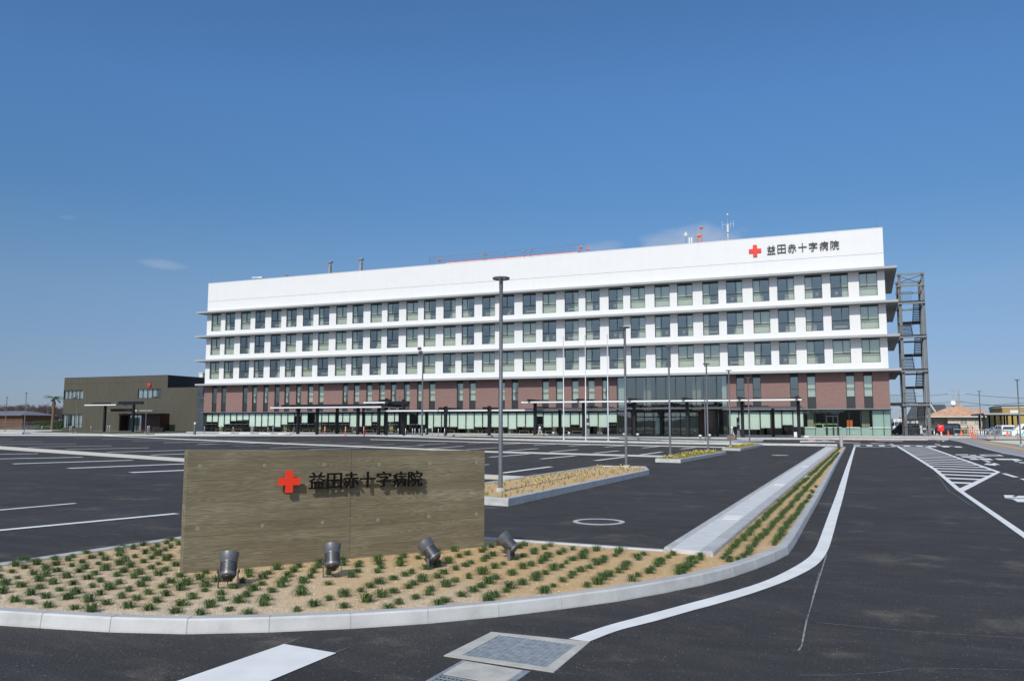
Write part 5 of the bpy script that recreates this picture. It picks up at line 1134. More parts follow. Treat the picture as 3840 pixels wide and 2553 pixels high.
# ------------------------------------------------------------------ canopies
def canopy(name, lab, x0, x1, y0, y1, z, cols, th=.16, beams=(), colz=0.0, fascia='white_paint', zcol0=.15, bh=.24):
    r_ = thing(name, (x0, y0, zcol0), lab, 'canopy')
    MB().box(x0, x1, y0, y1, z-th*.5, z+.02).build('roof_panel', 'slab_edge', r_)
    mb = MB(); mb.box(x0-.02, x1+.02, y0-.04, y0-.001, z-th, z+.03); mb.build('front_fascia', fascia, r_)
    mb = MB(); mb.box(x1+.001, x1+.03, y0, y1, z-th*.8, z+.025); mb.box(x0-.03, x0-.001, y0, y1, z-th*.8, z+.025); mb.build('side_fascia', 'slab_edge', r_)
    for cx_, cy_, top in cols: MB().box(cx_-.17, cx_+.17, cy_-.17, cy_+.17, zcol0, top).build('column', 'dark_steel', r_)
    for bx0, bx1, by0, by1, bz0, bz1 in beams: MB().box(bx0, bx1, by0, by1, bz0, bz1).build('roof_beam', 'dark_steel', r_)
    mb = MB(); mb.box(x0+.1, x1-.1, y0+.35, y0+.6, z+.02, z+.12); mb.box(x0+.1, x1-.1, y1-.5, y1-.3, z+.02, z+.10); mb.build('purlin', 'dark_steel', r_)
    return r_
def xc(px, Y): return P(px, 1600, Y)[0]
canopy('vehicle_canopy', 'broad flat white-edged canopy on black columns at the left of the hospital front', -78.4, -59.9, 96, 103.2, 3.96, [(xc(p, 97.3), 97.3, 3.88) for p in (1117.5, 1189, 1342, 1420)]+[(xc(p, 102), 102, 3.88) for p in (1264, 1363, 1445)], beams=[(-77.2, -60.5, 96.9, 97.2, 4.0, 4.34), (-76, -59.5, 101.6, 101.9, 4.0, 4.30)])
x0, x1 = P(1364, 1512, 98)[0], P(1441, 1512, 98)[0]
canopy('raised_canopy', 'small raised canopy on two black columns where the left canopy meets the walkway', x0, x1+.1, 98, 103.5, 4.62, [(xc(1448, 99), 99, 5.15), (xc(1512, 99.2), 99.2, 5.0), (xc(1500, 102.5), 102.5, 4.6)], beams=[(x0+1.8, x1+.35, 98.9, 99.15, 4.66, 5.0), (x1+.2, x1+3.3, 99, 99.25, 4.3, 4.75), (x1+.2, x1+.5, 98, 104, 4.2, 4.5)])
bm = []
for px in (1670.6, 1834.5):
    c_ = xc(px, 97.4); bm += [(c_-.15, c_+.15, 95.6, 101.5, 3.52, 3.78), (c_-.17, c_+.17, 97.2, 97.6, 3.2, 3.95)]
canopy('walkway_canopy', 'long low walkway canopy between the left canopy and the main entrance canopy', -63.5, -38.5, 97.4, 101.2, 3.45, [(xc(p, 97.0), 97.0, 3.9) for p in (1670.6, 1834.5)]+[(xc(p, 100.6), 100.6, 3.4) for p in (1520, 1600)], beams=bm)
bm = []
for px in (2007, 2189, 2379, 2578, 2785, 2996):
    c_ = xc(px, 98); bm += [(c_-.14, c_+.14, 95.6, 101.8, 4.44, 4.72)]
canopy('entrance_canopy', 'long white-edged canopy over the drop-off before the main entrance', -39.45, -6.24, 96, 100.2, 4.40, [(xc(p, 98), 98, 4.35) for p in (2007, 2189, 2379, 2578, 2785, 2996)], beams=bm)
bm = []
for px in (2030, 2215, 2400, 2600, 2800):
    c_ = xc(px, 102); bm += [(c_-.6, c_+.6, 101.5, 103.2, 3.68, 3.92), (c_-.3, c_+2.4, 103.2, 104.6, 3.68, 3.86)]
canopy('porch_canopy', 'lower grey canopy tucked behind the entrance canopy', -40.0, -6.45, 101.2, 105.0, 3.62, [(xc(p, 104), 104, 3.6) for p in (2100, 2480, 2690, 2900)], beams=bm, fascia='slab_edge')  # fascia slab grey, not white: shade of the entrance canopy painted in

# ------------------------------------------------------------------ forecourt ground
fe = gp([(-500, 1622), (120, 1626), (476, 1628.5), (720, 1630.5), (1340, 1632.5), (1560, 1634), (1760, 1635.5), (1910, 1638), (2120, 1643), (2300, 1645), (2480, 1646), (2700, 1647), (3100, 1648), (3400, 1650), (3560, 1650.5)])
fe = [(max(x, -170), min(y, 106)) for x, y in fe]
mb = MB(); mb.prism(ccw(fe+[(14, YW+.3), (-135, YW+.3)]), -.02, .15); structure(mb.build('forecourt', 'forecourt_paving'))
kerb([Vector(p) for p in fe[1:]], .16, .165, seg=1.2, left=False)
MB_ = MB(); MB_.box(XL-1.5, XR+16, YW-2.2, YW+12, -.02, ZG); structure(MB_.build('entrance_platform', 'fresh_concrete'))
sep_b = gp([(-500, 1631), (0, 1632.5), (400, 1633.5), (720, 1634.5), (1340, 1634), (1560, 1640), (1740, 1646.4), (2120, 1656.5), (2480, 1663), (2712, 1667), (3096, 1672.5)])
sep_t = gp([(-500, 1628.5), (0, 1630), (400, 1631), (720, 1632), (1340, 1631.5), (1560, 1635.5), (1740, 1640.5), (2120, 1648.5), (2480, 1656.6), (2712, 1660.5), (3138, 1666)], .15)
sep_b = [(max(x, -170), y) for x, y in sep_b]; sep_t = [(max(x, -170), y) for x, y in sep_t]
kerb([Vector(p) for p in sep_b], .16, .155, seg=1.2, left=True)
mb = MB()
for i in range(len(sep_b)-1):
    a_, b_, c_, d_ = sep_b[i], sep_b[i+1], sep_t[i+1], sep_t[i]
    if c_[1]-b_[1] > .05 or True:
        off = .16
        mb.prism(ccw([(a_[0], a_[1]+off), (b_[0], b_[1]+off), (c_[0], max(c_[1], b_[1]+.5)), (d_[0], max(d_[1], a_[1]+.5))]), -.02, .15)
structure(mb.build('dividing_pavement', 'footpath_slab'))
# grass island before the entrance
gi_ = gp(zz(2480, 1420, 5.6, [(-900, 1250), (-500, 1262), (0, 1282), (700, 1298), (1500, 1320), (1600, 1318), (2130, 1300), (2150, 1285), (1880, 1275), (1500, 1268), (1000, 1262), (300, 1248), (-400, 1235), (-900, 1230)]), .1)
o = structure(MB().prism(ccw(gi_), -.02, .14).build('grass_island_kerb', 'kerb_concrete'))
ctr_ = Vector((sum(p[0] for p in gi_)/len(gi_), sum(p[1] for p in gi_)/len(gi_)))
gi2 = gp(zz(2480, 1420, 5.6, [(-880, 1240), (-500, 1250), (0, 1268), (700, 1284), (1400, 1292), (1700, 1278), (1500, 1272), (1000, 1267), (300, 1255), (-400, 1240), (-860, 1234)]), .15)
tag(MB().prism(ccw(gi2), .0, .17).build('lawn', 'lawn'), 'thin grass on the island before the main entrance', 'grass', kind='stuff')
# annex lawn island
la = gp(zz(0, 1380, 4.9146, [(585, 1168), (650, 1155), (1150, 1152), (1900, 1165), (2900, 1165), (3560, 1190), (3500, 1205), (2700, 1215), (2000, 1218), (1300, 1205), (640, 1185)]), .1)
structure(MB().prism(ccw(la), -.02, .13).build('annex_island_kerb', 'kerb_concrete'))
la2 = gp(zz(0, 1380, 4.9146, [(640, 1165), (1150, 1158), (1900, 1170), (2900, 1170), (3450, 1190), (2700, 1208), (2000, 1210), (1300, 1197), (660, 1178)]), .14)
tag(MB().prism(ccw(la2), .0, .16).build('lawn', 'lawn'), 'thin green grass on the kerbed island before the dark annex', 'grass', kind='stuff')
structure(MB().sheet([(-170, 104), (-108, 98), (-108, 112.7), (-170, 118)], .02).build('annex_apron', 'asphalt'))
# paved walk on the right
zs_ = lambda L: zz(3400, 1400, 5.227, L)
pav = gp([(3541, 1655), (3560, 1652.5), (3600, 1661), (3650, 1676), (3700, 1691), (3760, 1706), (3840, 1722), (4300, 1815)], 0)
far_ = gp([(4300, 1700), (3840, 1671), (3730, 1655), (3690, 1649), (3640, 1642), (3560, 1638), (3500, 1640), (3480, 1648)], .1)
structure(MB().prism(ccw(pav+far_), -.02, .10).build('paved_walk', 'pavement_tile'))
kerb([Vector(p) for p in pav], .17, .12, seg=.6, left=True)
mb = MB(); up = gp(zz(3440, 1640, 5.8975, [(830, 5), (960, 40), (1080, 62), (1600, 115), (2359, 250), (3400, 440)]), .1); lo = gp(zz(3440, 1640, 5.8975, [(870, 12), (1000, 60), (1150, 72), (1650, 155), (2359, 278), (3400, 480)]), .1)
ribbon(mb, up, lo, .108); structure(mb.build('tactile_paving', 'tactile_yellow'))
structure(MB().sheet(gp([(3705, 1654), (3720, 1651), (4200, 1651), (4200, 1694), (3840, 1670)], .1), .115).build('gravel_verge', 'cream_paving'))
structure(MB().sheet([(8.9, 100.5), (60, 93), (60, 104), (12, 112)], .03).build('brown_side_road', 'brown_asphalt'))
structure(MB().sheet([(8, 109), (80, 104), (80, 200), (6, 200)], .02).build('side_parking', 'asphalt'))

# ------------------------------------------------------------------ flagpoles, bollards, posts
for k, (px, by, ty) in enumerate(((2114, 1648, 1262), (2197, 1650, 1257), (2281, 1652, 1255))):
    x, Y_ = G(px, by, .15); Y_ = 73; x = P(px, by, Y_)[0]; zt = P(px+3, ty, Y_)[1]
    o = thing('flagpole', (x, Y_, .15), ('left', 'middle', 'right')[k]+' of the three slender silver flagpoles before the entrance', 'flagpole', 'three flagpoles')
    mat('bright_pole', (.75, .76, .77), .3, .3); MB().lathe((x, Y_, .15), (0, 0, 1), [(0, .11), (.05, .10), (.06, .055), (4, .055), (4.02, .045), (zt-.25, .035)], 12).build('pole', 'bright_pole', o, smooth=True); mb = MB(); mb.ball((x, Y_, zt-.04), .075, 8); mb.build('finial', 'bright_pole', o, smooth=True); MB().box(x+.05, x+.09, Y_-.05, Y_+.05, 1.0, 1.25).build('cleat', 'steel', o)
def make_bollard():
    r_ = thing('bollard', (0, 0, 0), '', 'bollard'); MB().lathe((0, 0, 0), (0, 0, 1), [(0, .06), (.85, .06), (.88, .05)], 12).build('post', 'steel', r_, smooth=True); mb = MB(); mb.lathe((0, 0, .88), (0, 0, 1), [(0, .075), (.08, .075), (.11, .04)], 12); mb.build('cap', 'white_paint', r_); return r_
bol = make_bollard()
for px, Y_, s, lab in ((157, 103, 1, 'silver bollard left of the annex lawn island'), (262, 104, 1, 'silver bollard before the annex lower window, left one'), (267, 97.5, 1, 'silver bollard at the lawn edge before the annex window'), (341, 108, 1, 'silver bollard before the annex wall left of its canopy'), (403, 101, 1.1, 'silver bollard right of the annex canopy column, rear one'), (411, 96, 1.15, 'silver bollard right of the annex canopy column, front one'),
                    (553, 97, 1.1, 'silver bollard before the annex entrance tiles, front one'), (559, 102, 1.1, 'silver bollard before the annex entrance tiles, rear one'), (766, 107.5, .95, 'silver bollard at the left corner of the hospital glazing'), (874, 102.5, .95, 'silver bollard on the forecourt, left of the wheel stops'), (948, 101.5, .95, 'silver bollard between the wheel stops, before the seventh blind'), (1005, 107, .9, 'silver bollard by the glass just left of the forecourt canopy'), (1024, 101, 1, 'silver bollard just left of the first canopy column'), (1102, 100, 1, 'silver bollard next to the first canopy column')):
    x = P(px, 1610, Y_)[0]; o = place(bol, (x, Y_, .15), 0, lab, 'silver bollards on the forecourts'); o.scale = (s, s, s)
mb0 = MB().lathe((0, 0, 0), (0, 0, 1), [(0, .045), (1.05, .045), (1.07, .03)], 10); hb = tag(mb0.build('barrier_post', 'steel', smooth=True), '', 'bollard')
for k, (px, lab) in enumerate(((1493, 'slim steel post left of the pair of black canopy columns'), (1521, 'slim steel post right of the pair of black canopy columns'), (1547, 'slim steel post left of the floodlight mast, third in its row'), (1556, 'slim steel post close behind the third one left of the mast'), (1572, 'slim steel post immediately left of the floodlight mast'), (1597, 'first slim steel post right of the floodlight mast'), (1621, 'second slim steel post right of the floodlight mast'), (1644, 'third slim steel post right of the floodlight mast'), (1667, 'slim steel post against the black walkway column'))):
    Y_ = 90+k*.1; x = P(px, 1610, Y_)[0]; place(hb, (x, Y_, .15), 0, lab, 'slim steel posts along the forecourt edge').scale = (1, 1, .85)
def make_path_light():
    r_ = thing('path_light', (0, 0, 0), '', 'path light'); MB().lathe((0, 0, 0), (0, 0, 1), [(0, .09), (.34, .09)], 12).build('stem', 'steel', r_); MB().lathe((0, 0, .34), (0, 0, 1), [(0, .10), (.05, .16), (.13, .16), (.2, .06)], 14).build('head', 'white_paint', r_, smooth=True); return r_
pl = make_path_light()
for px, Y_, lab in ((2626, 75.5, 'short silver path light on the grass, left of the lamp post'), (2661, 81, 'short silver path light on the grass, right of the lamp post'), (2391, 84, 'short silver path light left of the doors behind a lamp'), (2341, 85, 'short silver path light behind the second lamp post'), (2134, 95, 'short silver path light between two flagpoles'), (2075, 95, 'short silver path light left of the flagpoles')):
    place(pl, (P(px, 1640, Y_)[0], Y_, .15), 0, lab, 'path lights by the entrance')
def make_delin():
    r_ = thing('delineator_post', (0, 0, 0), '', 'delineator'); MB().lathe((0, 0, 0), (0, 0, 1), [(0, .12), (.03, .12), (.04, .05), (.95, .045), (1.0, .03)], 12).build('post', 'safety_orange', r_, smooth=True); mb = MB()
    for z in (.55, .70, .85): mb.lathe((0, 0, z), (0, 0, 1), [(0, .052), (.07, .052)], 12)
    mb.build('reflective_band', 'safety_white', r_); return r_
dl = make_delin()
for px, Y_, lab in ((1218, 93.5, 'orange delineator post under the left canopy, leftmost'), (1295.5, 89, 'orange delineator post under the left canopy, second from the left'), (1320, 101, 'orange delineator post under the left canopy, farthest back'), (1364, 94.5, 'orange delineator post beside the black column under the left canopy'), (3635, 114, 'orange delineator by the railing, leftmost of four'), (3643, 110, 'orange delineator by the railing, second of four'), (3651, 106.5, 'orange delineator by the railing, third of four'), (3659, 103, 'orange delineator by the railing, rightmost of four')):
    o = place(dl, (P(px, 1625, Y_)[0], Y_, .1), 0, lab, 'orange delineator posts'); o.scale = (1.2, 1.2, 1.22 if px < 2000 else 1.15)
def make_cone():
    r_ = thing('traffic_cone', (0, 0, 0), '', 'traffic cone'); MB().lathe((0, 0, .03), (0, 0, 1), [(0, .15), (.67, .03)], 14).build('cone', 'safety_orange', r_, smooth=True); MB().box(-.19, .19, -.19, .19, 0, .03).build('base', 'safety_orange', r_); return r_
cn = make_cone()
for px, Y_, lab in ((3556, 117, 'orange traffic cone beside the rear wheel of the black van'), (3604, 117, 'orange traffic cone between the van and the delineators'), (3778, 116, 'red traffic cone between the two white cars')):
    place(cn, (P(px, 1630, Y_)[0], Y_, .1), 0, lab, 'traffic cones at the right').scale = (1.25, 1.25, 1.25)
x = P(3530, 1630, 114)[0]; o = thing('striped_cone', (x, 114, .15), 'red and white striped cone post under the red box', 'traffic cone'); mb = MB(); mb.lathe((x, 114, .15), (0, 0, 1), [(0, .24), (.06, .24), (.07, .14), (.85, .06)], 14); mb.build('cone', 'postbox_red', o); mb = MB()
for z, r_ in ((.35, .128), (.62, .103)): mb.lathe((x, 114, z), (0, 0, 1), [(0, r_), (.14, r_-.014)], 14)
mb.build('white_band', 'safety_white', o)
x = P(3527, 1600, 115)[0]; o = thing('post_box', (x, 115, .1), 'square red post box on a short stand', 'post box'); MB().box(x-.35, x+.35, 114.8, 115.3, .85, 1.6).build('box', 'postbox_red', o, bevel=.04); MB().tube((x, 115.05, .1), (x, 115.05, .85), .08).build('stand', 'postbox_red', o); MB().box(x-.2, x+.1, 114.78, 114.799, 1.38, 1.43).build('slot', 'safety_white', o)
def pylon(px0, px1, ytop, Y_, lab, base=.15):
    x0, x1 = P(px0, 1600, Y_)[0], P(px1, 1600, Y_)[0]; zt = P(px0, ytop, Y_)[1]; o = thing('sign_pylon', (x0, Y_, base), lab, 'sign', 'grey sign pylons'); MB().box(x0, x1, Y_, Y_+.2, base, base+(zt-base)*.42).build('lower_panel', 'lamp_grey', o); MB().box(x0-.02, x1-.03, Y_-.02, Y_+.2, base+(zt-base)*.42, zt).build('upper_panel', 'dark_panel', o)
    mb = MB(); c_ = (x0+x1)/2; mb.box(c_-.16, c_+.16, Y_-.035, Y_-.021, zt-.95*(zt/2.8), zt-.82*(zt/2.8)); mb.box(c_-.14, c_+.14, Y_-.035, Y_-.021, zt-.72*(zt/2.8), zt-.64*(zt/2.8)); mb.build('lettering', 'white_box', o); return o
pylon(2200, 2210, 1568, 97, 'grey sign pylon just right of the middle flagpole'); pylon(2763.5, 2774, 1565.5, 100, 'grey sign pylon on the right of the main entrance'); 
pylon(3459.5, 3473, 1592, 108, 'grey sign pylon in front of the escape stair', .1)
x = P(731, 1600, 88)[0]; o = thing('column_light', (x, 88, 0), 'thick grey post with a white top before the left corner of the hospital', 'column light'); MB().lathe((x, 88, 0), (0, 0, 1), [(0, .16), (1.55, .16)], 14).build('post', 'lamp_grey', o, smooth=True); MB().lathe((x, 88, 1.55), (0, 0, 1), [(0, .155), (.22, .155), (.25, .10)], 14).build('lamp', 'white_paint', o, smooth=True)
x, _ = P(3155.5, 1672, 60.5); zt = P(3155, 1630, 60.5)[1]; tag(MB().lathe((x, 60.5, .1), (0, 0, 1), [(0, .11), (zt-.12, .11), (zt-.1, .07)], 14).build('marker_post', 'concrete_pole', smooth=True), 'plain grey post at the far end of the planted strip', 'post')
x = P(2983, 1630, 100)[0]; o = thing('notice_stand', (x, 100, .15), 'white rounded folding notice board right of the entrance canopy', 'sign stand'); MB().box(x-.17, x+.17, 100, 100.06, .2, .78).build('board', 'white_paint', o, bevel=.06)
mb = MB()
for k, (px, w_, h_, lab) in enumerate(((2995, .32, .28, 'pale block just right of the white notice board'), (3006, .26, .24, 'second pale block right of the white notice board'), (3023, .6, .22, 'long pale block before the frosted shop glass'))):
    x = P(px, 1635, 101)[0]; tag(MB().box(x-w_/2, x+w_/2, 101, 101.4, .15, .15+h_).build('stone_block', 'white_box', bevel=.03), lab, 'block')
x = P(3175.5, 1620, YW-1.2)[0]; tag(MB().lathe((x, YW-1.2, ZG), (0, 0, 1), [(0, .07), (1.0, .07), (1.02, .05)], 12).build('ashtray_post', 'steel', smooth=True), 'short steel post before the shop glass beside the door', 'post')
# wheel stops
ws = tag(MB().prism([(-.9, -.09), (.9, -.09), (.9, .09), (-.9, .09)], 0, .13).build('wheel_stop', 'white_paint', bevel=.03), '', 'wheel stop')
for k, (px, lab) in enumerate(((845, 'white wheel stop nearest the left corner of the hospital'), (919, 'second white wheel stop from the left corner'), (995, 'third white wheel stop from the left corner'), (1066, 'fourth white wheel stop, just before the first canopy column'))):
    x = P(px, 1625, 96)[0]; o = place(ws, (x, 96, .15), 0, lab, 'white wheel stops on the forecourt'); o.scale = (1.15, 1.5, 1)
for k, px in enumerate((8, 24, 39, 55, 70)):
    x = P(px, 1625, 88)[0]; o = tag(MB().prism([(x+1.1*cos(q*pi/5+.3)*(.8+.2*(q % 2)), 88+.5*sin(q*pi/5+.3)) for q in range(10)], -.02, [.28]*10 if False else .26).build('stone_block', 'stone', bevel=.08), 'pale stone at the far left kerb, '+('leftmost', 'second', 'middle', 'fourth', 'rightmost')[k]+' of five', 'stone', 'pale stones at the far left')
# statues
def statue(px, Y_, top, lab, brick=True, hb_=.45, s=1):
    x = P(px, 1600, Y_)[0]; zt = P(px, top, Y_)[1]; o = thing('sculpture', (x, Y_, .15), lab, 'sculpture'); MB().box(x-.5*s, x+.5*s, Y_, Y_+.8, .15, .15+hb_).build('brick_plinth', 'brick', o)
    H_ = zt-.15-hb_; z0_ = .15+hb_; R_ = H_*.17; mb = MB(); mb.ball((x, Y_+.4, zt-R_), R_, 12); mb.build('sphere', 'white_cloud_stone', o, smooth=True)
    mb = MB()
    for k in range(3): q = 2*pi*k/3; mb.tube((x+.3*s*cos(q), Y_+.4+.3*s*sin(q), z0_), (x+.12*s*cos(q+1), Y_+.4+.12*s*sin(q+1), zt-2*R_), .045, .035, n=6)
    for f_ in (.15, .35, .55): mb.lathe((x, Y_+.4, z0_+H_*f_), (0, 0, 1), [(0, .16*s), (.04, .19*s), (.08, .16*s)], 12)
    mb.build('figure_ring', 'stone', o, smooth=True)
statue(2020, 97.5, 1598, 'white sphere sculpture on a low brick plinth by the walkway end', hb_=.18, s=1.1)
statue(2741, 82, 1598, 'white sphere sculpture on a brick plinth on the grass island', hb_=.40, s=.8)

# ------------------------------------------------------------------ the dark annex on the left
YA = 113.0; ZA = .30; ax0, axm, ax1 = -141.7, -115.4, -104.95
an = thing('annex_building', (ax0, YA, ZA), 'dark olive two-storey annex with a small red cross, left of the hospital', 'annex building')
ULx, LLx, URx = (-141.70, -136.5, 6.24, 7.97), (-141.70, -136.45, .75, 3.39), (-122.53, -116.86, 6.21, 7.92)
ENx = (-124.4, -119.0, ZA, 3.55)
mb = MB(); wall_holes(mb, ax0, axm, ZA, 9.16, [ULx, LLx, URx, ENx], YA, .30); wall_holes(mb, ax0, axm, 9.19, 10.34, [], YA, .3)
mb.quad((ax0, YA, ZA), (ax0, YA, 10.34), (ax0, YA+16, 10.34), (ax0, YA+16, ZA)); mb.quad((axm, YA, 8.06), (axm, YA+26, 8.06), (axm, YA+26, 10.34), (axm, YA, 10.34)); mb.quad((ax0, YA, 10.34), (axm, YA, 10.34), (axm, YA+26, 10.34), (ax0, YA+26, 10.34))
wall_holes(mb, axm, ax1, ZA, 8.06, [], YA, .3); mb.quad((axm, YA, 8.06), (ax1, YA, 8.06), (ax1, YA+16, 8.06), (axm, YA+16, 8.06))
mb.build('olive_wall', 'olive_wall', an)
mb = MB(); mb.box(ax0, axm, YA+.02, YA+.1, 9.155, 9.195); mb.box(ax0-.02, axm+.02, YA-.02, YA+.3, 10.341, 10.38); mb.box(axm+.03, ax1, YA-.02, YA+.3, 8.061, 8.10); mb.build('parapet_trim', 'black_metal', an)
mb = MB(); mb.box(axm+.005, axm+.03, YA+.0, YA+26, 8.12, 10.36); mb.build('shaded_side_cladding', 'black_metal', an)  # near-black sheet paints the shade on the olive side wall
mat('pale_panel', (.55, .60, .60), .6)
for (x0, x1, z0, z1), nm, pw in ((ULx, 6, [1, 1, 2, 1, 1]), (LLx, 5, [1, 0, 2, 1, 1]), (URx, 6, [2, 1, 1, 2, 0])):
    f_ = MB(); e = .004; f_.box(x0+e, x0+.09, YA+.08, YA+.2, z0+e, z1-e); f_.box(x1-.09, x1-e, YA+.08, YA+.2, z0+e, z1-e); f_.box(x0+.09, x1-.09, YA+.08, YA+.2, z0+e, z0+.08); f_.box(x0+.09, x1-.09, YA+.08, YA+.2, z1-.08, z1-e)
    for k in range(1, 5): xk = x0+(x1-x0)*k/5; f_.box(xk-.05, xk+.05, YA+.08, YA+.2, z0+.08, z1-.08)
    fo = f_.build('window', 'window_frame', an); MB().quad((x0+.09, YA+.15, z0+.08), (x1-.09, YA+.15, z0+.08), (x1-.09, YA+.15, z1-.08), (x0+.09, YA+.15, z1-.08)).build('pane', 'annex_glass', fo)
    i_ = MB()
    for k, v in enumerate(pw):
        xa_, xb_ = x0+(x1-x0)*k/5+.06, x0+(x1-x0)*(k+1)/5-.06
        if v: i_.quad((xa_, YA+.4, z0+(.1 if v == 1 else .35)), (xb_, YA+.4, z0+(.1 if v == 1 else .35)), (xb_, YA+.4, z1-.1), (xa_, YA+.4, z1-.1))
    i_.build('blind', 'interior_white', fo); MB().box(x0, x1, YA+2.5, YA+2.6, z0-.3, z1+.3).build('room_wall', 'interior', fo)
ch = (zz(0, 1300, 2.4573, [(1363, 350), (1393, 350)])); xq, zq = P(560.4, 1442.4, YA-.12); mb = MB(); cross(mb, Vector((xq, YA-.12, zq)), Vector((1, 0, 0)), Vector((0, -1, 0)), .82, .10); mb.f = [f_[::-1] for f_ in mb.f]; mb.build('red_cross', 'facade_cross', an)
# tiled entrance
mb = MB(); mb.box(-124.45, -114.6, 110.6, YA-.003, 3.12, 3.45); mb.box(-119.0, -114.6, 110.8, YA-.003, ZA, 3.12); mb.box(-124.4, -124.1, 110.8, YA-.003, ZA, 3.12); mb.build('tiled_porch', 'red_tile', an)
mb = MB(); mb.box(-122, -114.5, 110.5, 110.597, 3.40, 3.50); mb.build('porch_flashing', 'steel', an)
mb = MB()
for k in range(5): xk = -124.1+5.1*k/4; mb.box(xk-.05, xk+.05, 112.2, 112.3, ZA, 3.12)
mb.build('door_frame', 'window_frame', an); MB().quad((-124.1, 112.25, ZA), (-119, 112.25, ZA), (-119, 112.25, 3.12), (-124.1, 112.25, 3.12)).build('door_glass', 'annex_glass', an); mb = MB(); mb.box(-124.0, -123.1, 112.6, 112.65, ZA+.1, 2.7); mb.box(-122.8, -121.6, 112.8, 112.85, ZA+.1, 2.7); mb.build('inner_curtain', 'pale_panel', an)
canopy('annex_canopy', 'small white-edged canopy on black columns before the dark annex entrance', -126.3, -118.8, 105, 108.6, 4.90, [(P(391, 1600, 106)[0], 106, 4.85), (P(498, 1600, 106.5)[0], 106.5, 5.1)], beams=[(-125.2, -121.0, 105.6, 105.9, 4.94, 5.25), (-119.9, -114.2, 106.4, 106.65, 4.94, 5.45), (-122.3, -117.5, 107.0, 107.3, 3.75, 4.2)], zcol0=.2)
xq, zq = P(397, 1538.5, 106.5); mb = MB(); r_ = thing('annex_back_canopy', (xq-.6, 107.2, zq), 'thin lower canopy strip behind the annex canopy columns', 'canopy'); MB().box(xq-.7, P(566, 1540, 107.2)[0], 107.5, 110, zq-.14, zq+.02).build('roof_panel', 'slab_edge', r_); mb.box(xq-.75, xq+.3, 107.44, 107.499, zq-.14, zq+.03); mb.box(P(504, 1540, 107.4)[0], P(514, 1540, 107.4)[0], 107.44, 107.499, zq-.14, zq+.03); mb.build('white_edge', 'white_paint', r_)
xq = P(603, 1608, 111)[0]; tag(MB().box(xq-.6, xq+1.3, 110.2, 110.7, .2, .95).build('dark_bench', 'black_metal', bevel=.03), 'low dark bench at the right corner of the annex porch', 'bench')
tag(MB().sheet([(-114.5, 108.2), (-105.3, 107.5), (-105.3, 112.9), (-114.5, 112.9)], .175).build('lawn', 'lawn'), 'dry grass strip under the right part of the annex wall', 'grass', kind='stuff')
x, _ = P(753, 1405, 125); zt = P(753, 1397, 125)[1]; tag(MB().box(x-.45, x+.45, 125, 125.9, 7.0, zt-.15).box(x-.52, x+.52, 124.93, 125.97, zt-.15, zt).build('roof_vent_tower', 'white_box'), 'small pale vent tower peeking over the annex roof beside the hospital', 'vent')

# ------------------------------------------------------------------ left background
def bare_tree(seed, H=7.6):
    r = random.Random(seed); r_ = thing('bare_tree', (0, 0, 0), '', 'tree'); tk, br = MB(), MB()
    tk.tube((0, 0, 0), (.05, 0, H*.22), .20, .15, n=7)
    def grow(p, d, L, rad_, dep):
        q = p+d*L; (tk if dep == 0 else br).tube(p, q, rad_, rad_*.66, n=4 if dep > 0 else 6, caps=False)
        if dep >= 5: return
        for _ in range(3 if dep < 4 else 4):
            v = Vector((r.gauss(0, 1), r.gauss(0, 1), r.gauss(.25, .7))).normalized(); nd = (d*.75+v*.75).normalized(); grow(p.lerp(q, r.uniform(.55, 1)), nd, L*r.uniform(.62, .84), max(.020, rad_*.60), dep+1)
    for k in range(4): a_ = k*1.57+r.uniform(-.4, .4); grow(Vector((.05, 0, H*.20)), Vector((cos(a_)*.75, sin(a_)*.75, .85)).normalized(), H*.24, .10, 0)
    tk.build('trunk', 'bark', r_); br.build('crown', 'twig', r_); return r_
bt = [bare_tree(i) for i in (1, 2, 3)]; tops = [sorted(v.co.z for v in next(c for c in t_.children if c.name.startswith('crown')).data.vertices)[-60] for t_ in bt]
rb = random.Random(31); TP = ('leftmost', 'second from the left', 'third from the left', 'fourth from the left', 'fifth from the left', 'sixth from the left', 'seventh from the left', 'eighth from the left', 'ninth from the left', 'tenth from the left', 'eleventh from the left', 'twelfth from the left', 'thirteenth from the left', 'fourteenth from the left', 'next to last, near the annex', 'last, beside the annex')
for k in range(16):
    px = -4+k*15.8+rb.uniform(-4, 4); Y_ = 168+rb.uniform(0, 22); x = P(px, 1560, Y_)[0]; zt = P(px, 1521+rb.uniform(-6, 8), Y_)[1]
    o = place(bt[k % 3], (x, Y_, 0), rb.uniform(0, 6), 'bare leafless tree in the row at the far left, '+TP[k], 'row of bare trees at the far left'); s = zt/tops[k % 3]; o.scale = (s*1.1, s*1.1, s)
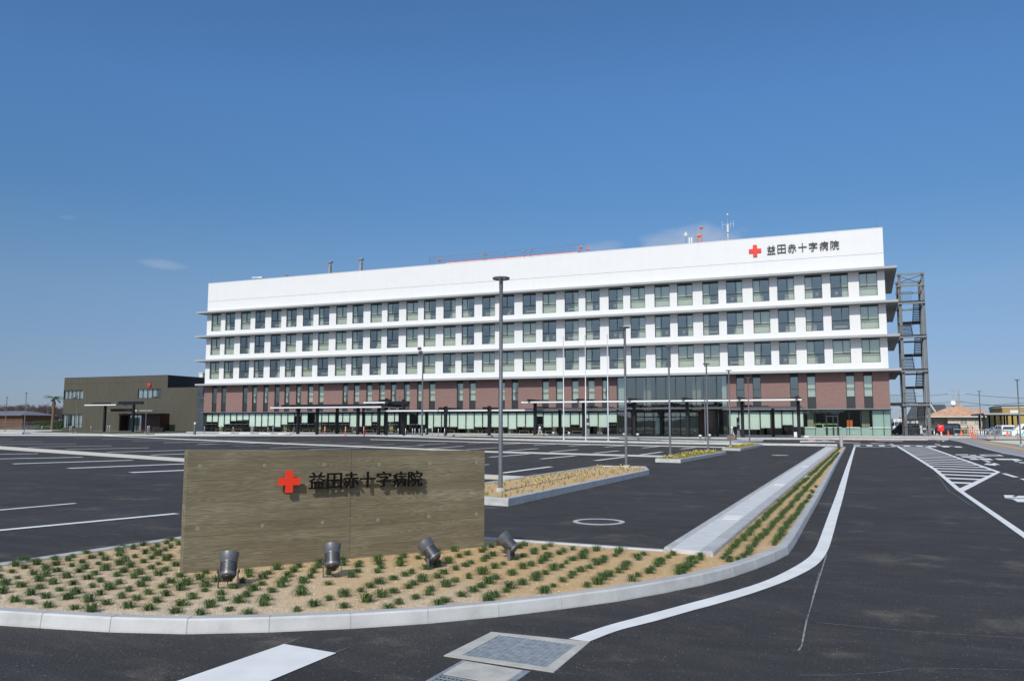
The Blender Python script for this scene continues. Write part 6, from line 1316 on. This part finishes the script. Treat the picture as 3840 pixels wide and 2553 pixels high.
# palm
X0, Y0 = -159.6, 125.0; pm = thing('palm_tree', (X0, Y0, .3), 'single palm tree with ragged fronds left of the dark annex', 'palm tree')
MB().lathe((X0-.2, Y0, .3), (.05, 0, 1), [(0, .34), (.4, .27), (2.5, .24), (4.3, .26), (5.0, .34), (5.6, .38), (5.9, .30), (6.2, .18), (6.7, .15)], 12).build('trunk', 'palm_bark', pm)
mb = MB(); rp = random.Random(3)
for k in range(15):
    az = 2*pi*k/15+rp.uniform(-.2, .2); up = rp.uniform(.2, 1.3); L_ = rp.uniform(1.6, 2.3); p = Vector((X0+.12, Y0, 6.9)); d_ = Vector((cos(az), sin(az), up)).normalized(); n = 9; pts = [p.copy()]
    for q in range(n): d_ = (d_+Vector((0, 0, -.13))).normalized(); p = p+d_*L_/n; pts.append(p.copy())
    for q in range(n): mb.tube(pts[q], pts[q+1], .025, .018, n=4, caps=False)
    for q in range(2, n+1):
        t = (pts[q]-pts[q-1]).normalized(); s_ = t.cross(UP).normalized()
        for sg in (-1, 1):
            for e in (0, .5):
                b_ = pts[q-1].lerp(pts[q], e); tip = b_+(s_*sg*.8+t*.7-UP*.25).normalized()*rp.uniform(.4, .7); mb.quad(b_, b_+t*.14, tip+t*.01, tip)
mb.build('fronds', 'palm_leaf', pm)
# wooden house
wh = thing('wooden_house', (-206, 140, .2), 'low brown wooden house with a grey roof at the far left edge', 'house')
MB().box(-206, -189.2, 140, 148, .2, 3.55).build('wall', 'wood_wall', wh); MB().prism([(-207, 139), (-188.4, 139), (-188.4, 149), (-207, 149)], 3.55, 3.70).build('eaves', 'roof_grey', wh)
mb = MB(); mb.add([(-207, 139, 3.71), (-188.4, 139, 3.71), (-188.4, 149, 3.71), (-207, 149, 3.71), (-193, 144, 4.75), (-207, 144, 4.75)], [(0, 1, 4, 5), (1, 2, 4), (2, 3, 5, 4), (3, 0, 5)]); mb.build('roof', 'roof_grey', wh)
mb = MB()
for x_ in (-203, -200.5, -198, -195.5, -192.8): mb.box(x_, x_+.12, 139.93, 139.995, .2, 3.5)
mb.build('corner_board', 'bark', wh)
def leafy(name, label, cat, c, sx, sy, sz, n, m_, seed, trunk=True, boxy=False, ls=.16):
    r = random.Random(seed); r_ = thing(name, (c[0], c[1], c[2]), label, cat); mb = MB()
    if trunk: MB().tube(c, (c[0], c[1], c[2]+sz*1.0), .12, .06, n=6).build('trunk', 'bark', r_)
    for _ in range(n):
        if boxy: p = Vector((r.uniform(-sx, sx), r.uniform(-sy, sy), r.uniform(0, 2*sz)*1.0)); f_ = 1+.08*mnoise.noise(p*1.5); p *= f_
        else:
            v = Vector((r.gauss(0, 1), r.gauss(0, 1), r.gauss(0, 1))).normalized(); k = r.uniform(.45, 1)**.5*(1+.35*mnoise.noise(v*2.2+Vector((seed, 0, 0)))); p = Vector((v.x*sx*k, v.y*sy*k, sz+v.z*sz*k))
        p += Vector(c); a_ = Vector((r.gauss(0, 1), r.gauss(0, 1), r.gauss(0, 1))).normalized(); b_ = a_.orthogonal().normalized(); q = a_.cross(b_); s_ = ls*r.uniform(.6, 1.3); mb.quad(p-b_*s_, p-q*s_*.6, p+b_*s_, p+q*s_*.6)
    mb.build('foliage', m_, r_); return r_
leafy('evergreen_tree', 'dark green bushy evergreen behind the roof of the wooden house', 'tree', (P(100, 1560, 155)[0], 155, .2), 2.2, 2.0, 1.75, 2600, 'evergreen', 5, ls=.22)
leafy('hedge', 'clipped dark green hedge between the palm tree and the annex', 'hedge', ((P(150, 1590, 130)[0]+P(231, 1590, 130)[0])/2, 130, .3), 4.6, .9, .95, 5200, 'hedge_leaf', 8, trunk=False, boxy=True, ls=.11)
fn = thing('wire_fence', (-200, 132, .2), 'long pale wire fence with thin posts in front of the wooden house', 'fence'); mb = MB(); mp = MB()
xa_, xb_ = P(-60, 1590, 130)[0], P(196, 1590, 130)[0]; k = 0
while xa_+k*2.4 <= xb_: mp.tube((xa_+k*2.4, 130, .2), (xa_+k*2.4, 130, 1.95), .035, n=5); k += 1
mp.build('post', 'steel', fn)
for z_q in (1.95, 1.2, .45): mb.tube((xa_, 130, z_q), (xb_, 130, z_q), .018, n=4)
k = 0
while xa_+k*.3 < xb_: mb.tube((xa_+k*.3, 130, .4), (xa_+k*.3, 130, 1.95), .006, n=3, caps=False); k += 1
mb.build('wire_mesh', 'steel', fn)
rl = thing('ramp_railing', (-160, 118, .3), 'steel ramp handrail sloping up toward the palm tree', 'railing'); mb = MB()
for dz in (0, -.28): mb.tube((P(20, 1600, 118)[0], 118, .72+dz), (P(149, 1593, 118)[0], 118, 1.25+dz), .03, n=5); mb.tube((P(90, 1600, 117)[0], 117, .78+dz), (P(197, 1594, 117)[0], 117, 1.2+dz), .03, n=5)
mb.build('handrail', 'steel', rl)
structure(MB().prism([(-200, 112), (-143, 112), (-143, 121), (-200, 121)], -.02, .32).build('left_pavement', 'fresh_concrete'))

# ------------------------------------------------------------------ right background
def ph(px, py, Y): return P(px, py, Y)
hx0, hx1 = P(3487, 1600, 150)[0], P(3697, 1600, 150)[0]; ho = thing('tiled_house', (hx0, 150, .1), 'beige single-storey house with orange tiled hip roof behind the black van', 'house'); ze = P(3560, 1561, 150)[1]
MB().box(hx0, P(3555, 1600, 150)[0], 151.5, 160, .0, ze).build('wing_wall', 'render_beige', ho); MB().box(P(3555, 1600, 150)[0], hx1-.5, 150, 160, .0, ze).build('wall', 'render_beige', ho)
axx, azz = P(3588, 1519, 155); mb = MB(); e = .6; x0, x1, y0, y1 = hx0-e, hx1+.1, 149.3, 161
mb.add([(x0, y0, ze), (x1, y0, ze), (x1, y1, ze), (x0, y1, ze), (axx-.4, 155, azz), (axx+.6, 155, azz)], [(0, 1, 5, 4), (1, 2, 5), (2, 3, 4, 5), (3, 0, 4)])
a = NB('roof_tiles'); wv = a.n('ShaderNodeTexWave', {'Vector': a.map((1, .35, 0)), 'Scale': 1.6, 'Distortion': 1.0}, bands_direction='X').outputs[0]; w2_ = a.noise(1.6, 4); wz = a.n('ShaderNodeTexWave', {'Vector': a.pos, 'Scale': 1.5}, bands_direction='Z').outputs[0]
c = a.mix(a.gray(w2_, .35, .65), (.60, .32, .19), (.80, .53, .36)); c = a.mix(a.gray(wv, .1, .4, .45, 0.), c, (.30, .14, .09)); c = a.mix(a.gray(wz, .05, .3, .35, 0.), c, (.28, .14, .09)); a.out(c, .85, a.bump(wv, .6, .05))
mb.build('hip_roof', 'roof_tiles', ho); MB().box(x0, x1, y0-.05, y0+.02, ze-.14, ze+.01).build('gutter', 'white_box', ho)
mb = MB(); xa_, za_ = P(3662, 1533, 158); mb.add([(xa_-2.6, 153.5, ze+.1), (xa_+1.9, 153.5, ze+.1), (xa_+1.9, 162, ze+.1), (xa_-2.6, 162, ze+.1), (xa_-.8, 157.5, za_), (xa_+.5, 157.5, za_)], [(0, 1, 5, 4), (1, 2, 5), (2, 3, 4, 5), (3, 0, 4)]); mb.build('rear_roof', 'roof_tiles', ho)
for p0, p1, q0, q1 in ((3599, 3629, 1571, 1591), (3653, 3669, 1568, 1590), (3492, 3505, 1573, 1592)):
    Yw_ = 149.97 if p0 > 3500 else 151.47; xa_, zt_ = P(p0, q0, Yw_); xb_, zb_ = P(p1, q1, Yw_); f_ = MB(); f_.box(xa_, xb_, Yw_-.06, Yw_, zb_, zb_+.06); f_.box(xa_, xb_, Yw_-.06, Yw_, zt_-.06, zt_); f_.box(xa_, xa_+.06, Yw_-.06, Yw_, zb_+.06, zt_-.06); f_.box(xb_-.06, xb_, Yw_-.06, Yw_, zb_+.06, zt_-.06); f_.box((xa_+xb_)/2-.03, (xa_+xb_)/2+.03, Yw_-.06, Yw_, zb_+.06, zt_-.06)
    fo = f_.build('window', 'white_box', ho); MB().quad((xa_+.06, Yw_-.03, zb_+.06), (xb_-.06, Yw_-.03, zb_+.06), (xb_-.06, Yw_-.03, zt_-.06), (xa_+.06, Yw_-.03, zt_-.06)).build('pane', 'interior', fo)
xa_, za_ = P(3574, 1509, 154); o = thing('roof_dish', (xa_, 154, za_-.9), 'round white dish on the peak of the orange tiled roof', 'satellite dish'); MB().lathe((xa_, 154, za_), (.1, -1, .1), [(0, .1), (.05, .25), (.1, .38), (.12, .38), (.06, .2)], 18).build('reflector', 'white_paint', o); mb = MB(); mb.tube((xa_+.05, 154.1, za_-1.0), (xa_+.05, 154.1, za_+2.2), .025, n=5); mb.tube((xa_-.4, 154.1, za_+2.0), (xa_+.5, 154.1, za_+2.0), .015, n=4); mb.build('aerial', 'steel', o)
for k, (px, s_) in enumerate(((3588, .55), (3612, .6), (3622, .6), (3642, .7), (3600, .5))):
    leafy('shrub', 'sparse yellowish shrub against the beige house wall, '+('far left', 'third', 'fourth', 'rightmost', 'second')[k]+' of five', 'shrub', (P(px, 1600, 148.6)[0], 148.6, .1), .45, .3, s_, 130, 'thin_leaf', 40+k, ls=.09)['group'] = 'shrubs by the beige house'
# slate-roofed house
x0, x1 = P(3404, 1560, 172)[0], P(3562, 1560, 172)[0]; ze2, zt2 = P(3480, 1566, 172)[1], P(3480, 1515, 172)[1]; so = thing('slate_house', (x0, 172, 0), 'taller white-walled house with a dark slate roof behind the escape stair', 'house')
MB().box(x0+.5, x1-.4, 173, 182, 0, ze2).build('wall', 'white_box', so); mb = MB(); xr0 = P(3426, 1516, 172)[0]; xr1 = P(3551, 1516, 172)[0]
mb.add([(x0, 171.5, ze2-.2), (x1, 171.5, ze2-.2), (x1, 183, ze2-.2), (x0, 183, ze2-.2), (xr0, 176, zt2), (xr1, 176, zt2)], [(0, 1, 5, 4), (1, 2, 5), (2, 3, 4, 5), (3, 0, 4)]); mb.build('roof', 'slate_roof', so)
(xa_, za_), (xb_, zb_) = P(3486, 1513, 171), P(3508, 1544, 171); mb = MB(); mb.tube((xa_, 171, za_), (xb_, 171, zb_), .13, n=4); mb.build('gable_trim', 'white_paint', so)
# ochre building
x0, xs_, zt_ = P(3748, 1600, 160)[0], P(3763, 1600, 160)[0], P(3800, 1521, 160)[1]; yo = thing('ochre_building', (x0, 160, 0), 'flat-roofed ochre yellow building at the right edge', 'building')
mb = MB(); mb.prism([(xs_, 160), (xs_+22, 160), (xs_+22, 176), (x0+.6, 176), (x0-.2, 164)], 0, zt_-.35); mb.build('wall', 'ochre_wall', yo); MB().prism([(xs_-.1, 159.9), (xs_+22, 159.9), (xs_+22, 176), (x0+.5, 176), (x0-.35, 164)], zt_-.349, zt_-.2).build('roof_band', 'white_box', yo); MB().prism([(xs_-.1, 159.95), (xs_+22, 159.95), (xs_+22, 176), (x0+.5, 176), (x0-.3, 164)], zt_-.199, zt_).build('parapet', 'bark', yo)
(xa_, za_), (xb_, zb_) = P(3787, 1538, 159.9), P(3822, 1548, 159.9); MB().box(xa_, xb_, 159.85, 159.97, zb_, za_).build('white_window', 'white_paint', yo)
# shelter
cs = thing('bicycle_shelter', (14.9, 128, .1), 'long flat-roofed open shelter on dark posts before the ochre building', 'shelter'); zc = P(3760, 1550, 128)[1]
MB().box(14.9, 34, 128, 143, zc-.16, zc+.08).build('roof', 'slab_edge', cs)
for px in (3692, 3733, 3752): pass
for px, Y_ in ((3692, 129), (3754, 129), (3778, 129), (3819, 129), (3711, 141), (3732, 141), (3768, 141), (3798, 141), (3674, 141)): xk = P(px, 1600, Y_)[0]; MB().box(xk-.11, xk+.11, Y_-.11, Y_+.11, .05, zc-.16).build('post', 'dark_steel', cs)
# poles and wires
def upole(px, Y_, top, lab):
    x, zt = P(px, top, Y_); o = thing('utility_pole', (x, Y_, 0), lab, 'utility pole'); MB().tube((x, Y_, 0), (x, Y_, zt), .20, .13, n=8).build('pole', 'concrete_pole', o); mb = MB(); mb.box(x-1.9, x+1.1, Y_-.2, Y_-.08, zt-1.05, zt-.95); mb.box(x-.8, x+.8, Y_-.2, Y_-.08, zt-2.6, zt-2.5); mb.build('crossarm', 'steel', o); mb = MB()
    for dx in (-1.8, -1.2, -.5, .5, 1.0): mb.lathe((x+dx, Y_-.14, zt-.95), (0, 0, 1), [(0, .07), (.22, .07), (.25, .03)], 6)
    mb.build('insulator', 'white_box', o); MB().lathe((x-.35, Y_-.4, zt-3.4), (0, 0, 1), [(0, .22), (.9, .22)], 10).build('transformer', 'concrete_pole', o); return x, zt
xp, zp = upole(3594, 200, 1462, 'concrete utility pole rising behind the orange tiled roof'); xq, zq = upole(3373, 235, 1500, 'distant utility pole seen between the hospital and the escape stair')
def wire(a_, b_, sag, lab):
    mb = MB(); a_, b_ = Vector(a_), Vector(b_); n = 14; pts = [a_.lerp(b_, k/n)-UP*sag*4*(k/n)*(1-k/n) for k in range(n+1)]
    for k in range(n): mb.tube(pts[k], pts[k+1], .035, n=4, caps=False)
    tag(mb.build('overhead_wire', 'wire'), lab, 'power line', 'overhead wires')
wire((xp+1, 200, zp-.8), (P(4000, 1497, 190)[0], 190, P(4000, 1497, 190)[1]), .3, 'upper overhead wire running right from the utility pole'); wire((xp-1.8, 200, zp-.8), (P(3380, 1484, 215)[0], 215, P(3380, 1484, 215)[1]), .2, 'upper overhead wire running left from the utility pole to the stair')
wire((xp+.2, 200, zp-2.4), (P(3840, 1518, 190)[0], 190, P(3840, 1518, 190)[1]), .4, 'lower overhead wire running right from the utility pole'); wire((xp-.2, 200, zp-2.4), (P(3400, 1510, 215)[0], 215, P(3400, 1510, 215)[1]), .3, 'lower overhead wire running left from the utility pole'); wire((P(3540, 1521, 210)[0], 210, P(3540, 1521, 210)[1]), (P(4000, 1490, 160)[0], 160, P(4000, 1490, 160)[1]), .5, 'overhead wire climbing to the right above the shelter')
# railings at the right
def rail(px0, px1, Y_, lab, top=1.0):
    x0, x1 = P(px0, 1620, Y_)[0], P(px1, 1620, Y_)[0]; o = thing('pipe_railing', (x0, Y_, .1), lab, 'railing'); mb = MB()
    for z_q in (.1+top, .1+top*.45): mb.tube((x0, Y_, z_q), (x1, Y_, z_q), .028, n=6)
    mb.build('rail', 'steel', o); n = max(1, round((x1-x0)/1.9))
    for k in range(n+1): xk = x0+(x1-x0)*k/n; MB().tube((xk, Y_, .05), (xk, Y_, .1+top), .03, n=6).build('post', 'steel', o)
rail(3578, 3680, 110, 'steel pipe railing in front of the beige house'); rail(3665, 3728, 103, 'steel pipe railing in front of the bending people'); rail(3732, 3900, 106, 'steel pipe railing in front of the white cars')
for k, px in enumerate((3668, 3674, 3681, 3688, 3697)):
    x = P(px, 1630, 99)[0]; o = copy_tree(hb); o.location = (x, 99, .08); tag(o, 'slim steel post at the kerb before the right railing, '+('first', 'second', 'third', 'fourth', 'fifth')[k]+' from the left', group='slim steel posts by the right railing')
for k, px in enumerate((3489, 3503)):
    x = P(px, 1620, 114)[0]; o = copy_tree(hb); o.location = (x, 114, .15); o.scale = (1.8, 1.8, .9); tag(o, 'stout steel post '+('beside the person in purple trousers', 'before the front of the black van'), group='stout steel posts by the van') if False else tag(o, 'stout steel post '+('beside the person in purple trousers', 'before the front of the black van')[k], group='stout steel posts by the van')

# cars
def car(loc, rz, prof, L_, W_, m_, label, glassb, wheels=(.62, None), extra=None, cat='car', name='parked_car'):
    """prof: side outline (x along length from the front, z); glassb: (x0,x1,z0,z1) side window band"""
    r_ = thing(name, (0, 0, 0), label, cat); n = len(prof); mb = MB(); zt = max(p[1] for p in prof)
    def hw(z): return W_/2*(1-.13*max(0, (z-.85)/(zt-.85))**1.3)
    vs = [(x, -hw(z), z) for x, z in prof]+[(x, hw(z), z) for x, z in prof]
    mb.add(vs, [tuple(range(n)), tuple(range(n, 2*n))[::-1]]+[(i, i+n, (i+1) % n+n, (i+1) % n) for i in range(n)])
    mb.build('body', m_, r_, bevel=.03)
    x0, x1, z0, z1 = glassb
    for sg in (-1, 1):
        k = 3; xs = np.linspace(x0, x1, k+1)
        for q in range(k):
            a_, b_ = xs[q]+.03, xs[q+1]-.03; tl = .32 if q == 0 else 0; y0_, y1_ = sg*(hw(z0)+.012), sg*(hw(z1)+.012)
            m2 = MB(); pts = [(a_, y0_, z0), (b_, y0_, z0), (b_, y1_, z1), (a_+tl, y1_, z1)]; m2.quad(*(pts if sg < 0 else pts[::-1])); m2.build('side_window', 'car_glass', r_)
    xr = max(p[0] for p in prof)+.012; hwz = hw(z0)-.10; m2 = MB(); m2.quad((xr, -hwz, z0+.05), (xr, hwz, z0+.05), (xr-.05, hw(z1)-.1, z1-.04), (xr-.05, -hw(z1)+.1, z1-.04)); m2.build('rear_window', 'car_glass', r_)
    for wx in (.62, L_-.58):
        for sg in (-1, 1):
            wn_ = MB().lathe((wx, sg*(W_/2-.17), .28), (0, sg, 0), [(0, .28), (.16, .28), (.175, .25)], 20).build('wheel', 'tyre', r_); MB().lathe((wx, sg*(W_/2+.004), .28), (0, sg, 0), [(0, .17), (.008, .16), (.012, .03)], 14).build('rim', 'rim', wn_)
    for sg in (-1, 1): MB().box(xr-.02, xr+.02, sg*(W_/2-.13)-.05, sg*(W_/2-.13)+.05, .75, 1.10).build('tail_light', 'tail_red', r_); MB().box(-.01, .06, sg*(W_/2-.3)-.13, sg*(W_/2-.3)+.13, .62, .78).build('headlight', 'white_paint', r_)
    MB().box(xr, xr+.015, -.17, .17, .48, .62).build('number_plate', 'plate_yellow', r_); m2 = MB(); m2.box(xr-.01, xr+.02, -W_/2+.1, W_/2-.1, .22, .34); m2.build('bumper', 'tyre', r_)
    if extra: extra(r_, W_)
    r_.location = loc; r_.rotation_euler = (0, 0, rz); return r_
vanp = [(0, .25), (0, .78), (.28, .98), (.95, 1.62), (1.25, 1.72), (3.15, 1.72), (3.36, 1.55), (3.39, .9), (3.39, .25)]
hatp = [(0, .25), (0, .72), (.70, .92), (1.20, 1.45), (1.5, 1.55), (2.9, 1.55), (3.28, 1.25), (3.39, .9), (3.39, .25)]
x = P(3491, 1600, 121.5)[0]; car((x+.0, 121.5, .1), 0, vanp, 3.39, 1.48, 'car_black', 'black box-shaped van parked before the orange-roofed house', (.95, 3.15, 1.02, 1.5), cat='van', name='parked_van')
def stripes(r_, W_):
    for sg in (-1, 1):
        y = sg*(W_/2+.006); mb = MB()
        for a_, b_ in (((.95, .35), (1.35, 1.0)), ((1.9, .35), (2.3, 1.0))): pts = [(a_[0], y, a_[1]), (a_[0]+.18, y, a_[1]), (b_[0]+.18, y, b_[1]), (b_[0], y, b_[1])]; mb.quad(*(pts if sg < 0 else pts[::-1]))
        mb.build('teal_stripe', 'teal', r_)
    MB().box(3.402, 3.41, -.6, .6, .78, .90).build('tail_stripe', 'teal', r_)
x = P(3789, 1600, 117)[0]; car((x, 117, .05), 0, vanp, 3.39, 1.48, 'car_white', 'white car with teal stripes seen side-on at the right edge', (.95, 3.15, 1.0, 1.48), extra=stripes)
x = P(3766, 1600, 121)[0]; car((x, 120.6+3.1, .05), rad(-84), hatp, 3.39, 1.48, 'car_white', 'white car seen from behind with a yellow plate and a teal tail stripe', (1.0, 2.9, .95, 1.42), extra=stripes)
x = P(3735, 1600, 124)[0]; car((x, 126, .05), rad(-60), hatp, 3.39, 1.48, 'car_white', 'white car farther back, half hidden behind the other white cars', (1.0, 2.9, .95, 1.42))
x = P(3395, 1600, 124)[0]; car((x, 124, .1), rad(97), vanp, 3.39, 1.48, 'car_black', 'black van parked between the hospital corner and the escape stair', (.95, 3.15, 1.02, 1.5), cat='van', name='parked_van')
x = P(3343, 1600, 123)[0]; car((x, 122.6, .1), 0, vanp, 3.39, 1.48, 'car_black', 'black van in the gap just right of the glazed hospital corner', (.95, 3.15, 1.02, 1.5), cat='van', name='parked_van')
def amb(r_, W_):
    for sg in (-1, 1):
        mb = MB(); cross(mb, Vector((.9, sg*(W_/2+.0), 2.15)), Vector((1, 0, 0)), Vector((0, sg, 0)), .32, .02); mb.build('red_cross', 'facade_cross', r_)
    mb = MB(); mb.box(2.2, 2.5, -.5, .5, 2.42, 2.62); mb.build('roof_light', 'tail_red', r_)
ambp = [(0, .3), (0, 1.0), (.5, 1.3), (.8, 2.0), (1.1, 2.42), (4.6, 2.42), (4.7, 2.2), (4.7, .3)]
x = P(3345, 1600, 136)[0]; car((x-1.2, 136, .1), 0, [(p[0], p[1]) for p in ambp], 4.7, 1.8, 'car_white', 'white high-roofed ambulance with a small red cross behind the black van', (1.0, 2.6, 1.4, 1.95), extra=amb, cat='ambulance', name='ambulance')

# ------------------------------------------------------------------ people
def person(loc, rz, label, J, top, legs, Hh=1.66):
    """J: joint overrides; one skinned surface, coloured by the nearest bone"""
    D = {'pel': (0, 0, .92), 'wst': (0, 0, 1.05), 'chs': (0, .01, 1.28), 'nck': (0, 0, 1.43), 'hd': (0, -.02, 1.53), 'hdt': (0, -.02, 1.62), 'shL': (.17, 0, 1.38), 'elL': (.22, .02, 1.12), 'wrL': (.22, -.06, .88), 'haL': (.22, -.09, .80),
         'shR': (-.17, 0, 1.38), 'elR': (-.22, .02, 1.12), 'wrR': (-.22, -.06, .88), 'haR': (-.22, -.09, .80), 'hpL': (.09, 0, .88), 'knL': (.10, -.02, .48), 'anL': (.10, .02, .08), 'toL': (.10, -.13, .03), 'hpR': (-.09, 0, .88), 'knR': (-.10, -.02, .48), 'anR': (-.10, .02, .08), 'toR': (-.10, -.13, .03)}
    D.update(J); R_ = {'pel': .125, 'wst': .115, 'chs': .135, 'nck': .05, 'hd': .082, 'hdt': .07, 'sh': .06, 'el': .042, 'wr': .028, 'ha': .035, 'hp': .085, 'kn': .058, 'an': .04, 'to': .038}
    E_ = [('pel', 'wst'), ('wst', 'chs'), ('chs', 'nck'), ('nck', 'hd'), ('hd', 'hdt')]
    for s in 'LR': E_ += [('chs', 'sh'+s), ('sh'+s, 'el'+s), ('el'+s, 'wr'+s), ('wr'+s, 'ha'+s), ('pel', 'hp'+s), ('hp'+s, 'kn'+s), ('kn'+s, 'an'+s), ('an'+s, 'to'+s)]
    K = list(D); me = bpy.data.meshes.new('person'); me.from_pydata([D[k] for k in K], [(K.index(a_), K.index(b_)) for a_, b_ in E_], []); o = bpy.data.objects.new('person', me); COL.objects.link(o)
    sk = o.modifiers.new('skin', 'SKIN'); sb = o.modifiers.new('sub', 'SUBSURF'); sb.levels = 1
    for k, v in zip(K, me.skin_vertices[0].data): r = R_.get(k) or R_[k[:2]]; v.radius = (r, r*(.82 if k in ('pel', 'wst', 'chs') else 1)); v.use_root = (k == 'pel')
    dg = bpy.context.evaluated_depsgraph_get(); m2 = bpy.data.meshes.new_from_object(o.evaluated_get(dg)); bpy.data.objects.remove(o)
    m2.materials.clear(); [m2.materials.append(MT[q]) for q in (top, legs, 'skin', 'hair')]
    C_ = {0: ['wst', 'chs', 'shL', 'shR', 'elL', 'elR', 'wrL', 'wrR'], 1: ['pel', 'hpL', 'hpR', 'knL', 'knR', 'anL', 'anR'], 2: ['nck', 'hd', 'haL', 'haR'], 3: ['hdt', 'toL', 'toR']}
    for p in m2.polygons:
        c_ = p.center; p.material_index = min(((c_-Vector(D[k])).length, g) for g, L2 in C_.items() for k in L2)[1]; p.use_smooth = True
    o = bpy.data.objects.new('person', m2); COL.objects.link(o); o.location = loc; o.rotation_euler = (0, 0, rz); tag(o, label, 'person')
    hd = Vector(D['hd']); up = (Vector(D['hdt'])-hd).normalized(); mb = MB(); mb.lathe(hd+up*.03+Vector((0, .015, 0)), up, [(0, .092), (.04, .096), (.08, .080), (.11, .03)], 14)
    h_ = mb.build('hair', 'hair'); h_.parent = o; mb = MB()
    for s in (-1, 1): mb.ball((hd.x+.03*s, hd.y-.078, hd.z+.01), .012, 5)
    mb.obox((hd.x, hd.y-.085, hd.z-.015), (1, 0, 0), (0, 1, 0), (0, 0, 1), .01, .014, .02); mb.obox((hd.x, hd.y-.078, hd.z-.045), (1, 0, 0), (0, 1, 0), (0, 0, 1), .024, .005, .005); f_ = mb.build('face', 'bark'); f_.parent = o
    mb = MB()
    for s in 'LR':
        w_, h2 = Vector(D['wr'+s]), Vector(D['ha'+s]); d_ = (h2-w_).normalized(); sd = d_.cross(Vector((1, 0, 0))).normalized()
        for q in range(4): b_ = h2+sd*(q-1.5)*.018; mb.tube(b_, b_+d_*(.075-.008*abs(q-1.2))+Vector((0, -.01, 0)), .009, .006, n=5)
        mb.tube(h2-d_*.03-sd*.03, h2+d_*.02-sd*.055, .010, .007, n=5)
    g_ = mb.build('fingers', 'skin'); g_.parent = o; return o
x = P(3484.5, 1610, 113)[0]; person((x, 113, .15), rad(15), 'person standing by the sign pylon in a navy top and purple trousers', {}, 'navy_cloth', 'purple_cloth')
bend = {'wst': (0, -.06, 1.03), 'chs': (0, -.26, 1.18), 'nck': (0, -.42, 1.22), 'hd': (0, -.53, 1.20), 'hdt': (0, -.60, 1.25), 'shL': (.17, -.36, 1.20), 'shR': (-.17, -.36, 1.20), 'elL': (.20, -.42, .95), 'elR': (-.20, -.42, .95), 'wrL': (.16, -.52, .75), 'wrR': (-.16, -.52, .75), 'haL': (.15, -.56, .68), 'haR': (-.15, -.56, .68), 'pel': (0, .08, .92), 'hpL': (.09, .08, .88), 'hpR': (-.09, .08, .88)}
x = P(3708, 1610, 108)[0]; person((x, 108, .1), rad(100), 'person in a bright blue jacket bending forward behind the railing', bend, 'blue_cloth', 'khaki_cloth')
x = P(3692, 1610, 109)[0]; person((x, 109, .1), rad(-60), 'person in dark clothes leaning over to the left of the blue jacket', bend, 'navy_cloth', 'grey_cloth')
x = P(3629, 1610, 118)[0]; person((x, 118, .1), rad(-150), 'person in dark clothes standing before the beige house shrubs', {}, 'grey_cloth', 'khaki_cloth', 1.5).scale = (.9, .9, .85)
